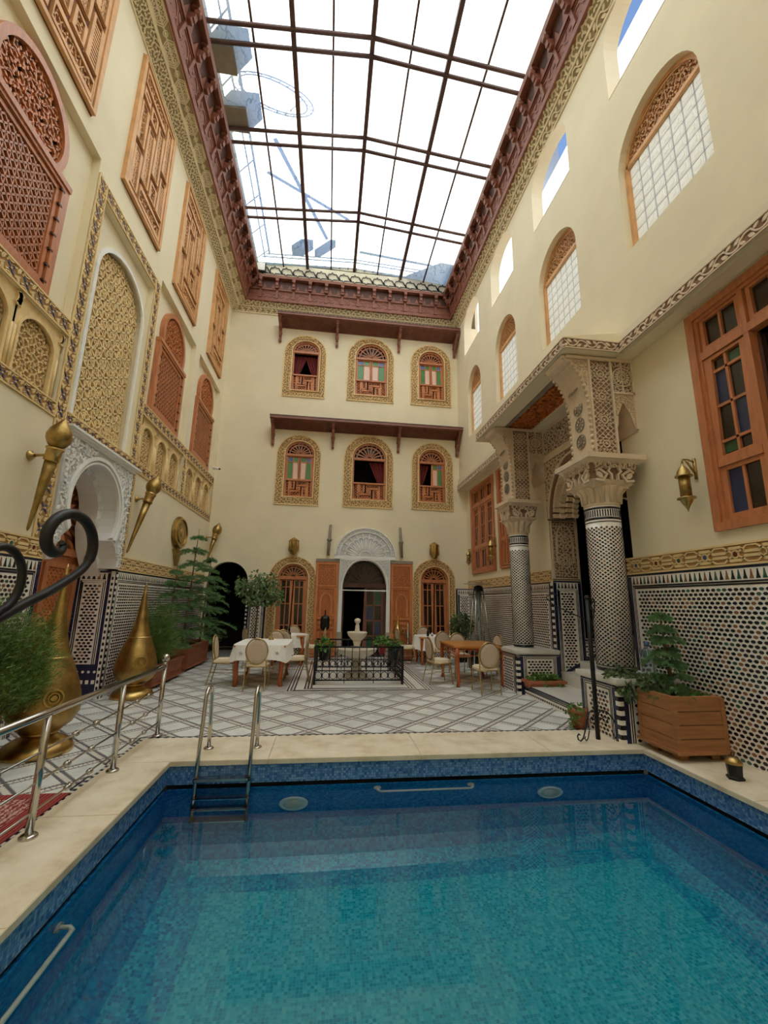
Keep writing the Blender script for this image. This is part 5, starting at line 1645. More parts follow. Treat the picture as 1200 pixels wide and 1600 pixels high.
# ================================================================ loose things
# ---- timber awnings on the end wall
def awning(z, x0, x1, lab):
    a = root('awning', lab, 'awning', ((x0 + x1) / 2, YB, z), group='timber awnings on the end wall')
    dy, dz = .55, .17
    slope = Fr((0, YB, z - dz), XA, Vector((0, -dy, dz)).normalized(), Vector((0, -dz, -dy)).normalized())
    L = math.hypot(dy, dz)
    n = 11
    w = (x1 - x0) / n
    for i in range(n):
        seg(a, 'panel', 'wood_awning', lambda m: (m.rect(slope, x0 + i * w + .012, x0 + (i + 1) * w - .012, 0, L, -.04, 0, 0, True), arabesque(m, slope, rectp(x0 + i * w + .06, x0 + (i + 1) * w - .06, .06, L - .06), .14, 0, .018, 0, i)))
    seg(a, 'rail', 'wood_awning', lambda m: (m.rect(slope, x0 - .02, x1 + .02, L - .06, L + .02, -.05, .03, 0, True), m.rect(slope, x0, x1, 0, .04, -.02, .02), [m.rect(slope, x0 + i * w - .018, x0 + i * w + .018, 0, L, -.02, .02) for i in range(n + 1)]))
    seg(a, 'roof_board', 'wood_cornice_dark', lambda m: m.rect(slope, x0 - .03, x1 + .03, -.02, L + .03, -.09, -.05, 0, True))
    for f in (0, .315, .67, 1):
        x = x0 + .05 + (x1 - x0 - .1) * f
        g = Fr((x, YB, z), (0, -1, 0), ZA, XA)
        pl = [(0, -.75), (.05, -.78), (.09, -.72), (.09, -.60), (.16, -.52), (.20, -.40), (.30, -.34), (.36, -.22), (.46, -.14), (.50, -.03), (0, -.16)]
        seg(a, 'bracket', 'wood_cornice', lambda m: (m.prism(g, pl, -.04, .04, 0, True), m.rect(g, .0, .12, -.44, -.38, -.055, .055, 0, True), m.rect(g, .38, .52, -.08, -.03, -.055, .055, 0, True)))
awning(7.35, -2.05, 4.22, 'lower long timber awning on brackets, between the two window rows')
awning(11.08, -2.06, 4.19, 'upper long timber awning on brackets, just under the carved cornice')

# ---- brass torches, shield, lanterns, poles
def torch(tip, head, wallx, lab):
    tip, head = Vector(tip), Vector(head)
    ax = (head - tip).normalized()
    u = ax.cross(Vector(YA)).normalized(); v = ax.cross(u)
    L = (head - tip).length
    t = root('torch', lab, 'torch', tip, group='brass torches on the left wall')
    fr = Fr(tip, u, v, ax)
    co_ = seg(t, 'cone', 'brass_old', lambda m: m.lathe(fr, [(.006, 0), (.018, .03), (.035, L * .3), (.055, L * .55), (.068, L * .78)], 16))
    seg(co_, 'collar', 'brass_rim', lambda m: m.lathe(fr, [(.08, L * .78), (.088, L * .785), (.084, L * .80), (.086, L * .90), (.10, L * .91), (.10, L * .93), (.06, L * .94)], 16))
    seg(t, 'flame_head', 'brass_old', lambda m: m.lathe(fr, [(.05, L * .93), (.09, L * .95), (.13, L * .95 + .07), (.138, L * .95 + .13), (.115, L * .95 + .21), (.066, L * .95 + .28), (.026, L * .95 + .33), (.004, L * .95 + .37)], 18))
    b = tip + ax * L * .85
    seg(t, 'wall_bracket', 'brass', lambda m: (m.tube([b, Vector((wallx, b.y, b.z - .02))], .018, 8), m.lathe(Fr((wallx, b.y, b.z - .02), YA, ZA, XA), [(.06, 0), (.06, .02), (.03, .03), (.03, .06)], 14)))
torch((-3.64, 5.60, 2.42), (-3.40, 5.46, 3.52), XL, 'large brass torch with bulb head left of the white door surround')
torch((-3.64, 8.22, 2.44), (-3.44, 8.46, 3.70), XL, 'brass torch right of the white door surround')
torch((-3.58, 13.1, 2.70), (-3.42, 13.25, 3.62), XL, 'smaller brass torch in the far left corner above the dark arch')
sh = root('wall_shield', 'engraved oval brass shield with pointed lower tip on the left wall behind the pine', 'shield', (XL, 10.9, 2.5))
sf = Fr((XL, 10.85, 3.22), YA, ZA, XA)
def shield(m):
    for k, (s, d) in enumerate(((1.0, .05), (.94, .08), (.6, .10))):
        m.prism(sf, [(.46 * s * cos(2 * PI * i / 28), .40 * s * sin(2 * PI * i / 28)) for i in range(28)], .02, d)
seg(sh, 'disc', 'brass_old', shield)
seg(sh, 'boss', 'brass_rim', lambda m: (m.stroke(sf, [(.40 * cos(2 * PI * i / 24), .34 * sin(2 * PI * i / 24)) for i in range(24)], .03, .07, .11, True), m.lathe(sf, [(.12, .09), (.10, .11), (.04, .12), (.001, .122)], 16)))
seg(sh, 'tip', 'brass_old', lambda m: (m.prism(sf, [(-.26, -.42), (.26, -.42), (.18, -.52), (-.18, -.52)], .0, .09), m.prism(sf, [(-.17, -.52), (.17, -.52), (.10, -.68), (0, -.80), (-.10, -.68)], .0, .07)))

def hex_lantern(x, z, lab):
    l = root('wall_lantern', lab, 'lantern', (x, YB, z), group='brass box lanterns on the end wall')
    c = up(x, YB - .17, z)
    seg(l, 'cage', 'brass_old', lambda m: m.lathe(c, [(.03, -.27), (.09, -.24), (.14, -.15), (.145, .12), (.14, .15)], 8, smooth=False))
    seg(l, 'cap', 'brass_rim', lambda m: m.lathe(c, [(.16, .15), (.16, .17), (.10, .22), (.05, .25), (.02, .27)], 8, smooth=False))
    seg(l, 'rib', 'brass_rim', lambda m: [m.tube([c.p(.15 * cos(PI * k / 4), .15 * sin(PI * k / 4), -.15), c.p(.15 * cos(PI * k / 4), .15 * sin(PI * k / 4), .15)], .010, 5) for k in range(8)])
    seg(l, 'wall_mount', 'brass_old', lambda m: m.box(x - .04, x + .04, YB - .12, YB, z - .05, z + .12))
hex_lantern(-1.11, 3.30, 'faceted brass lantern above the left arched door')
hex_lantern(3.33, 3.31, 'faceted brass lantern above the right arched door')
for x, lab in ((-.03, 'slim wooden pole fixed to the wall left of the white portal head'), (2.25, 'slim wooden pole fixed to the wall right of the white portal head')):
    p = root('wall_pole', lab, 'pole', (x, YB, 3.05), group='wooden poles beside the portal')
    lean = -.03 if x > 1 else .02
    seg(p, 'pole', 'stringer', lambda m: m.tube([(x - lean, YB - .09, 3.05), (x, YB - .10, 3.5), (x + lean, YB - .09, 4.02)], [.045, .05, .042], 10))
    seg(p, 'clamp', 'stringer', lambda m: (m.lathe(up(x, YB - .10, 3.50), [(.052, 0), (.075, .01), (.075, .07), (.052, .08)], 10), m.box(x - .03, x + .03, YB - .08, YB, 3.50, 3.58)))
def tube_lantern(x, y, z0, z1, wall, lab, r=.085, ax=1):
    l = root('wall_lantern', lab, 'lantern', (x, y, z0))
    h = z1 - z0
    c = up(x, y, z0)
    seg(l, 'cylinder', 'brass_old', lambda m: m.lathe(c, [(r * .8, h * .27), (r * .8, h * .70)], 18))
    seg(l, 'top_cap', 'brass', lambda m: m.lathe(c, [(r * 1.25, h * .69), (r * 1.25, h * .715), (r * .95, h * .73), (r * .9, h * .79), (r * .55, h * .87), (r * .2, h * .92), (r * .12, h * .97)], 18))
    seg(l, 'finial', 'brass', lambda m: m.lathe(c, [(.003, 0), (.012, h * .05), (r * .35, h * .10), (r * .8, h * .19), (r * .95, h * .245), (r * 1.3, h * .25), (r * 1.3, h * .275), (r * .8, h * .285)], 18))
    dx = wall - x
    def br(m):
        P = (lambda a, b: Vector((x + dx * a, y, z1 + b))) if ax else (lambda a, b: Vector((x, y + (wall - y) * a, z1 + b)))
        m.tube([P(0, -.03), P(.05, .03), P(.5, .03), P(1, 0)], .012, 6)
        m.tube([P(.3, .02), P(.6, -.06), P(1, -.17)], .014, 6)
        m.tube([P(.97, .05), P(.97, -.22)], .022, 6)
    seg(l, 'bracket', 'brass_old', br)
tube_lantern(4.32, 4.57, 2.80, 3.44, XR, 'large cylindrical brass lantern on the wall left of the big casement window', .078)
tube_lantern(4.34, 11.08, 2.76, 3.40, XR, 'cylindrical brass lantern behind the far column, between two casement windows')
tube_lantern(4.42, 13.22, 2.84, 3.34, XR, 'small brass lantern in the right corner beside the last casement window', .07)

# ---- brass cone vessels
def vessel(x, y, rb, lab, H=1.92, s=1.0):
    v = root('brass_vessel', lab, 'vessel', (x, y, 0), group='tall brass cone vessels')
    c = up(x, y, 0)
    seg(v, 'foot', 'brass_rim', lambda m: m.lathe(c, [(rb * .98, 0), (rb, .03), (rb * .99, .05), (rb * .9, .10), (rb * .66, .15), (rb * .5, .17), (rb * .46, .20)], 36))
    seg(v, 'body', 'brass_old', lambda m: m.lathe(c, [(rb * .46, .19), (rb * .58, .23), (rb * .84, .30), (rb * 1.0, .40), (rb * 1.02, .48), (rb * .96, .60), (rb * .84, .74), (rb * .70, .86), (rb * .55, .98), (rb * .42, 1.10), (rb * .33, 1.22), (rb * .245, 1.40), (rb * .16, 1.58), (rb * .095, 1.74), (.016, H - .06)], 40))
    seg(v, 'neck_ring', 'brass_rim', lambda m: m.lathe(c, [(rb * .56, .965), (rb * .59, .98), (rb * .55, .995)], 36))
    seg(v, 'foot_ring', 'brass_rim', lambda m: m.lathe(c, [(rb * .5, .195), (rb * .56, .215), (rb * .5, .235)], 36))
    seg(v, 'finial', 'brass_rim', lambda m: m.lathe(c, [(.016, H - .08), (.03, H - .05), (.014, H - .03), (.022, H), (.012, H + .03), (.002, H + .07)], 12))
    a = math.atan2(-y, -x) + .2
    n_ = Vector((cos(a), sin(a), .12)).normalized(); t_ = Vector((-sin(a), cos(a), 0))
    m_ = Fr(Vector((x, y, .60)) + Vector((cos(a), sin(a), 0)) * rb * 1.045, t_, n_.cross(t_), n_)
    seg(v, 'medallion', 'brass_rim', lambda m: (m.stroke(m_, ngon(0, 0, .085, 20), .014, -.02, .02, True), m.stroke(m_, ngon(0, 0, .05, 16), .010, -.02, .022, True), m.prism(m_, ngon(0, 0, .03, 8), -.02, .02)))
vessel(-3.04, 5.46, .335, 'tall brass cone vessel behind the handrail, half covered by the nearest shrub', 1.96)
vessel(-3.23, 8.22, .33, 'tall brass cone vessel on the floor right of the wooden door, fully in view', 1.85)

# ---- foliage helpers
def needles(m, fr_pts, n, L, w, spread, r, droop=.3):
    """needles along a branch polyline"""
    for k in range(n):
        t = (k + r.random()) / n * (len(fr_pts) - 1)
        i = min(int(t), len(fr_pts) - 2)
        p = fr_pts[i].lerp(fr_pts[i + 1], t - i)
        d = (fr_pts[i + 1] - fr_pts[i]).normalized()
        s = d.cross(Vector(ZA))
        s = s.normalized() if s.length > .05 else Vector(XA)
        a = r.uniform(-1, 1) * spread
        sg = 1 if k % 2 else -1
        q = (d * .55 + s * sg * cos(a) + Vector((0, 0, sin(a) - droop * .4))).normalized()
        l = L * r.uniform(.7, 1.2)
        wv = q.cross(d)
        wv = wv.normalized() * w if wv.length > .01 else Vector((0, 0, w))
        m.face([p - wv, p + wv, p + q * l], 0)
def araucaria(x, y, z0, H, R0, lab, grp, seed, tiers=8, lean=(0, 0), zmin=.18, par=None, dens=.62):
    r = random.Random(seed)
    t = root('norfolk_pine', lab, 'tree', (x, y, z0), group=grp)
    top = Vector((x + lean[0], y + lean[1], z0 + H))
    base = Vector((x, y, z0))
    seg(t, 'trunk', 'bark', lambda m: m.tube([base, base.lerp(top, .4), base.lerp(top, .75), top], [.028, .022, .013, .004], 7))
    fo, br = MB(), MB()
    for k in range(tiers):
        f = zmin + (1 - zmin) * (k + .0) / (tiers - .35)
        c = base.lerp(top, f)
        L = R0 * (1 - f) ** .75 + .06
        nb = (6, 5, 6)[k % 3]
        a0 = r.uniform(0, 6.28)
        for b in range(nb):
            a = a0 + 2 * PI * b / nb + r.uniform(-.2, .2)
            l = L * r.uniform(.62, 1.2)
            if cos(a) < -.05: l = max(.06, min(l, (x + lean[0] * f - XL - .07) / -cos(a) / 1.12))
            if cos(a) > .05: l = max(.06, min(l, (XR - .07 - x) / cos(a) / 1.12))
            tl_, dr_ = r.uniform(.02, .24), r.uniform(.10, .34)
            c_off = Vector((0, 0, r.uniform(-.03, .03)))
            pts = []
            for q in range(6):
                s = q / 5
                pts.append(c + c_off + Vector((cos(a) * l * s, sin(a) * l * s, tl_ * l * sin(s * 2.6) - dr_ * l * s * s)))
            br.tube(pts, [.009, .008, .007, .006, .004, .002], 4)
            needles(fo, pts, int((70 + 190 * l) * dens), .075, .006, 1.2, r)
            for q in (2, 3, 4):                      # side shoots
                for sg in (-1, 1):
                    d = (pts[q] - pts[q - 1]).normalized()
                    s = d.cross(Vector(ZA)).normalized()
                    e = pts[q] + (d * .7 + s * sg) * l * .26
                    e.x = max(XL + .10, min(XR - .10, e.x))
                    needles(fo, [pts[q], pts[q].lerp(e, .5), e], int(46 * dens), .06, .0055, 1.2, r)
    br.build('branch', 'bark', t, kind='stuff')
    fo.build('foliage', 'leaf_pine', t, kind='stuff')
    return t
def fluffy(x, y, z0, H, R0, lab, seed, n=16000, name='feathery_shrub', m_='leaf_shrub'):
    r = random.Random(seed)
    t = root(name, lab, 'shrub', (x, y, z0), group='feathery shrubs by the left wall')
    st, fo = MB(), MB()
    for k in range(46):
        a = r.uniform(0, 6.28); b = r.random() ** .6
        tip = Vector((max(XL + .14, x + cos(a) * R0 * b), y + sin(a) * R0 * b, z0 + H * (.35 + .65 * r.random()) * (1 - .28 * b * b)))
        p0 = Vector((x + r.uniform(-.05, .05), y + r.uniform(-.05, .05), z0))
        mid = p0.lerp(tip, .55) + Vector((cos(a), sin(a), 0)) * R0 * .15
        mid.x = max(mid.x, XL + .12)
        st.tube([p0, mid, tip], [.007, .005, .002], 4)
        per = n // 46
        for q in range(per):
            s = r.random() ** .7
            c = (mid.lerp(tip, s) if r.random() < .75 else p0.lerp(mid, .3 + .7 * s))
            c = c + Vector((r.gauss(0, .085), r.gauss(0, .085), r.gauss(0, .07)))
            if c.x < XL + .11: c.x = XL + .11 + r.random() * .08
            d = Vector((r.gauss(0, 1) + cos(a) * .8, r.gauss(0, 1) + sin(a) * .8, r.gauss(.5, .8))).normalized()
            wv = d.cross(Vector((r.random(), r.random(), r.random()))).normalized() * .0042
            fo.face([c - wv, c + wv, c + d * r.uniform(.04, .09)], 0)
    st.build('stem', 'bark', t, kind='stuff'); fo.build('foliage', m_, t, kind='stuff')
def leafy(par, c, rx, ry, rz_, n, L, m_, seed, name='foliage', hang=0.0):
    r = random.Random(seed)
    fo = MB()
    for k in range(n):
        while True:
            p = Vector((r.uniform(-1, 1), r.uniform(-1, 1), r.uniform(-1, 1)))
            if .15 < p.length < 1: break
        q = Vector((c[0] + p.x * rx, c[1] + p.y * ry, c[2] + p.z * rz_))
        d = Vector((p.x + r.gauss(0, .5), p.y + r.gauss(0, .5), p.z * .6 + r.gauss(0, .5) - hang)).normalized()
        s = d.cross(Vector((r.gauss(0, 1), r.gauss(0, 1), r.gauss(0, 1)))).normalized()
        nn = s.cross(d) * .12
        l = L * r.uniform(.7, 1.2)
        w = l * .26
        fo.face([q, q + d * l * .4 + s * w + nn * l, q + d * l * .75 + s * w * .7 + nn * l, q + d * l, q + d * l * .75 - s * w * .7 + nn * l, q + d * l * .4 - s * w + nn * l], 0)
    return fo.build(name, m_, par, kind='stuff')

# ---- timber planters
def planter(x0, x1, y0, y1, h, lab, m_='wood_planter_red', rows=3, foot=.07, taper=.03, grp='red brown timber planters along the left wall'):
    p = root('planter_box', lab, 'planter', ((x0 + x1) / 2, (y0 + y1) / 2, 0), group=grp)
    z0 = foot
    for k in range(rows):
        a, b = z0 + (h - z0) * k / rows + .004, z0 + (h - z0) * (k + 1) / rows - .004
        ta = taper * (1 - (a - z0) / (h - z0))
        fa_, fb2 = Fr((0, y0 + ta, 0), XA, ZA, (0, -1, 0)), Fr((0, y1 - ta, 0), XA, ZA, YA)
        fc_, fd_ = Fr((x0 + ta, 0, 0), YA, ZA, (-1, 0, 0)), Fr((x1 - ta, 0, 0), YA, ZA, XA)
        for fr, u0, u1 in ((fa_, x0 + ta, x1 - ta), (fb2, x0 + ta, x1 - ta), (fc_, y0 + ta, y1 - ta), (fd_, y0 + ta, y1 - ta)):
            seg(p, 'plank', m_, lambda m: m.rect(fr, u0 + .01, u1 - .01, a, b, -.025, -.002 + .002 * (k % 2), 0, True))
    for x in (x0, x1):
        for y in (y0, y1):
            sx, sy = (1 if x == x0 else -1), (1 if y == y0 else -1)
            seg(p, 'corner_post', m_, lambda m: m.prism(up(0, 0, z0), [(x + sx * taper, y + sy * taper), (x + sx * (taper + .05), y + sy * taper), (x + sx * (taper + .05), y + sy * (taper + .05)), (x + sx * taper, y + sy * (taper + .05))], 0, h - z0, 0, True))
            seg(p, 'foot', m_, lambda m: m.box(min(x + sx * .06, x + sx * .16), max(x + sx * .06, x + sx * .16), min(y + sy * .05, y + sy * .16), max(y + sy * .05, y + sy * .16), 0, z0))
    seg(p, 'rim', m_, lambda m: m.stroke(up(0, 0, h), rectp(x0 + .02, x1 - .02, y0 + .02, y1 - .02), .05, -.01, .015, True))
    seg(p, 'base_rail', m_, lambda m: m.stroke(up(0, 0, z0), rectp(x0 + taper, x1 - taper, y0 + taper, y1 - taper), .05, -.012, .02, True))
    seg(p, 'soil', 'soil', lambda m: m.box(x0 + .05, x1 - .05, y0 + .05, y1 - .05, z0, h - .06))
    return p
planter(-3.66, -3.14, 4.60, 5.02, .50, 'red brown planter box at the left picture edge under the nearest shrub')
fluffy(-3.26, 4.86, .44, 1.22, .54, 'nearest dense feathery shrub at the left picture edge, covering the brass vessel', 5, 26000)
planter(-3.64, -3.10, 8.72, 10.36, .40, 'long red brown planter box right of the fully visible brass vessel')
fluffy(-3.38, 9.15, .34, 1.38, .42, 'feathery green shrub in the planter just right of the brass vessel', 6, 15000)
planter(-3.66, -3.14, 10.86, 12.62, .56, 'far red brown planter box before the dark arch, next to the tables')
GP = 'norfolk pines along the left wall'
araucaria(-3.35, 9.9, .34, 2.05, .62, 'leafy pine sapling between the feathery shrub and the tallest pine', GP, 41, 7, (.02, .1))
araucaria(-3.36, 11.0, .50, 2.85, .95, 'tallest tiered pine before the brass shield on the left wall', GP, 42, 8, (.14, -.1), .10)
araucaria(-3.30, 12.2, .50, 2.35, .95, 'wide tiered pine in front of the dark arch in the far left corner', GP, 43, 8, (.12, -.1), .15)
# ficus by the dark arch
fi = root('ficus_tree', 'slender ficus with a loose grey green crown right of the dark arch', 'tree', (-2.0, 12.75, 0))
seg(fi, 'pot', 'plastic_black', lambda m: m.lathe(up(-2.0, 12.75, 0), [(.13, 0), (.17, .3), (.18, .32), (.16, .32), (.15, .28)], 16))
seg(fi, 'trunk', 'bark', lambda m: (m.tube([(-2.0, 12.75, .2), (-1.97, 12.72, .9), (-1.95, 12.7, 1.5), (-1.9, 12.65, 1.9)], [.022, .02, .017, .01], 6), m.tube([(-1.95, 12.7, 1.4), (-2.2, 12.65, 1.8), (-2.35, 12.6, 2.0)], [.014, .01, .005], 5), m.tube([(-1.95, 12.7, 1.45), (-1.7, 12.6, 1.75), (-1.5, 12.55, 1.9)], [.014, .01, .005], 5)))
for k, (dx, dz, rx_, rz2, nl) in enumerate(((-.05, .12, .30, .26, 260), (-.38, .06, .26, .24, 170), (.32, .0, .28, .28, 220), (.12, -.22, .26, .20, 140), (-.22, -.24, .22, .18, 110), (.50, -.18, .16, .22, 80), (-.55, .22, .14, .20, 50), (-.1, .42, .18, .14, 50), (.3, .32, .16, .16, 60))):
    leafy(fi, (-1.92 + dx, 12.62, 1.92 + dz), rx_, .26, rz2, nl, .11, 'leaf_ficus', 440 + k, hang=.6)
# right corner shrub
cs = root('potted_shrub', 'dark green potted shrub in the right corner behind the patio heater', 'shrub', (3.95, 12.6, 0))
seg(cs, 'pot', 'plastic_black', lambda m: m.lathe(up(3.95, 12.6, 0), [(.14, 0), (.19, .3), (.2, .33), (.18, .33), (.17, .28)], 16))
seg(cs, 'stem', 'bark', lambda m: m.tube([(3.95, 12.6, .25), (3.95, 12.6, .9)], .02, 6))
leafy(cs, (3.95, 12.6, 1.0), .34, .34, .36, 900, .09, 'leaf_dull', 47)

# ---- planter with young pine on the coping, right
planter(3.86, 4.46, 4.62, 5.16, .66, 'light timber planter box on the pool coping beside the tiled pedestal', 'wood_planter', 4, .10, -.02, None)
araucaria(4.13, 4.92, .6, 1.02, .24, 'young pine in the timber planter box on the pool coping', None, 48, 7, (-.03, .05), .10, dens=.5)
pp = root('trailing_plant', 'small variegated leafy plants around the young pine in the coping planter', 'plant', (4.1, 4.9, .6))
leafy(pp, (3.96, 5.02, .72), .14, .16, .11, 160, .075, 'leaf_dull', 49)
leafy(pp, (4.30, 4.76, .66), .12, .1, .05, 70, .06, 'leaf_green', 50)
iv = root('trailing_plant', 'dull green leafy plant trailing over the edge of the near tiled pedestal', 'plant', (3.78, 5.36, .76))
leafy(iv, (3.84, 5.38, .80), .22, .16, .07, 150, .085, 'leaf_dull', 51, hang=.5)
leafy(iv, (3.80, 5.22, .64), .16, .06, .14, 90, .08, 'leaf_dull', 52, hang=1.2)
seg(iv, 'stem', 'bark', lambda m: m.tube([(3.84, 5.4, .765), (3.82, 5.3, .79), (3.8, 5.2, .74), (3.82, 5.18, .55)], .006, 5))
# water jug on the pedestal
jg = root('water_jug', 'clear plastic water jug with a blue cap on the near pedestal slab', 'jug', (4.30, 5.50, .76))
seg(jg, 'bottle', 'clear_glass', lambda m: m.lathe(up(4.30, 5.50, .762), [(.085, 0), (.09, .02), (.09, .24), (.075, .30), (.03, .36), (.028, .39)], 18))
seg(jg, 'cap', 'pane_blue', lambda m: m.lathe(up(4.30, 5.50, .762), [(.034, .37), (.034, .42), (.03, .43)], 14))
# terracotta troughs and pots
def trough(x0, x1, y0, y1, h, lab):
    t = root('terracotta_trough', lab, 'planter', ((x0 + x1) / 2, (y0 + y1) / 2, 0))
    def b(m):
        s = .045
        A, B = rectp(x0 + s, x1 - s, y0 + s, y1 - s), rectp(x0, x1, y0, y1)
        for i in range(4):
            j = (i + 1) % 4
            m.face([Vector((*A[i], 0.004)), Vector((*A[j], 0.004)), Vector((*B[j], h)), Vector((*B[i], h))])
        m.stroke(up(0, 0, h), rectp(x0, x1, y0, y1), .04, -.05, .0, True)
        m.box(x0 + s, x1 - s, y0 + s, y1 - s, .004, h - .04)
    seg(t, 'body', 'terracotta', b)
    leafy(t, ((x0 + x1) / 2, (y0 + y1) / 2, h + .03), (x1 - x0) * .46, .1, .06, 190, .07, 'leaf_green', 53)
    leafy(t, (x0 + .35, y0 - .0, h - .03), .1, .05, .1, 30, .06, 'leaf_green', 54, hang=1)
    leafy(t, (x1 - .1, y0 - .0, h - .03), .1, .05, .1, 36, .06, 'leaf_green', 55, hang=1)
trough(3.72, 4.42, 7.84, 8.11, .29, 'terracotta trough with green plants in front of the far tiled pedestal')
tp = root('terracotta_pot', 'small terracotta pot with trailing leaves beside the black iron post', 'planter', (3.52, 5.98, 0))
seg(tp, 'pot', 'terracotta', lambda m: m.lathe(up(3.52, 5.98, .006), [(.08, 0), (.12, .2), (.13, .2), (.13, .24), (.11, .24), (.1, .2)], 16))
leafy(tp, (3.46, 5.93, .26), .13, .1, .09, 90, .06, 'leaf_green', 56, hang=.6)
leafy(tp, (3.40, 5.90, .12), .06, .06, .1, 40, .05, 'leaf_green', 57, hang=.9)
# little lantern on the coping
ll = root('floor_lantern', 'small dark metal lantern standing on the coping at the right edge', 'lantern', (4.06, 4.16, .012))
lf = up(4.06, 4.16, .012)
seg(ll, 'body', 'iron', lambda m: m.lathe(lf, [(.075, 0), (.08, .02), (.062, .03), (.07, .13), (.075, .14)], 6, smooth=False))
seg(ll, 'dome', 'brass', lambda m: m.lathe(lf, [(.078, .14), (.07, .165), (.045, .19), (.02, .205)], 10))
seg(ll, 'ring', 'iron', lambda m: m.tube([lf.p(.018 * cos(a), 0, .222 + .018 * sin(a)) for a in [2 * PI * k / 12 for k in range(12)]], .004, 5, True))

# ---- stainless handrail by the pool
hr = root('handrail', 'polished steel handrail with beaded bars along the left coping', 'handrail', (-1.985, 4.2, .012))
py_ = (2.45, 3.64, 4.83, 5.93)
HX, HZ = -1.985, .80
for y in py_:
    po_ = seg(hr, 'post', 'steel', lambda m: m.tube([(HX, y, .012), (HX, y, HZ)], .026, 14))
    seg(po_, 'post_flange', 'steel', lambda m: m.lathe(up(HX, y, .012), [(.058, 0), (.058, .012), (.045, .022), (.026, .026)], 18))
seg(hr, 'top_rail', 'steel', lambda m: m.tube([(HX, py_[0] - .4, HZ + .018), (HX, py_[-1], HZ + .018)], .028, 14))
seg(hr, 'ball_finial', 'steel', lambda m: (m.ball((HX, py_[-1], HZ + .12), .048, 18), m.lathe(up(HX, py_[-1], HZ), [(.027, 0), (.03, .05), (.022, .075)], 14)))
HB = {}
for z in (.17, .36, .56):
    HB[z] = seg(hr, 'bar', 'steel', lambda m: m.tube([(HX, py_[0] - .4, z), (HX, py_[-1], z)], .008, 8))
for a, b in zip(py_, py_[1:]):
    for z in (.17, .36, .56):
        for t in ((.35, .62) if z != .36 else (.30, .60)):
            y = a + (b - a) * t
            seg(HB[z], 'bead', 'steel', lambda m: m.lathe(Fr((HX, y - .035, z), XA, ZA, YA), [(.008, 0), (.02, .01), (.024, .02), (.012, .033), (.012, .037), (.024, .05), (.02, .06), (.008, .07)], 12))
# ---- pool ladder and grab bars
ld = root('pool_ladder', 'stainless steel pool ladder with curved rails at the far pool edge', 'ladder', (-.99, 5.1, .012))
for x in (-1.25, -.725):
    pts = [(x, 5.43, .012), (x, 5.40, .30), (x, 5.36, .55)] + [(x, 5.23 + .13 * cos(math.radians(a)), .58 + .12 * sin(math.radians(a))) for a in range(20, 181, 16)] + [(x, 5.085, .45), (x, 5.03, .15), (x, 5.0, -.1), (x, 4.98, -.9)]
    ra_ = seg(ld, 'rail', 'steel', lambda m: m.tube(pts, .021, 12))
    seg(ra_, 'flange', 'steel', lambda m: m.lathe(up(x, 5.43, .012), [(.055, 0), (.055, .01), (.04, .02), (.022, .024)], 18))
for z in (-.135, -.38, -.62, -.86):
    tr_ = seg(ld, 'tread', 'steel', lambda m: (m.box(-1.25, -.725, 4.93, 5.03, z - .012, z + .012),))
    seg(tr_, 'tread_end', 'plastic_black', lambda m: (m.box(-1.262, -1.222, 4.945, 5.025, z - .022, z + .018), m.box(-.753, -.713, 4.945, 5.025, z - .022, z + .018)))
def grab(p, q, wn_, lab):
    g = root('grab_bar', lab, 'grab bar', p, group='submerged pool grab bars')
    p, q, wn_ = Vector(p), Vector(q), Vector(wn_)
    d = (q - p).normalized()
    a, b = p - wn_ * .1, q - wn_ * .1
    seg(g, 'bar', 'stone_white', lambda m: m.tube([a, a + wn_ * .07, p + d * .03, p + d * .08, q - d * .08, q - d * .03, b + wn_ * .07, b], .017, 10))
    seg(g, 'flange', 'stone_white', lambda m: [m.tube([c, c + wn_ * .015], .04, 14) for c in (a, b)])
grab((.62, PY1 - .10, -.36), (1.66, PY1 - .10, -.36), (0, -1, 0), 'pale grab bar under water on the far pool wall')
grab((PX0 + .10, 2.62, -.40), (PX0 + .10, 3.30, -.40), XA, 'pale grab bar under water on the left pool wall')
for x, lab in ((-.26, 'round underwater lamp on the far pool wall near the ladder'), (2.58, 'round underwater lamp on the far pool wall near the right corner')):
    l = root('pool_lamp', lab, 'lamp', (x, PY1, -.66), group='round underwater pool lamps')
    f = Fr((x, PY1, -.66), XA, ZA, (0, -1, 0))
    seg(l, 'rim', 'plastic_white', lambda m: m.lathe(f, [(.15, 0), (.15, .02), (.12, .035), (.115, .02)], 24))
    seg(l, 'lens', 'stone_white', lambda m: m.lathe(f, [(.115, .015), (.08, .035), (.03, .045), (.001, .047)], 24))
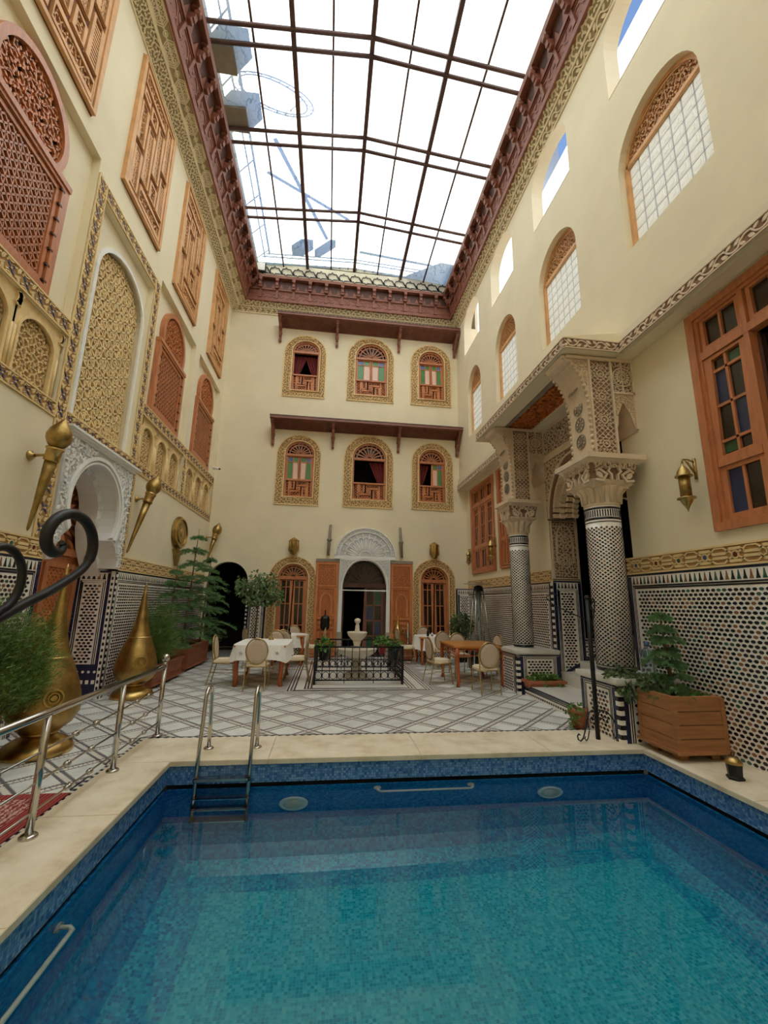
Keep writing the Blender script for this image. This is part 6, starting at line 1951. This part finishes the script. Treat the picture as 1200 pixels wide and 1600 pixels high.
# ---- black iron: scroll at the left, post at the right
sc = root('iron_scroll_rail', 'thick black wrought iron handrail ending in a spiral, close to the viewer on the left', 'handrail', (-1.05, .68, .01))
def scroll(m):
    P = lambda y, z: Vector((-1.05, y, z))
    path = [P(.62, 1.12), P(1.10, 1.345), P(1.57, 1.58), P(1.80, 1.67), P(1.965, 1.75), P(2.025, 1.80), P(2.045, 1.86), P(2.02, 1.925), P(1.955, 1.97), P(1.875, 1.982), P(1.80, 1.965), P(1.745, 1.925), P(1.722, 1.875), P(1.735, 1.835), P(1.775, 1.815), P(1.815, 1.822), P(1.832, 1.845), P(1.820, 1.858)]
    fine = []
    for i in range(len(path) - 1):
        p0, p1, p2, p3 = path[max(0, i - 1)], path[i], path[i + 1], path[min(len(path) - 1, i + 2)]
        for k in range(5):
            t = k / 5
            fine.append(.5 * ((2 * p1) + (p2 - p0) * t + (2 * p0 - 5 * p1 + 4 * p2 - p3) * t * t + (3 * p1 - p0 - 3 * p2 + p3) * t ** 3))
    fine.append(path[-1])
    n = len(fine)
    m.tube(fine, [.0175 if i < n * .3 else (.0215 if i < n * .8 else .0215 - .011 * (i - n * .8) / (n * .2)) for i in range(n)], 12)
seg(sc, 'spiral_rail', 'iron', scroll)
def curl(m):
    c = (1.53, 1.70)
    m.tube([Vector((-1.05, 1.50 + .0 * k, 1.545)) for k in (0,)] + [Vector((-1.05, c[0] + .105 * cos(a), c[1] + .105 * sin(a))) for a in [-1.3 + .3 * k for k in range(13)]], .014, 8)
seg(sc, 'inner_curl', 'iron', curl)
seg(sc, 'post', 'iron', lambda m: m.tube([(-1.05, .66, .01), (-1.05, .66, 1.14)], .025, 10))
ip = root('iron_post', 'tall black iron post with curled feet by the tiled pedestal at the pool corner', 'post', (3.46, 5.45, .012))
seg(ip, 'shaft', 'iron', lambda m: (m.tube([(3.46, 5.45, .012), (3.46, 5.45, 1.74)], .028, 12), m.ball((3.46, 5.45, 1.76), .036, 12)))
def foot(m):
    for g, L in ((-1, .36), (1, .30)):
        P = lambda a, z: Vector((3.46 + g * a * .92, 5.45 - a * .38, z + .012))
        m.tube([P(.02, .30), P(.07, .345), P(.13, .33), P(.19, .25), P(.24, .13), P(.29, .045), P(.34, .02), P(.385, .045), P(.395, .085), P(.37, .105), P(.345, .09)], .009, 7)
        m.tube([P(.03, .22), P(.09, .27), P(.13, .25), P(.12, .20), P(.09, .205)], .007, 6)
        m.tube([P(.16, .12), P(.2, .03), P(.235, .012), P(.26, .04), P(.24, .062)], .007, 6)
seg(ip, 'scroll_foot', 'iron', foot)
def headc(m):
    P = lambda a, z: Vector((3.46 + a, 5.45 + a * .6, z))
    m.tube([P(0, 1.30), P(.08, 1.42), P(.15, 1.60), P(.17, 1.70), P(.14, 1.76), P(.10, 1.73), P(.115, 1.69)], .010, 7)
    m.tube([P(.02, 1.70), P(.08, 1.62), P(.14, 1.60)], .009, 6)
    m.tube([P(0, 1.33), P(.07, 1.28), P(.10, 1.34), P(.06, 1.36)], .008, 6)
    Q = lambda a, z: Vector((3.46 - a, 5.45 + a * 2.2, z))
    m.tube([Q(0, 1.46), Q(.12, 1.56), Q(.22, 1.66), Q(.27, 1.76), Q(.23, 1.83), Q(.19, 1.79)], .008, 6)
seg(ip, 'scroll_head', 'iron', headc)

# ---- carpet
cp = root('carpet', 'red patterned carpet behind the handrail at the left picture edge', 'carpet', (-2.85, 3.2, 0))
seg(cp, 'pile', 'carpet', lambda m: m.box(-3.55, -2.24, 2.0, 4.26, .005, .014))
seg(cp, 'border', 'carpet_border', lambda m: m.stroke(up(0, 0, .005), rectp(-3.6, -2.19, 1.95, 4.31), .10, 0, .010, True))

# ---- fountain in its railing
FX, FY = .70, 10.05
fo_ = root('fountain', 'small two tiered carved stone fountain inside the black railing', 'fountain', (FX, FY, .004))
c = up(FX, FY, .004)
seg(fo_, 'base_step', 'stone_grey', lambda m: (m.box(FX - .22, FX + .22, FY - .22, FY + .22, .004, .07), m.box(FX - .17, FX + .17, FY - .17, FY + .17, .07, .12)))
seg(fo_, 'pedestal', 'stone_grey', lambda m: m.lathe(c, [(.16, .11), (.12, .16), (.11, .40), (.16, .45)], 8, smooth=False))
seg(fo_, 'lower_basin', 'stone_white', lambda m: m.lathe(c, [(.14, .42), (.28, .46), (.40, .54), (.43, .60), (.445, .62), (.42, .625), (.38, .60), (.26, .55), (.02, .54)], 32, flute=16, fl_amt=.05))
seg(fo_, 'stem', 'stone_white', lambda m: m.lathe(c, [(.10, .54), (.075, .60), (.07, .68), (.09, .76), (.10, .80)], 16))
seg(fo_, 'upper_basin', 'stone_white', lambda m: m.lathe(c, [(.08, .78), (.14, .83), (.20, .90), (.225, .97), (.21, .98), (.17, .95), (.02, .93)], 24, flute=12, fl_amt=.05))
seg(fo_, 'finial', 'stone_white', lambda m: m.lathe(c, [(.07, .93), (.065, .97), (.05, 1.05), (.045, 1.12), (.03, 1.16), (.06, 1.19), (.075, 1.225), (.06, 1.26), (.02, 1.28)], 16))
rl = root('fountain_railing', 'low black iron railing enclosing the stone fountain', 'railing', (FX, 10.05, .004))
rx0, rx1, ry0, ry1 = -.20, 1.60, 9.20, 11.0
cr = [(rx0, ry0), (rx1, ry0), (rx1, ry1), (rx0, ry1)]
for k in range(4):
    a, b = Vector((*cr[k], 0)), Vector((*cr[(k + 1) % 4], 0))
    zs = Vector(ZA)
    seg(rl, 'post', 'iron', lambda m: m.box(a.x - .024, a.x + .024, a.y - .024, a.y + .024, .004, .76))
    seg(rl, 'rail', 'iron', lambda m: [m.tube([a + zs * z, b + zs * z], q, 6) for z, q in ((.735, .018), (.27, .012), (.09, .016))])
    n = 12
    for i in range(1, n):
        p = a.lerp(b, i / n)
        seg(rl, 'bar', 'iron', lambda m: m.tube([p + zs * (.03 if i % 4 == 0 else .09), p + zs * .735], .0085, 6))
    def rings(m):
        d = (b - a).normalized()
        for i in range(n):
            p = a.lerp(b, (i + .5) / n) + zs * .40
            m.tube([p + d * .062 * cos(t) + zs * .062 * sin(t) for t in [2 * PI * q / 14 for q in range(14)]], .007, 5, True)
            p = a.lerp(b, (i + .5) / n) + zs * .18
            m.tube([p + d * .066 * cos(t) + zs * .07 * sin(t) for t in [2 * PI * q / 14 for q in range(14)]], .007, 5, True)
    seg(rl, 'ring', 'iron', rings, 'stuff')
def pot(x, y, z, s, m_, lab, L=.12, n=110, rr=.2):
    p = root('potted_plant', lab, 'plant', (x, y, z), group=None)
    seg(p, 'pot', m_, lambda mm: mm.lathe(up(x, y, z), [(s * .7, 0), (s, s * 1.6), (s * 1.08, s * 1.62), (s * 1.08, s * 1.8), (s * .9, s * 1.8), (s * .85, s * 1.6)], 16))
    seg(p, 'hook', 'iron', lambda mm: mm.tube([(x - s, y, z + s * 1.7), (x, y + s * 1.1, z + s * 1.72), (x + s, y, z + s * 1.7)], .006, 5))
    leafy(p, (x, y, z + s * 1.8 + .08), rr, rr * .8, .12, n, L, 'leaf_green', int(x * 100))
pot(-.03, 9.35, .46, .12, 'plastic_black', 'bright green plant in a black pot on the left corner of the fountain railing', .11, 110, .17)
pot(1.30, 10.2, .50, .10, 'plastic_red', 'green plant in a red pot on the right side of the fountain railing', .10, 90, .15)
pot(1.46, 9.42, .46, .12, 'plastic_black', 'green plant in a black pot on the right corner of the fountain railing', .09, 60, .12)

# ---- banquet chairs
def make_chair(lab):
    t = root('banquet_chair', lab, 'chair', (0, 0, 0), group='oval backed banquet chairs')
    # seat faces +y; back at -y
    def oval(a0, a1, n, rx=.20, rz_=.235, cz=.70, y=-.215):
        return [Vector((rx * cos(math.radians(a0 + (a1 - a0) * i / n)), y - (rz_ * sin(math.radians(a0 + (a1 - a0) * i / n)) + .1) * .10, cz + rz_ * sin(math.radians(a0 + (a1 - a0) * i / n)))) for i in range(n + 1)]
    seg(t, 'seat', 'fabric_cream', lambda m: (m.prism(up(0, 0, .425), [(-.19, -.20), (.19, -.20), (.22, .12), (.17, .215), (-.17, .215), (-.22, .12)], 0, .04, 0, True), m.prism(up(0, 0, .465), [(-.165, -.17), (.165, -.17), (.19, .11), (.15, .185), (-.15, .185), (-.19, .11)], 0, .022)))
    def back(m):
        o = oval(0, 360, 28, .178, .212)[:-1]
        for d in (-.022, .022):
            m.face([p + Vector((0, d, 0)) for p in (o if d < 0 else reversed(o))], 0)
        o2 = oval(0, 360, 28, .13, .165)[:-1]
        for d in (-.034, .034): m.face([p + Vector((0, d, 0)) for p in (o2 if d < 0 else reversed(o2))], 0)
        for d in (-1, 1):
            for i in range(28):
                j = (i + 1) % 28
                m.face([o[i] + Vector((0, .022 * d, 0)), o[j] + Vector((0, .022 * d, 0)), o2[j] + Vector((0, .034 * d, 0)), o2[i] + Vector((0, .034 * d, 0))], 0, True)
    bp_ = seg(t, 'back_pad', 'fabric_beige', back)
    seg(t, 'back_frame', 'chair_gold', lambda m: m.tube(oval(0, 360, 32)[:-1], .014, 8, True))
    seg(bp_, 'hand_grip', 'wood_cornice_dark', lambda m: m.tube([Vector((.05 * k, -.215 - .0315, .70 + .208)) for k in (-1, 0, 1)], .016, 6))
    for g in (-1, 1):
        seg(t, 'leg', 'chair_gold', lambda m: m.tube([Vector((g * .178, -.215, .58)), Vector((g * .182, -.195, .46)), Vector((g * .185, -.21, .38)), Vector((g * .19, -.30, .0))], .012, 7))
        seg(t, 'leg', 'chair_gold', lambda m: m.tube([Vector((g * .185, .17, .43)), Vector((g * .19, .19, .30)), Vector((g * .195, .225, 0))], .012, 7))
    seg(t, 'seat_frame', 'chair_gold', lambda m: m.tube([Vector((x, y, .418)) for x, y in ((-.19, -.2), (.19, -.2), (.22, .12), (.17, .21), (-.17, .21), (-.22, .12))], .012, 7, True))
    for g in (-1, 1): seg(t, 'stretcher', 'chair_gold', lambda m: m.tube([Vector((g * .187, -.24, .24)), Vector((g * .19, .195, .24))], .007, 6))
    return t
CH = [(-1.28, 8.86, 0, 'cream chair with its oval back to the viewer at the front left white table'),
      (-1.98, 9.35, -90, 'cream chair seen from the side at the left end of the front left white table'),
      (-1.20, 10.74, 180, 'cream chair facing the viewer behind the front left white table, lower of two'),
      (-.62, 9.75, 90, 'cream chair right of the front left white table, hidden but for its rim'),
      (-1.85, 11.75, -65, 'cream chair turned sideways at the far left, before the dark arch'),
      (-1.12, 11.40, 15, 'cream chair with a dark shaded back between the two left tables'),
      (-.95, 12.95, 180, 'cream chair facing the viewer behind the far left table, before the arched door'),
      (-.27, 12.15, 90, 'cream chair seen from the side right of the far left table'),
      (3.08, 8.36, 0, 'cream chair with its oval back to the viewer at the bare wooden table'),
      (2.42, 9.35, -80, 'cream chair seen from the side at the left end of the bare wooden table'),
      (3.20, 10.35, 180, 'cream chair facing the viewer behind the bare wooden table'),
      (3.88, 10.2, 100, 'cream chair seen edge on at the far right end of the bare wooden table'),
      (2.20, 12.15, -85, 'cream chair seen from the side left of the far right white table'),
      (2.95, 13.08, 180, 'cream chair facing the viewer at the back of the far right white table'),
      (2.98, 11.45, 5, 'cream chair with its back to the viewer in front of the far right white table'),
      (3.95, 9.1, 90, 'cream chair pushed in at the right end of the bare wooden table, mostly hidden')]
ch0 = make_chair(CH[0][3])
for i, (x, y, a, lb) in enumerate(CH):
    if i == 0: ch0.location = (x, y, .004); ch0.rotation_euler = (0, 0, math.radians(a))
    else: dup(ch0, (x, y, .004), math.radians(a), lb)
# ---- tables
def leg_curve(x, y, z):
    sx = 1 if x > 0 else -1
    return [(x, y, z), (x + sx * .012, y - .01, z * .8), (x + sx * .0, y, z * .4), (x - sx * .015, y, z * .15), (x + sx * .01, y - .01, .0)]
def table(x0, x1, y0, y1, h, lab, top='wood_table', cut=.10, arcade=True):
    t = root('dining_table', lab, 'table', ((x0 + x1) / 2, (y0 + y1) / 2, .004))
    c_ = cut
    pl = [(x0 + c_, y0), (x1 - c_, y0), (x1, y0 + c_), (x1, y1 - c_), (x1 - c_, y1), (x0 + c_, y1), (x0, y1 - c_), (x0, y0 + c_)]
    seg(t, 'table_top', top, lambda m: (m.prism(up(0, 0, h - .035), pl, 0, .035, 0, True),))
    i_ = .07
    def apron(m):
        for fr, u0, u1 in ((Fr((0, y0 + i_, 0), XA, ZA, (0, -1, 0)), x0 + i_, x1 - i_), (Fr((0, y1 - i_, 0), XA, ZA, YA), x0 + i_, x1 - i_), (Fr((x0 + i_, 0, 0), YA, ZA, (-1, 0, 0)), y0 + i_, y1 - i_), (Fr((x1 - i_, 0, 0), YA, ZA, XA), y0 + i_, y1 - i_)):
            m.rect(fr, u0, u1, h - .07, h - .035, -.02, .005, 0, True)
            if arcade:
                n = max(3, int((u1 - u0) / .13))
                w = (u1 - u0) / n
                m.rect(fr, u0, u1, h - .20, h - .185, -.02, .0, 0, True)
                for k in range(n):
                    m.tube([fr.p(u0 + k * w, h - .19, -.01), fr.p(u0 + k * w, h - .07, -.01)], .010, 6)
                    m.stroke(fr, arc(u0 + (k + .5) * w, h - .115, w * .42, 0, 180, 6, .04), .012, -.016, -.002)
    seg(t, 'apron', 'wood_leg', apron)
    for x in (x0 + i_, x1 - i_):
        for y in (y0 + i_, y1 - i_):
            cx = (x0 + x1) / 2
            pts = leg_curve(x - cx, y, h - .05)
            seg(t, 'leg', 'wood_leg', lambda m: m.tube([(cx + p[0], p[1], p[2] + .004) for p in pts], [.05, .052, .045, .04, .046], 4))
    return t
def cloth(x0, x1, y0, y1, h, drop, lab, rnd=.08, seed=1, roundc=None):
    r = random.Random(seed)
    t = root('tablecloth', lab, 'tablecloth', ((x0 + x1) / 2, (y0 + y1) / 2, h))
    m = MB()
    N = 96
    cx, cy, hx, hy = (x0 + x1) / 2, (y0 + y1) / 2, (x1 - x0) / 2, (y1 - y0) / 2
    ring = []
    for i in range(N):
        a = 2 * PI * i / N
        e = 2.0 if roundc else 9.0
        q = (abs(cos(a)) ** e + abs(sin(a)) ** e) ** (-1 / e)
        ring.append((cos(a) * q, sin(a) * q, a))
    ph = [r.uniform(0, 6.28) for _ in range(3)]
    layers = []
    for k in range(9):
        f = k / 8
        L = []
        for cx_, sy_, a in ring:
            corner = (min(abs(cx_), abs(sy_)) / max(abs(cx_), abs(sy_))) ** 4
            wv = f * (.018 * sin(9 * a + ph[0]) + .014 * sin(17 * a + ph[1]) + .008 * sin(31 * a + ph[2]))
            out = .012 + .05 * f + wv
            dz = drop * f * (1 + .22 * corner) + f * .01 * sin(6 * a + ph[1])
            L.append(Vector((cx + cx_ * (hx + out), cy + sy_ * (hy + out), h + .006 - (dz if k else -.002))))
        layers.append(L)
    for A, B in zip(layers, layers[1:]):
        for i in range(N):
            j = (i + 1) % N
            m.face([A[i], A[j], B[j], B[i]], 0, True)
    m.face(layers[0], 0)
    m.build('cloth', 'linen', t)
    def emb(mm):                                     # small embroidered sprigs in pale blue
        fr = Fr((0, y0 - .048, 0), XA, ZA, (0, -1, 0))
        for k in range(3):
            u = x0 + (x1 - x0) * (k + .5) / 3
            for q in range(5): mm.prism(fr, lens(u + .02 * cos(q * 1.26), h - drop * .5 + .02 * sin(q * 1.26), q * 1.26, .03, .01), -.004, .006)
    if not roundc: seg(t, 'embroidery', 'pane_blue', emb)
    return t
table(-1.78, -.78, 8.98, 10.45, .775, 'wooden table under the white cloth at the front left, brown curved legs', arcade=False, cut=.02)
cloth(-1.80, -.76, 8.96, 10.47, .775, .27, 'white embroidered cloth on the front left table', seed=2)
table(-1.42, -.55, 11.75, 12.65, .76, 'table under white cloth behind the front left table', arcade=False, cut=.02)
cloth(-1.44, -.50, 11.72, 12.68, .76, .30, 'white cloth on the far left table before the arched door', seed=3, roundc=True)
table(2.62, 3.72, 8.80, 10.15, .80, 'bare orange wooden table with arcaded apron and cut corners on the right')
table(2.55, 3.45, 11.85, 12.75, .74, 'table under white cloth at the far right before the arched door', arcade=False, cut=.02)
cloth(2.48, 3.52, 11.78, 12.82, .74, .34, 'white cloth on the far right table', seed=4, roundc=True)
# table decorations
d = root('candle_stand', 'small brass candle stand on the front left white tablecloth', 'candle holder', (-1.22, 10.2, .783))
seg(d, 'stand', 'brass', lambda m: m.lathe(up(-1.22, 10.2, .783), [(.06, 0), (.05, .03), (.015, .07), (.02, .11), (.01, .16), (.025, .18), (.008, .24)], 14))
d = root('figurine', 'dark slender table ornament on the far left white tablecloth', 'ornament', (-.98, 12.0, .768))
seg(d, 'figure', 'iron', lambda m: m.lathe(up(-.98, 12.0, .768), [(.06, 0), (.05, .04), (.02, .07), (.03, .13), (.012, .18), (.02, .21), (.004, .25)], 12))
d = root('glass_set', 'dark bottle and glasses on the far right white tablecloth', 'glassware', (2.85, 12.1, .748))
seg(d, 'bottle', 'iron', lambda m: m.lathe(up(2.82, 12.1, .748), [(.035, 0), (.035, .12), (.012, .17), (.012, .22)], 10))
seg(d, 'glass', 'clear_glass', lambda m: m.lathe(up(2.93, 12.05, .748), [(.03, 0), (.036, .10), (.034, .10)], 10))
# ---- brass samovar and stand, door side things
sm = root('samovar', 'ornate brass urn on a wooden chest right of the hall entrance', 'urn', (2.1, 12.95, .45))
seg(sm, 'body', 'brass_rim', lambda m: m.lathe(up(2.1, 12.95, .45), [(.10, 0), (.09, .03), (.03, .08), (.04, .16), (.12, .26), (.15, .36), (.13, .46), (.06, .52), (.07, .58), (.03, .66), (.02, .74), (.004, .82)], 18))
seg(sm, 'handle', 'brass_rim', lambda m: [m.tube([(2.1 + g * .13, 12.95, .76), (2.1 + g * .21, 12.95, .80), (2.1 + g * .20, 12.95, .88), (2.1 + g * .11, 12.95, .90)], .010, 6) for g in (-1, 1)])
cs_ = root('wooden_chest', 'low dark wooden chest under the brass urn by the portal', 'chest', (2.2, 12.95, 0))
seg(cs_, 'body', 'wood_planter_red', lambda m: m.box(1.88, 2.52, 12.72, 13.2, .04, .42))
seg(cs_, 'lid', 'wood_cornice', lambda m: m.box(1.86, 2.54, 12.70, 13.22, .42, .45))
seg(cs_, 'foot', 'wood_cornice_dark', lambda m: [m.box(x - .04, x + .04, y - .04, y + .04, .004, .05) for x in (1.94, 2.46) for y in (12.78, 13.14)])
sm2 = root('metal_urn', 'slim grey metal urn beside the brass urn on the wooden chest', 'urn', (2.42, 13.0, .45))
seg(sm2, 'body', 'steel', lambda m: m.lathe(up(2.42, 13.0, .45), [(.06, 0), (.05, .03), (.02, .07), (.07, .16), (.08, .26), (.05, .36), (.025, .42), (.03, .5), (.006, .6)], 14))
bl = root('lamp_stand', 'dark metal lantern standing left of the hall entrance', 'lantern', (-.05, 12.9, 0))
seg(bl, 'stand', 'iron', lambda m: (m.lathe(up(-.05, 12.9, .004), [(.13, 0), (.12, .02), (.02, .04), (.018, .80), (.06, .82)], 10),))
seg(bl, 'shade', 'iron', lambda m: m.lathe(up(-.05, 12.9, .004), [(.07, .82), (.13, .88), (.13, 1.16), (.10, 1.22), (.02, 1.26), (.02, 1.4)], 6, smooth=False))
# ---- patio heater
ph = root('patio_heater', 'pyramid patio heater with four steel legs and a flat reflector before the right dado', 'heater', (3.98, 11.15, 0))
px, py2 = 3.98, 11.15
seg(ph, 'base_cabinet', 'plastic_black', lambda m: m.box(px - .23, px + .23, py2 - .23, py2 + .23, .02, .62))
for sx in (-1, 1):
    for sy in (-1, 1):
        seg(ph, 'leg', 'steel', lambda m: m.tube([(px + sx * .26, py2 + sy * .26, .0), (px + sx * .09, py2 + sy * .09, 2.06)], .017, 8))
seg(ph, 'glass_tube', 'clear_glass', lambda m: m.lathe(up(px, py2, .62), [(.05, 0), (.05, 1.36)], 14))
seg(ph, 'burner', 'iron', lambda m: m.lathe(up(px, py2, 1.98), [(.10, 0), (.12, .04), (.12, .12), (.05, .16)], 14))
seg(ph, 'reflector', 'steel', lambda m: m.lathe(up(px, py2, 2.16), [(.42, 0), (.42, .012), (.30, .04), (.02, .07)], 4, smooth=False))
# ---- camera and floodlight
cc = root('security_camera', 'small white security camera beside the farthest lattice window of the left wall', 'camera', (-3.55, 12.95, 5.52))
seg(cc, 'body', 'plastic_white', lambda m: m.tube([(-3.62, 12.98, 5.54), (-3.42, 12.86, 5.50)], .035, 10))
seg(cc, 'lens', 'plastic_black', lambda m: m.tube([(-3.42, 12.86, 5.50), (-3.40, 12.85, 5.496)], .028, 10))
seg(cc, 'mount', 'plastic_white', lambda m: m.tube([(-3.70, 12.98, 5.60), (-3.60, 12.97, 5.56)], .018, 8))
fl = root('floodlight', 'square floodlight on the upper left corner of the iron screen under the roof', 'floodlight', (-2.86, 13.14, 12.9))
seg(fl, 'housing', 'iron', lambda m: m.box(-3.0, -2.62, 13.06, 13.14, 12.72, 13.06))
seg(fl, 'glass', 'plastic_white', lambda m: m.box(-2.97, -2.65, 13.045, 13.06, 12.75, 13.03))
seg(fl, 'bracket', 'iron', lambda m: m.box(-2.84, -2.78, 13.14, 13.22, 12.78, 12.86))

# ================================================================ on the roof and beyond
def rbox(x0, x1, y0, y1, h, lab):
    b = root('roof_box', lab, 'box', ((x0 + x1) / 2, (y0 + y1) / 2, 13.2), group='boxes standing on the roof edge')
    seg(b, 'body', 'stringer', lambda m: (m.box(x0, x1, y0, y1, 13.05, 13.2 + h),))
rbox(-3.1, -2.45, 8.30, 8.85, .55, 'grey box on the tarpaulin edge beside the third roof beam')
rbox(-3.1, -2.50, 7.15, 7.65, .55, 'grey box on the tarpaulin edge beside the second roof beam')
rbox(-3.1, -2.45, 5.85, 6.35, .50, 'grey box on the tarpaulin edge near the top of the picture')
rg = root('roof_scroll_frame', 'ornate oval iron frame standing over the tarpaulin, seen as a shadow', 'ironwork', (-1.6, 8.2, 13.4))
def oframe(m):
    def P(a, k): return Vector((-2.1 + .95 * k * cos(a), 8.3 + .36 * k * sin(a) + .18 * cos(a), 13.75))
    for k in (1.0, .84): m.tube([P(2 * PI * i / 40, k) for i in range(40)], .014, 5, True)
    for i in range(26):
        a = 2 * PI * i / 26
        m.tube([P(a, .84), P(a + .1, .92), P(a + .05, 1.0)], .009, 4)
    for x in (-2.8, -1.4): m.tube([Vector((x, 8.3, 13.2)), Vector((x, 8.3, 13.75))], .012, 5)
seg(rg, 'frame', 'iron', oframe)
rr_ = root('roof_railing', 'iron railing along the back edge of the roof, seen as shadows on the tarpaulin', 'railing', (0, 13.0, 13.4))
def rail_(m):
    for z in (13.9, 14.15): m.tube([(-3.2, 13.25, z), (3.9, 13.25, z)], .025, 5)
    for k in range(24): m.tube([(-3.1 + .3 * k, 13.25, 13.3), (-3.1 + .3 * k, 13.25, 14.15)], .012, 4)
    m.tube([(-3.0, 5.0, 14.0), (-3.0, 13.2, 14.0)], .03, 5); m.tube([(-3.0, 5.0, 13.7), (-3.0, 13.2, 13.7)], .02, 5)
    for k in range(9): m.tube([(-3.0, 5 + k, 13.2), (-3.0, 5 + k, 14.0)], .02, 4)
    m.tube([(-2.6, 9.6, 14.4), (-1.2, 12.6, 14.4)], .05, 5); m.tube([(-2.8, 10.4, 14.2), (-.6, 11.9, 14.6)], .045, 5); m.tube([(.2, 12.8, 14.0), (2.2, 13.2, 14.6)], .05, 5)
    m.box(-1.9, -1.5, 12.5, 12.9, 13.5, 14.1); m.box(-1.1, -.9, 12.6, 12.9, 13.5, 14.4); m.box(2.2, 3.4, 13.2, 13.6, 13.4, 15)
seg(rr_, 'rail', 'iron', rail_)
eb = root('neighbour_house', 'white masonry of the neighbouring house seen through the open top arches', 'building', (9.5, 4, 0))
seg(eb, 'wall', 'ext_white', lambda m: (m.box(9.0, 10, -8, 15.2, -.3, 20.3), m.box(9.0, 10, 15.2, 24, -.3, 27)))
seg(eb, 'lattice_band', 'glass_blue', lambda m: lattice(m, Fr((9.0, 0, 0), YA, ZA, (-1, 0, 0)), rectp(15.3, 22, 22.5, 25), .3, .08, (45, 135, 0), 0, .03), 'stuff')
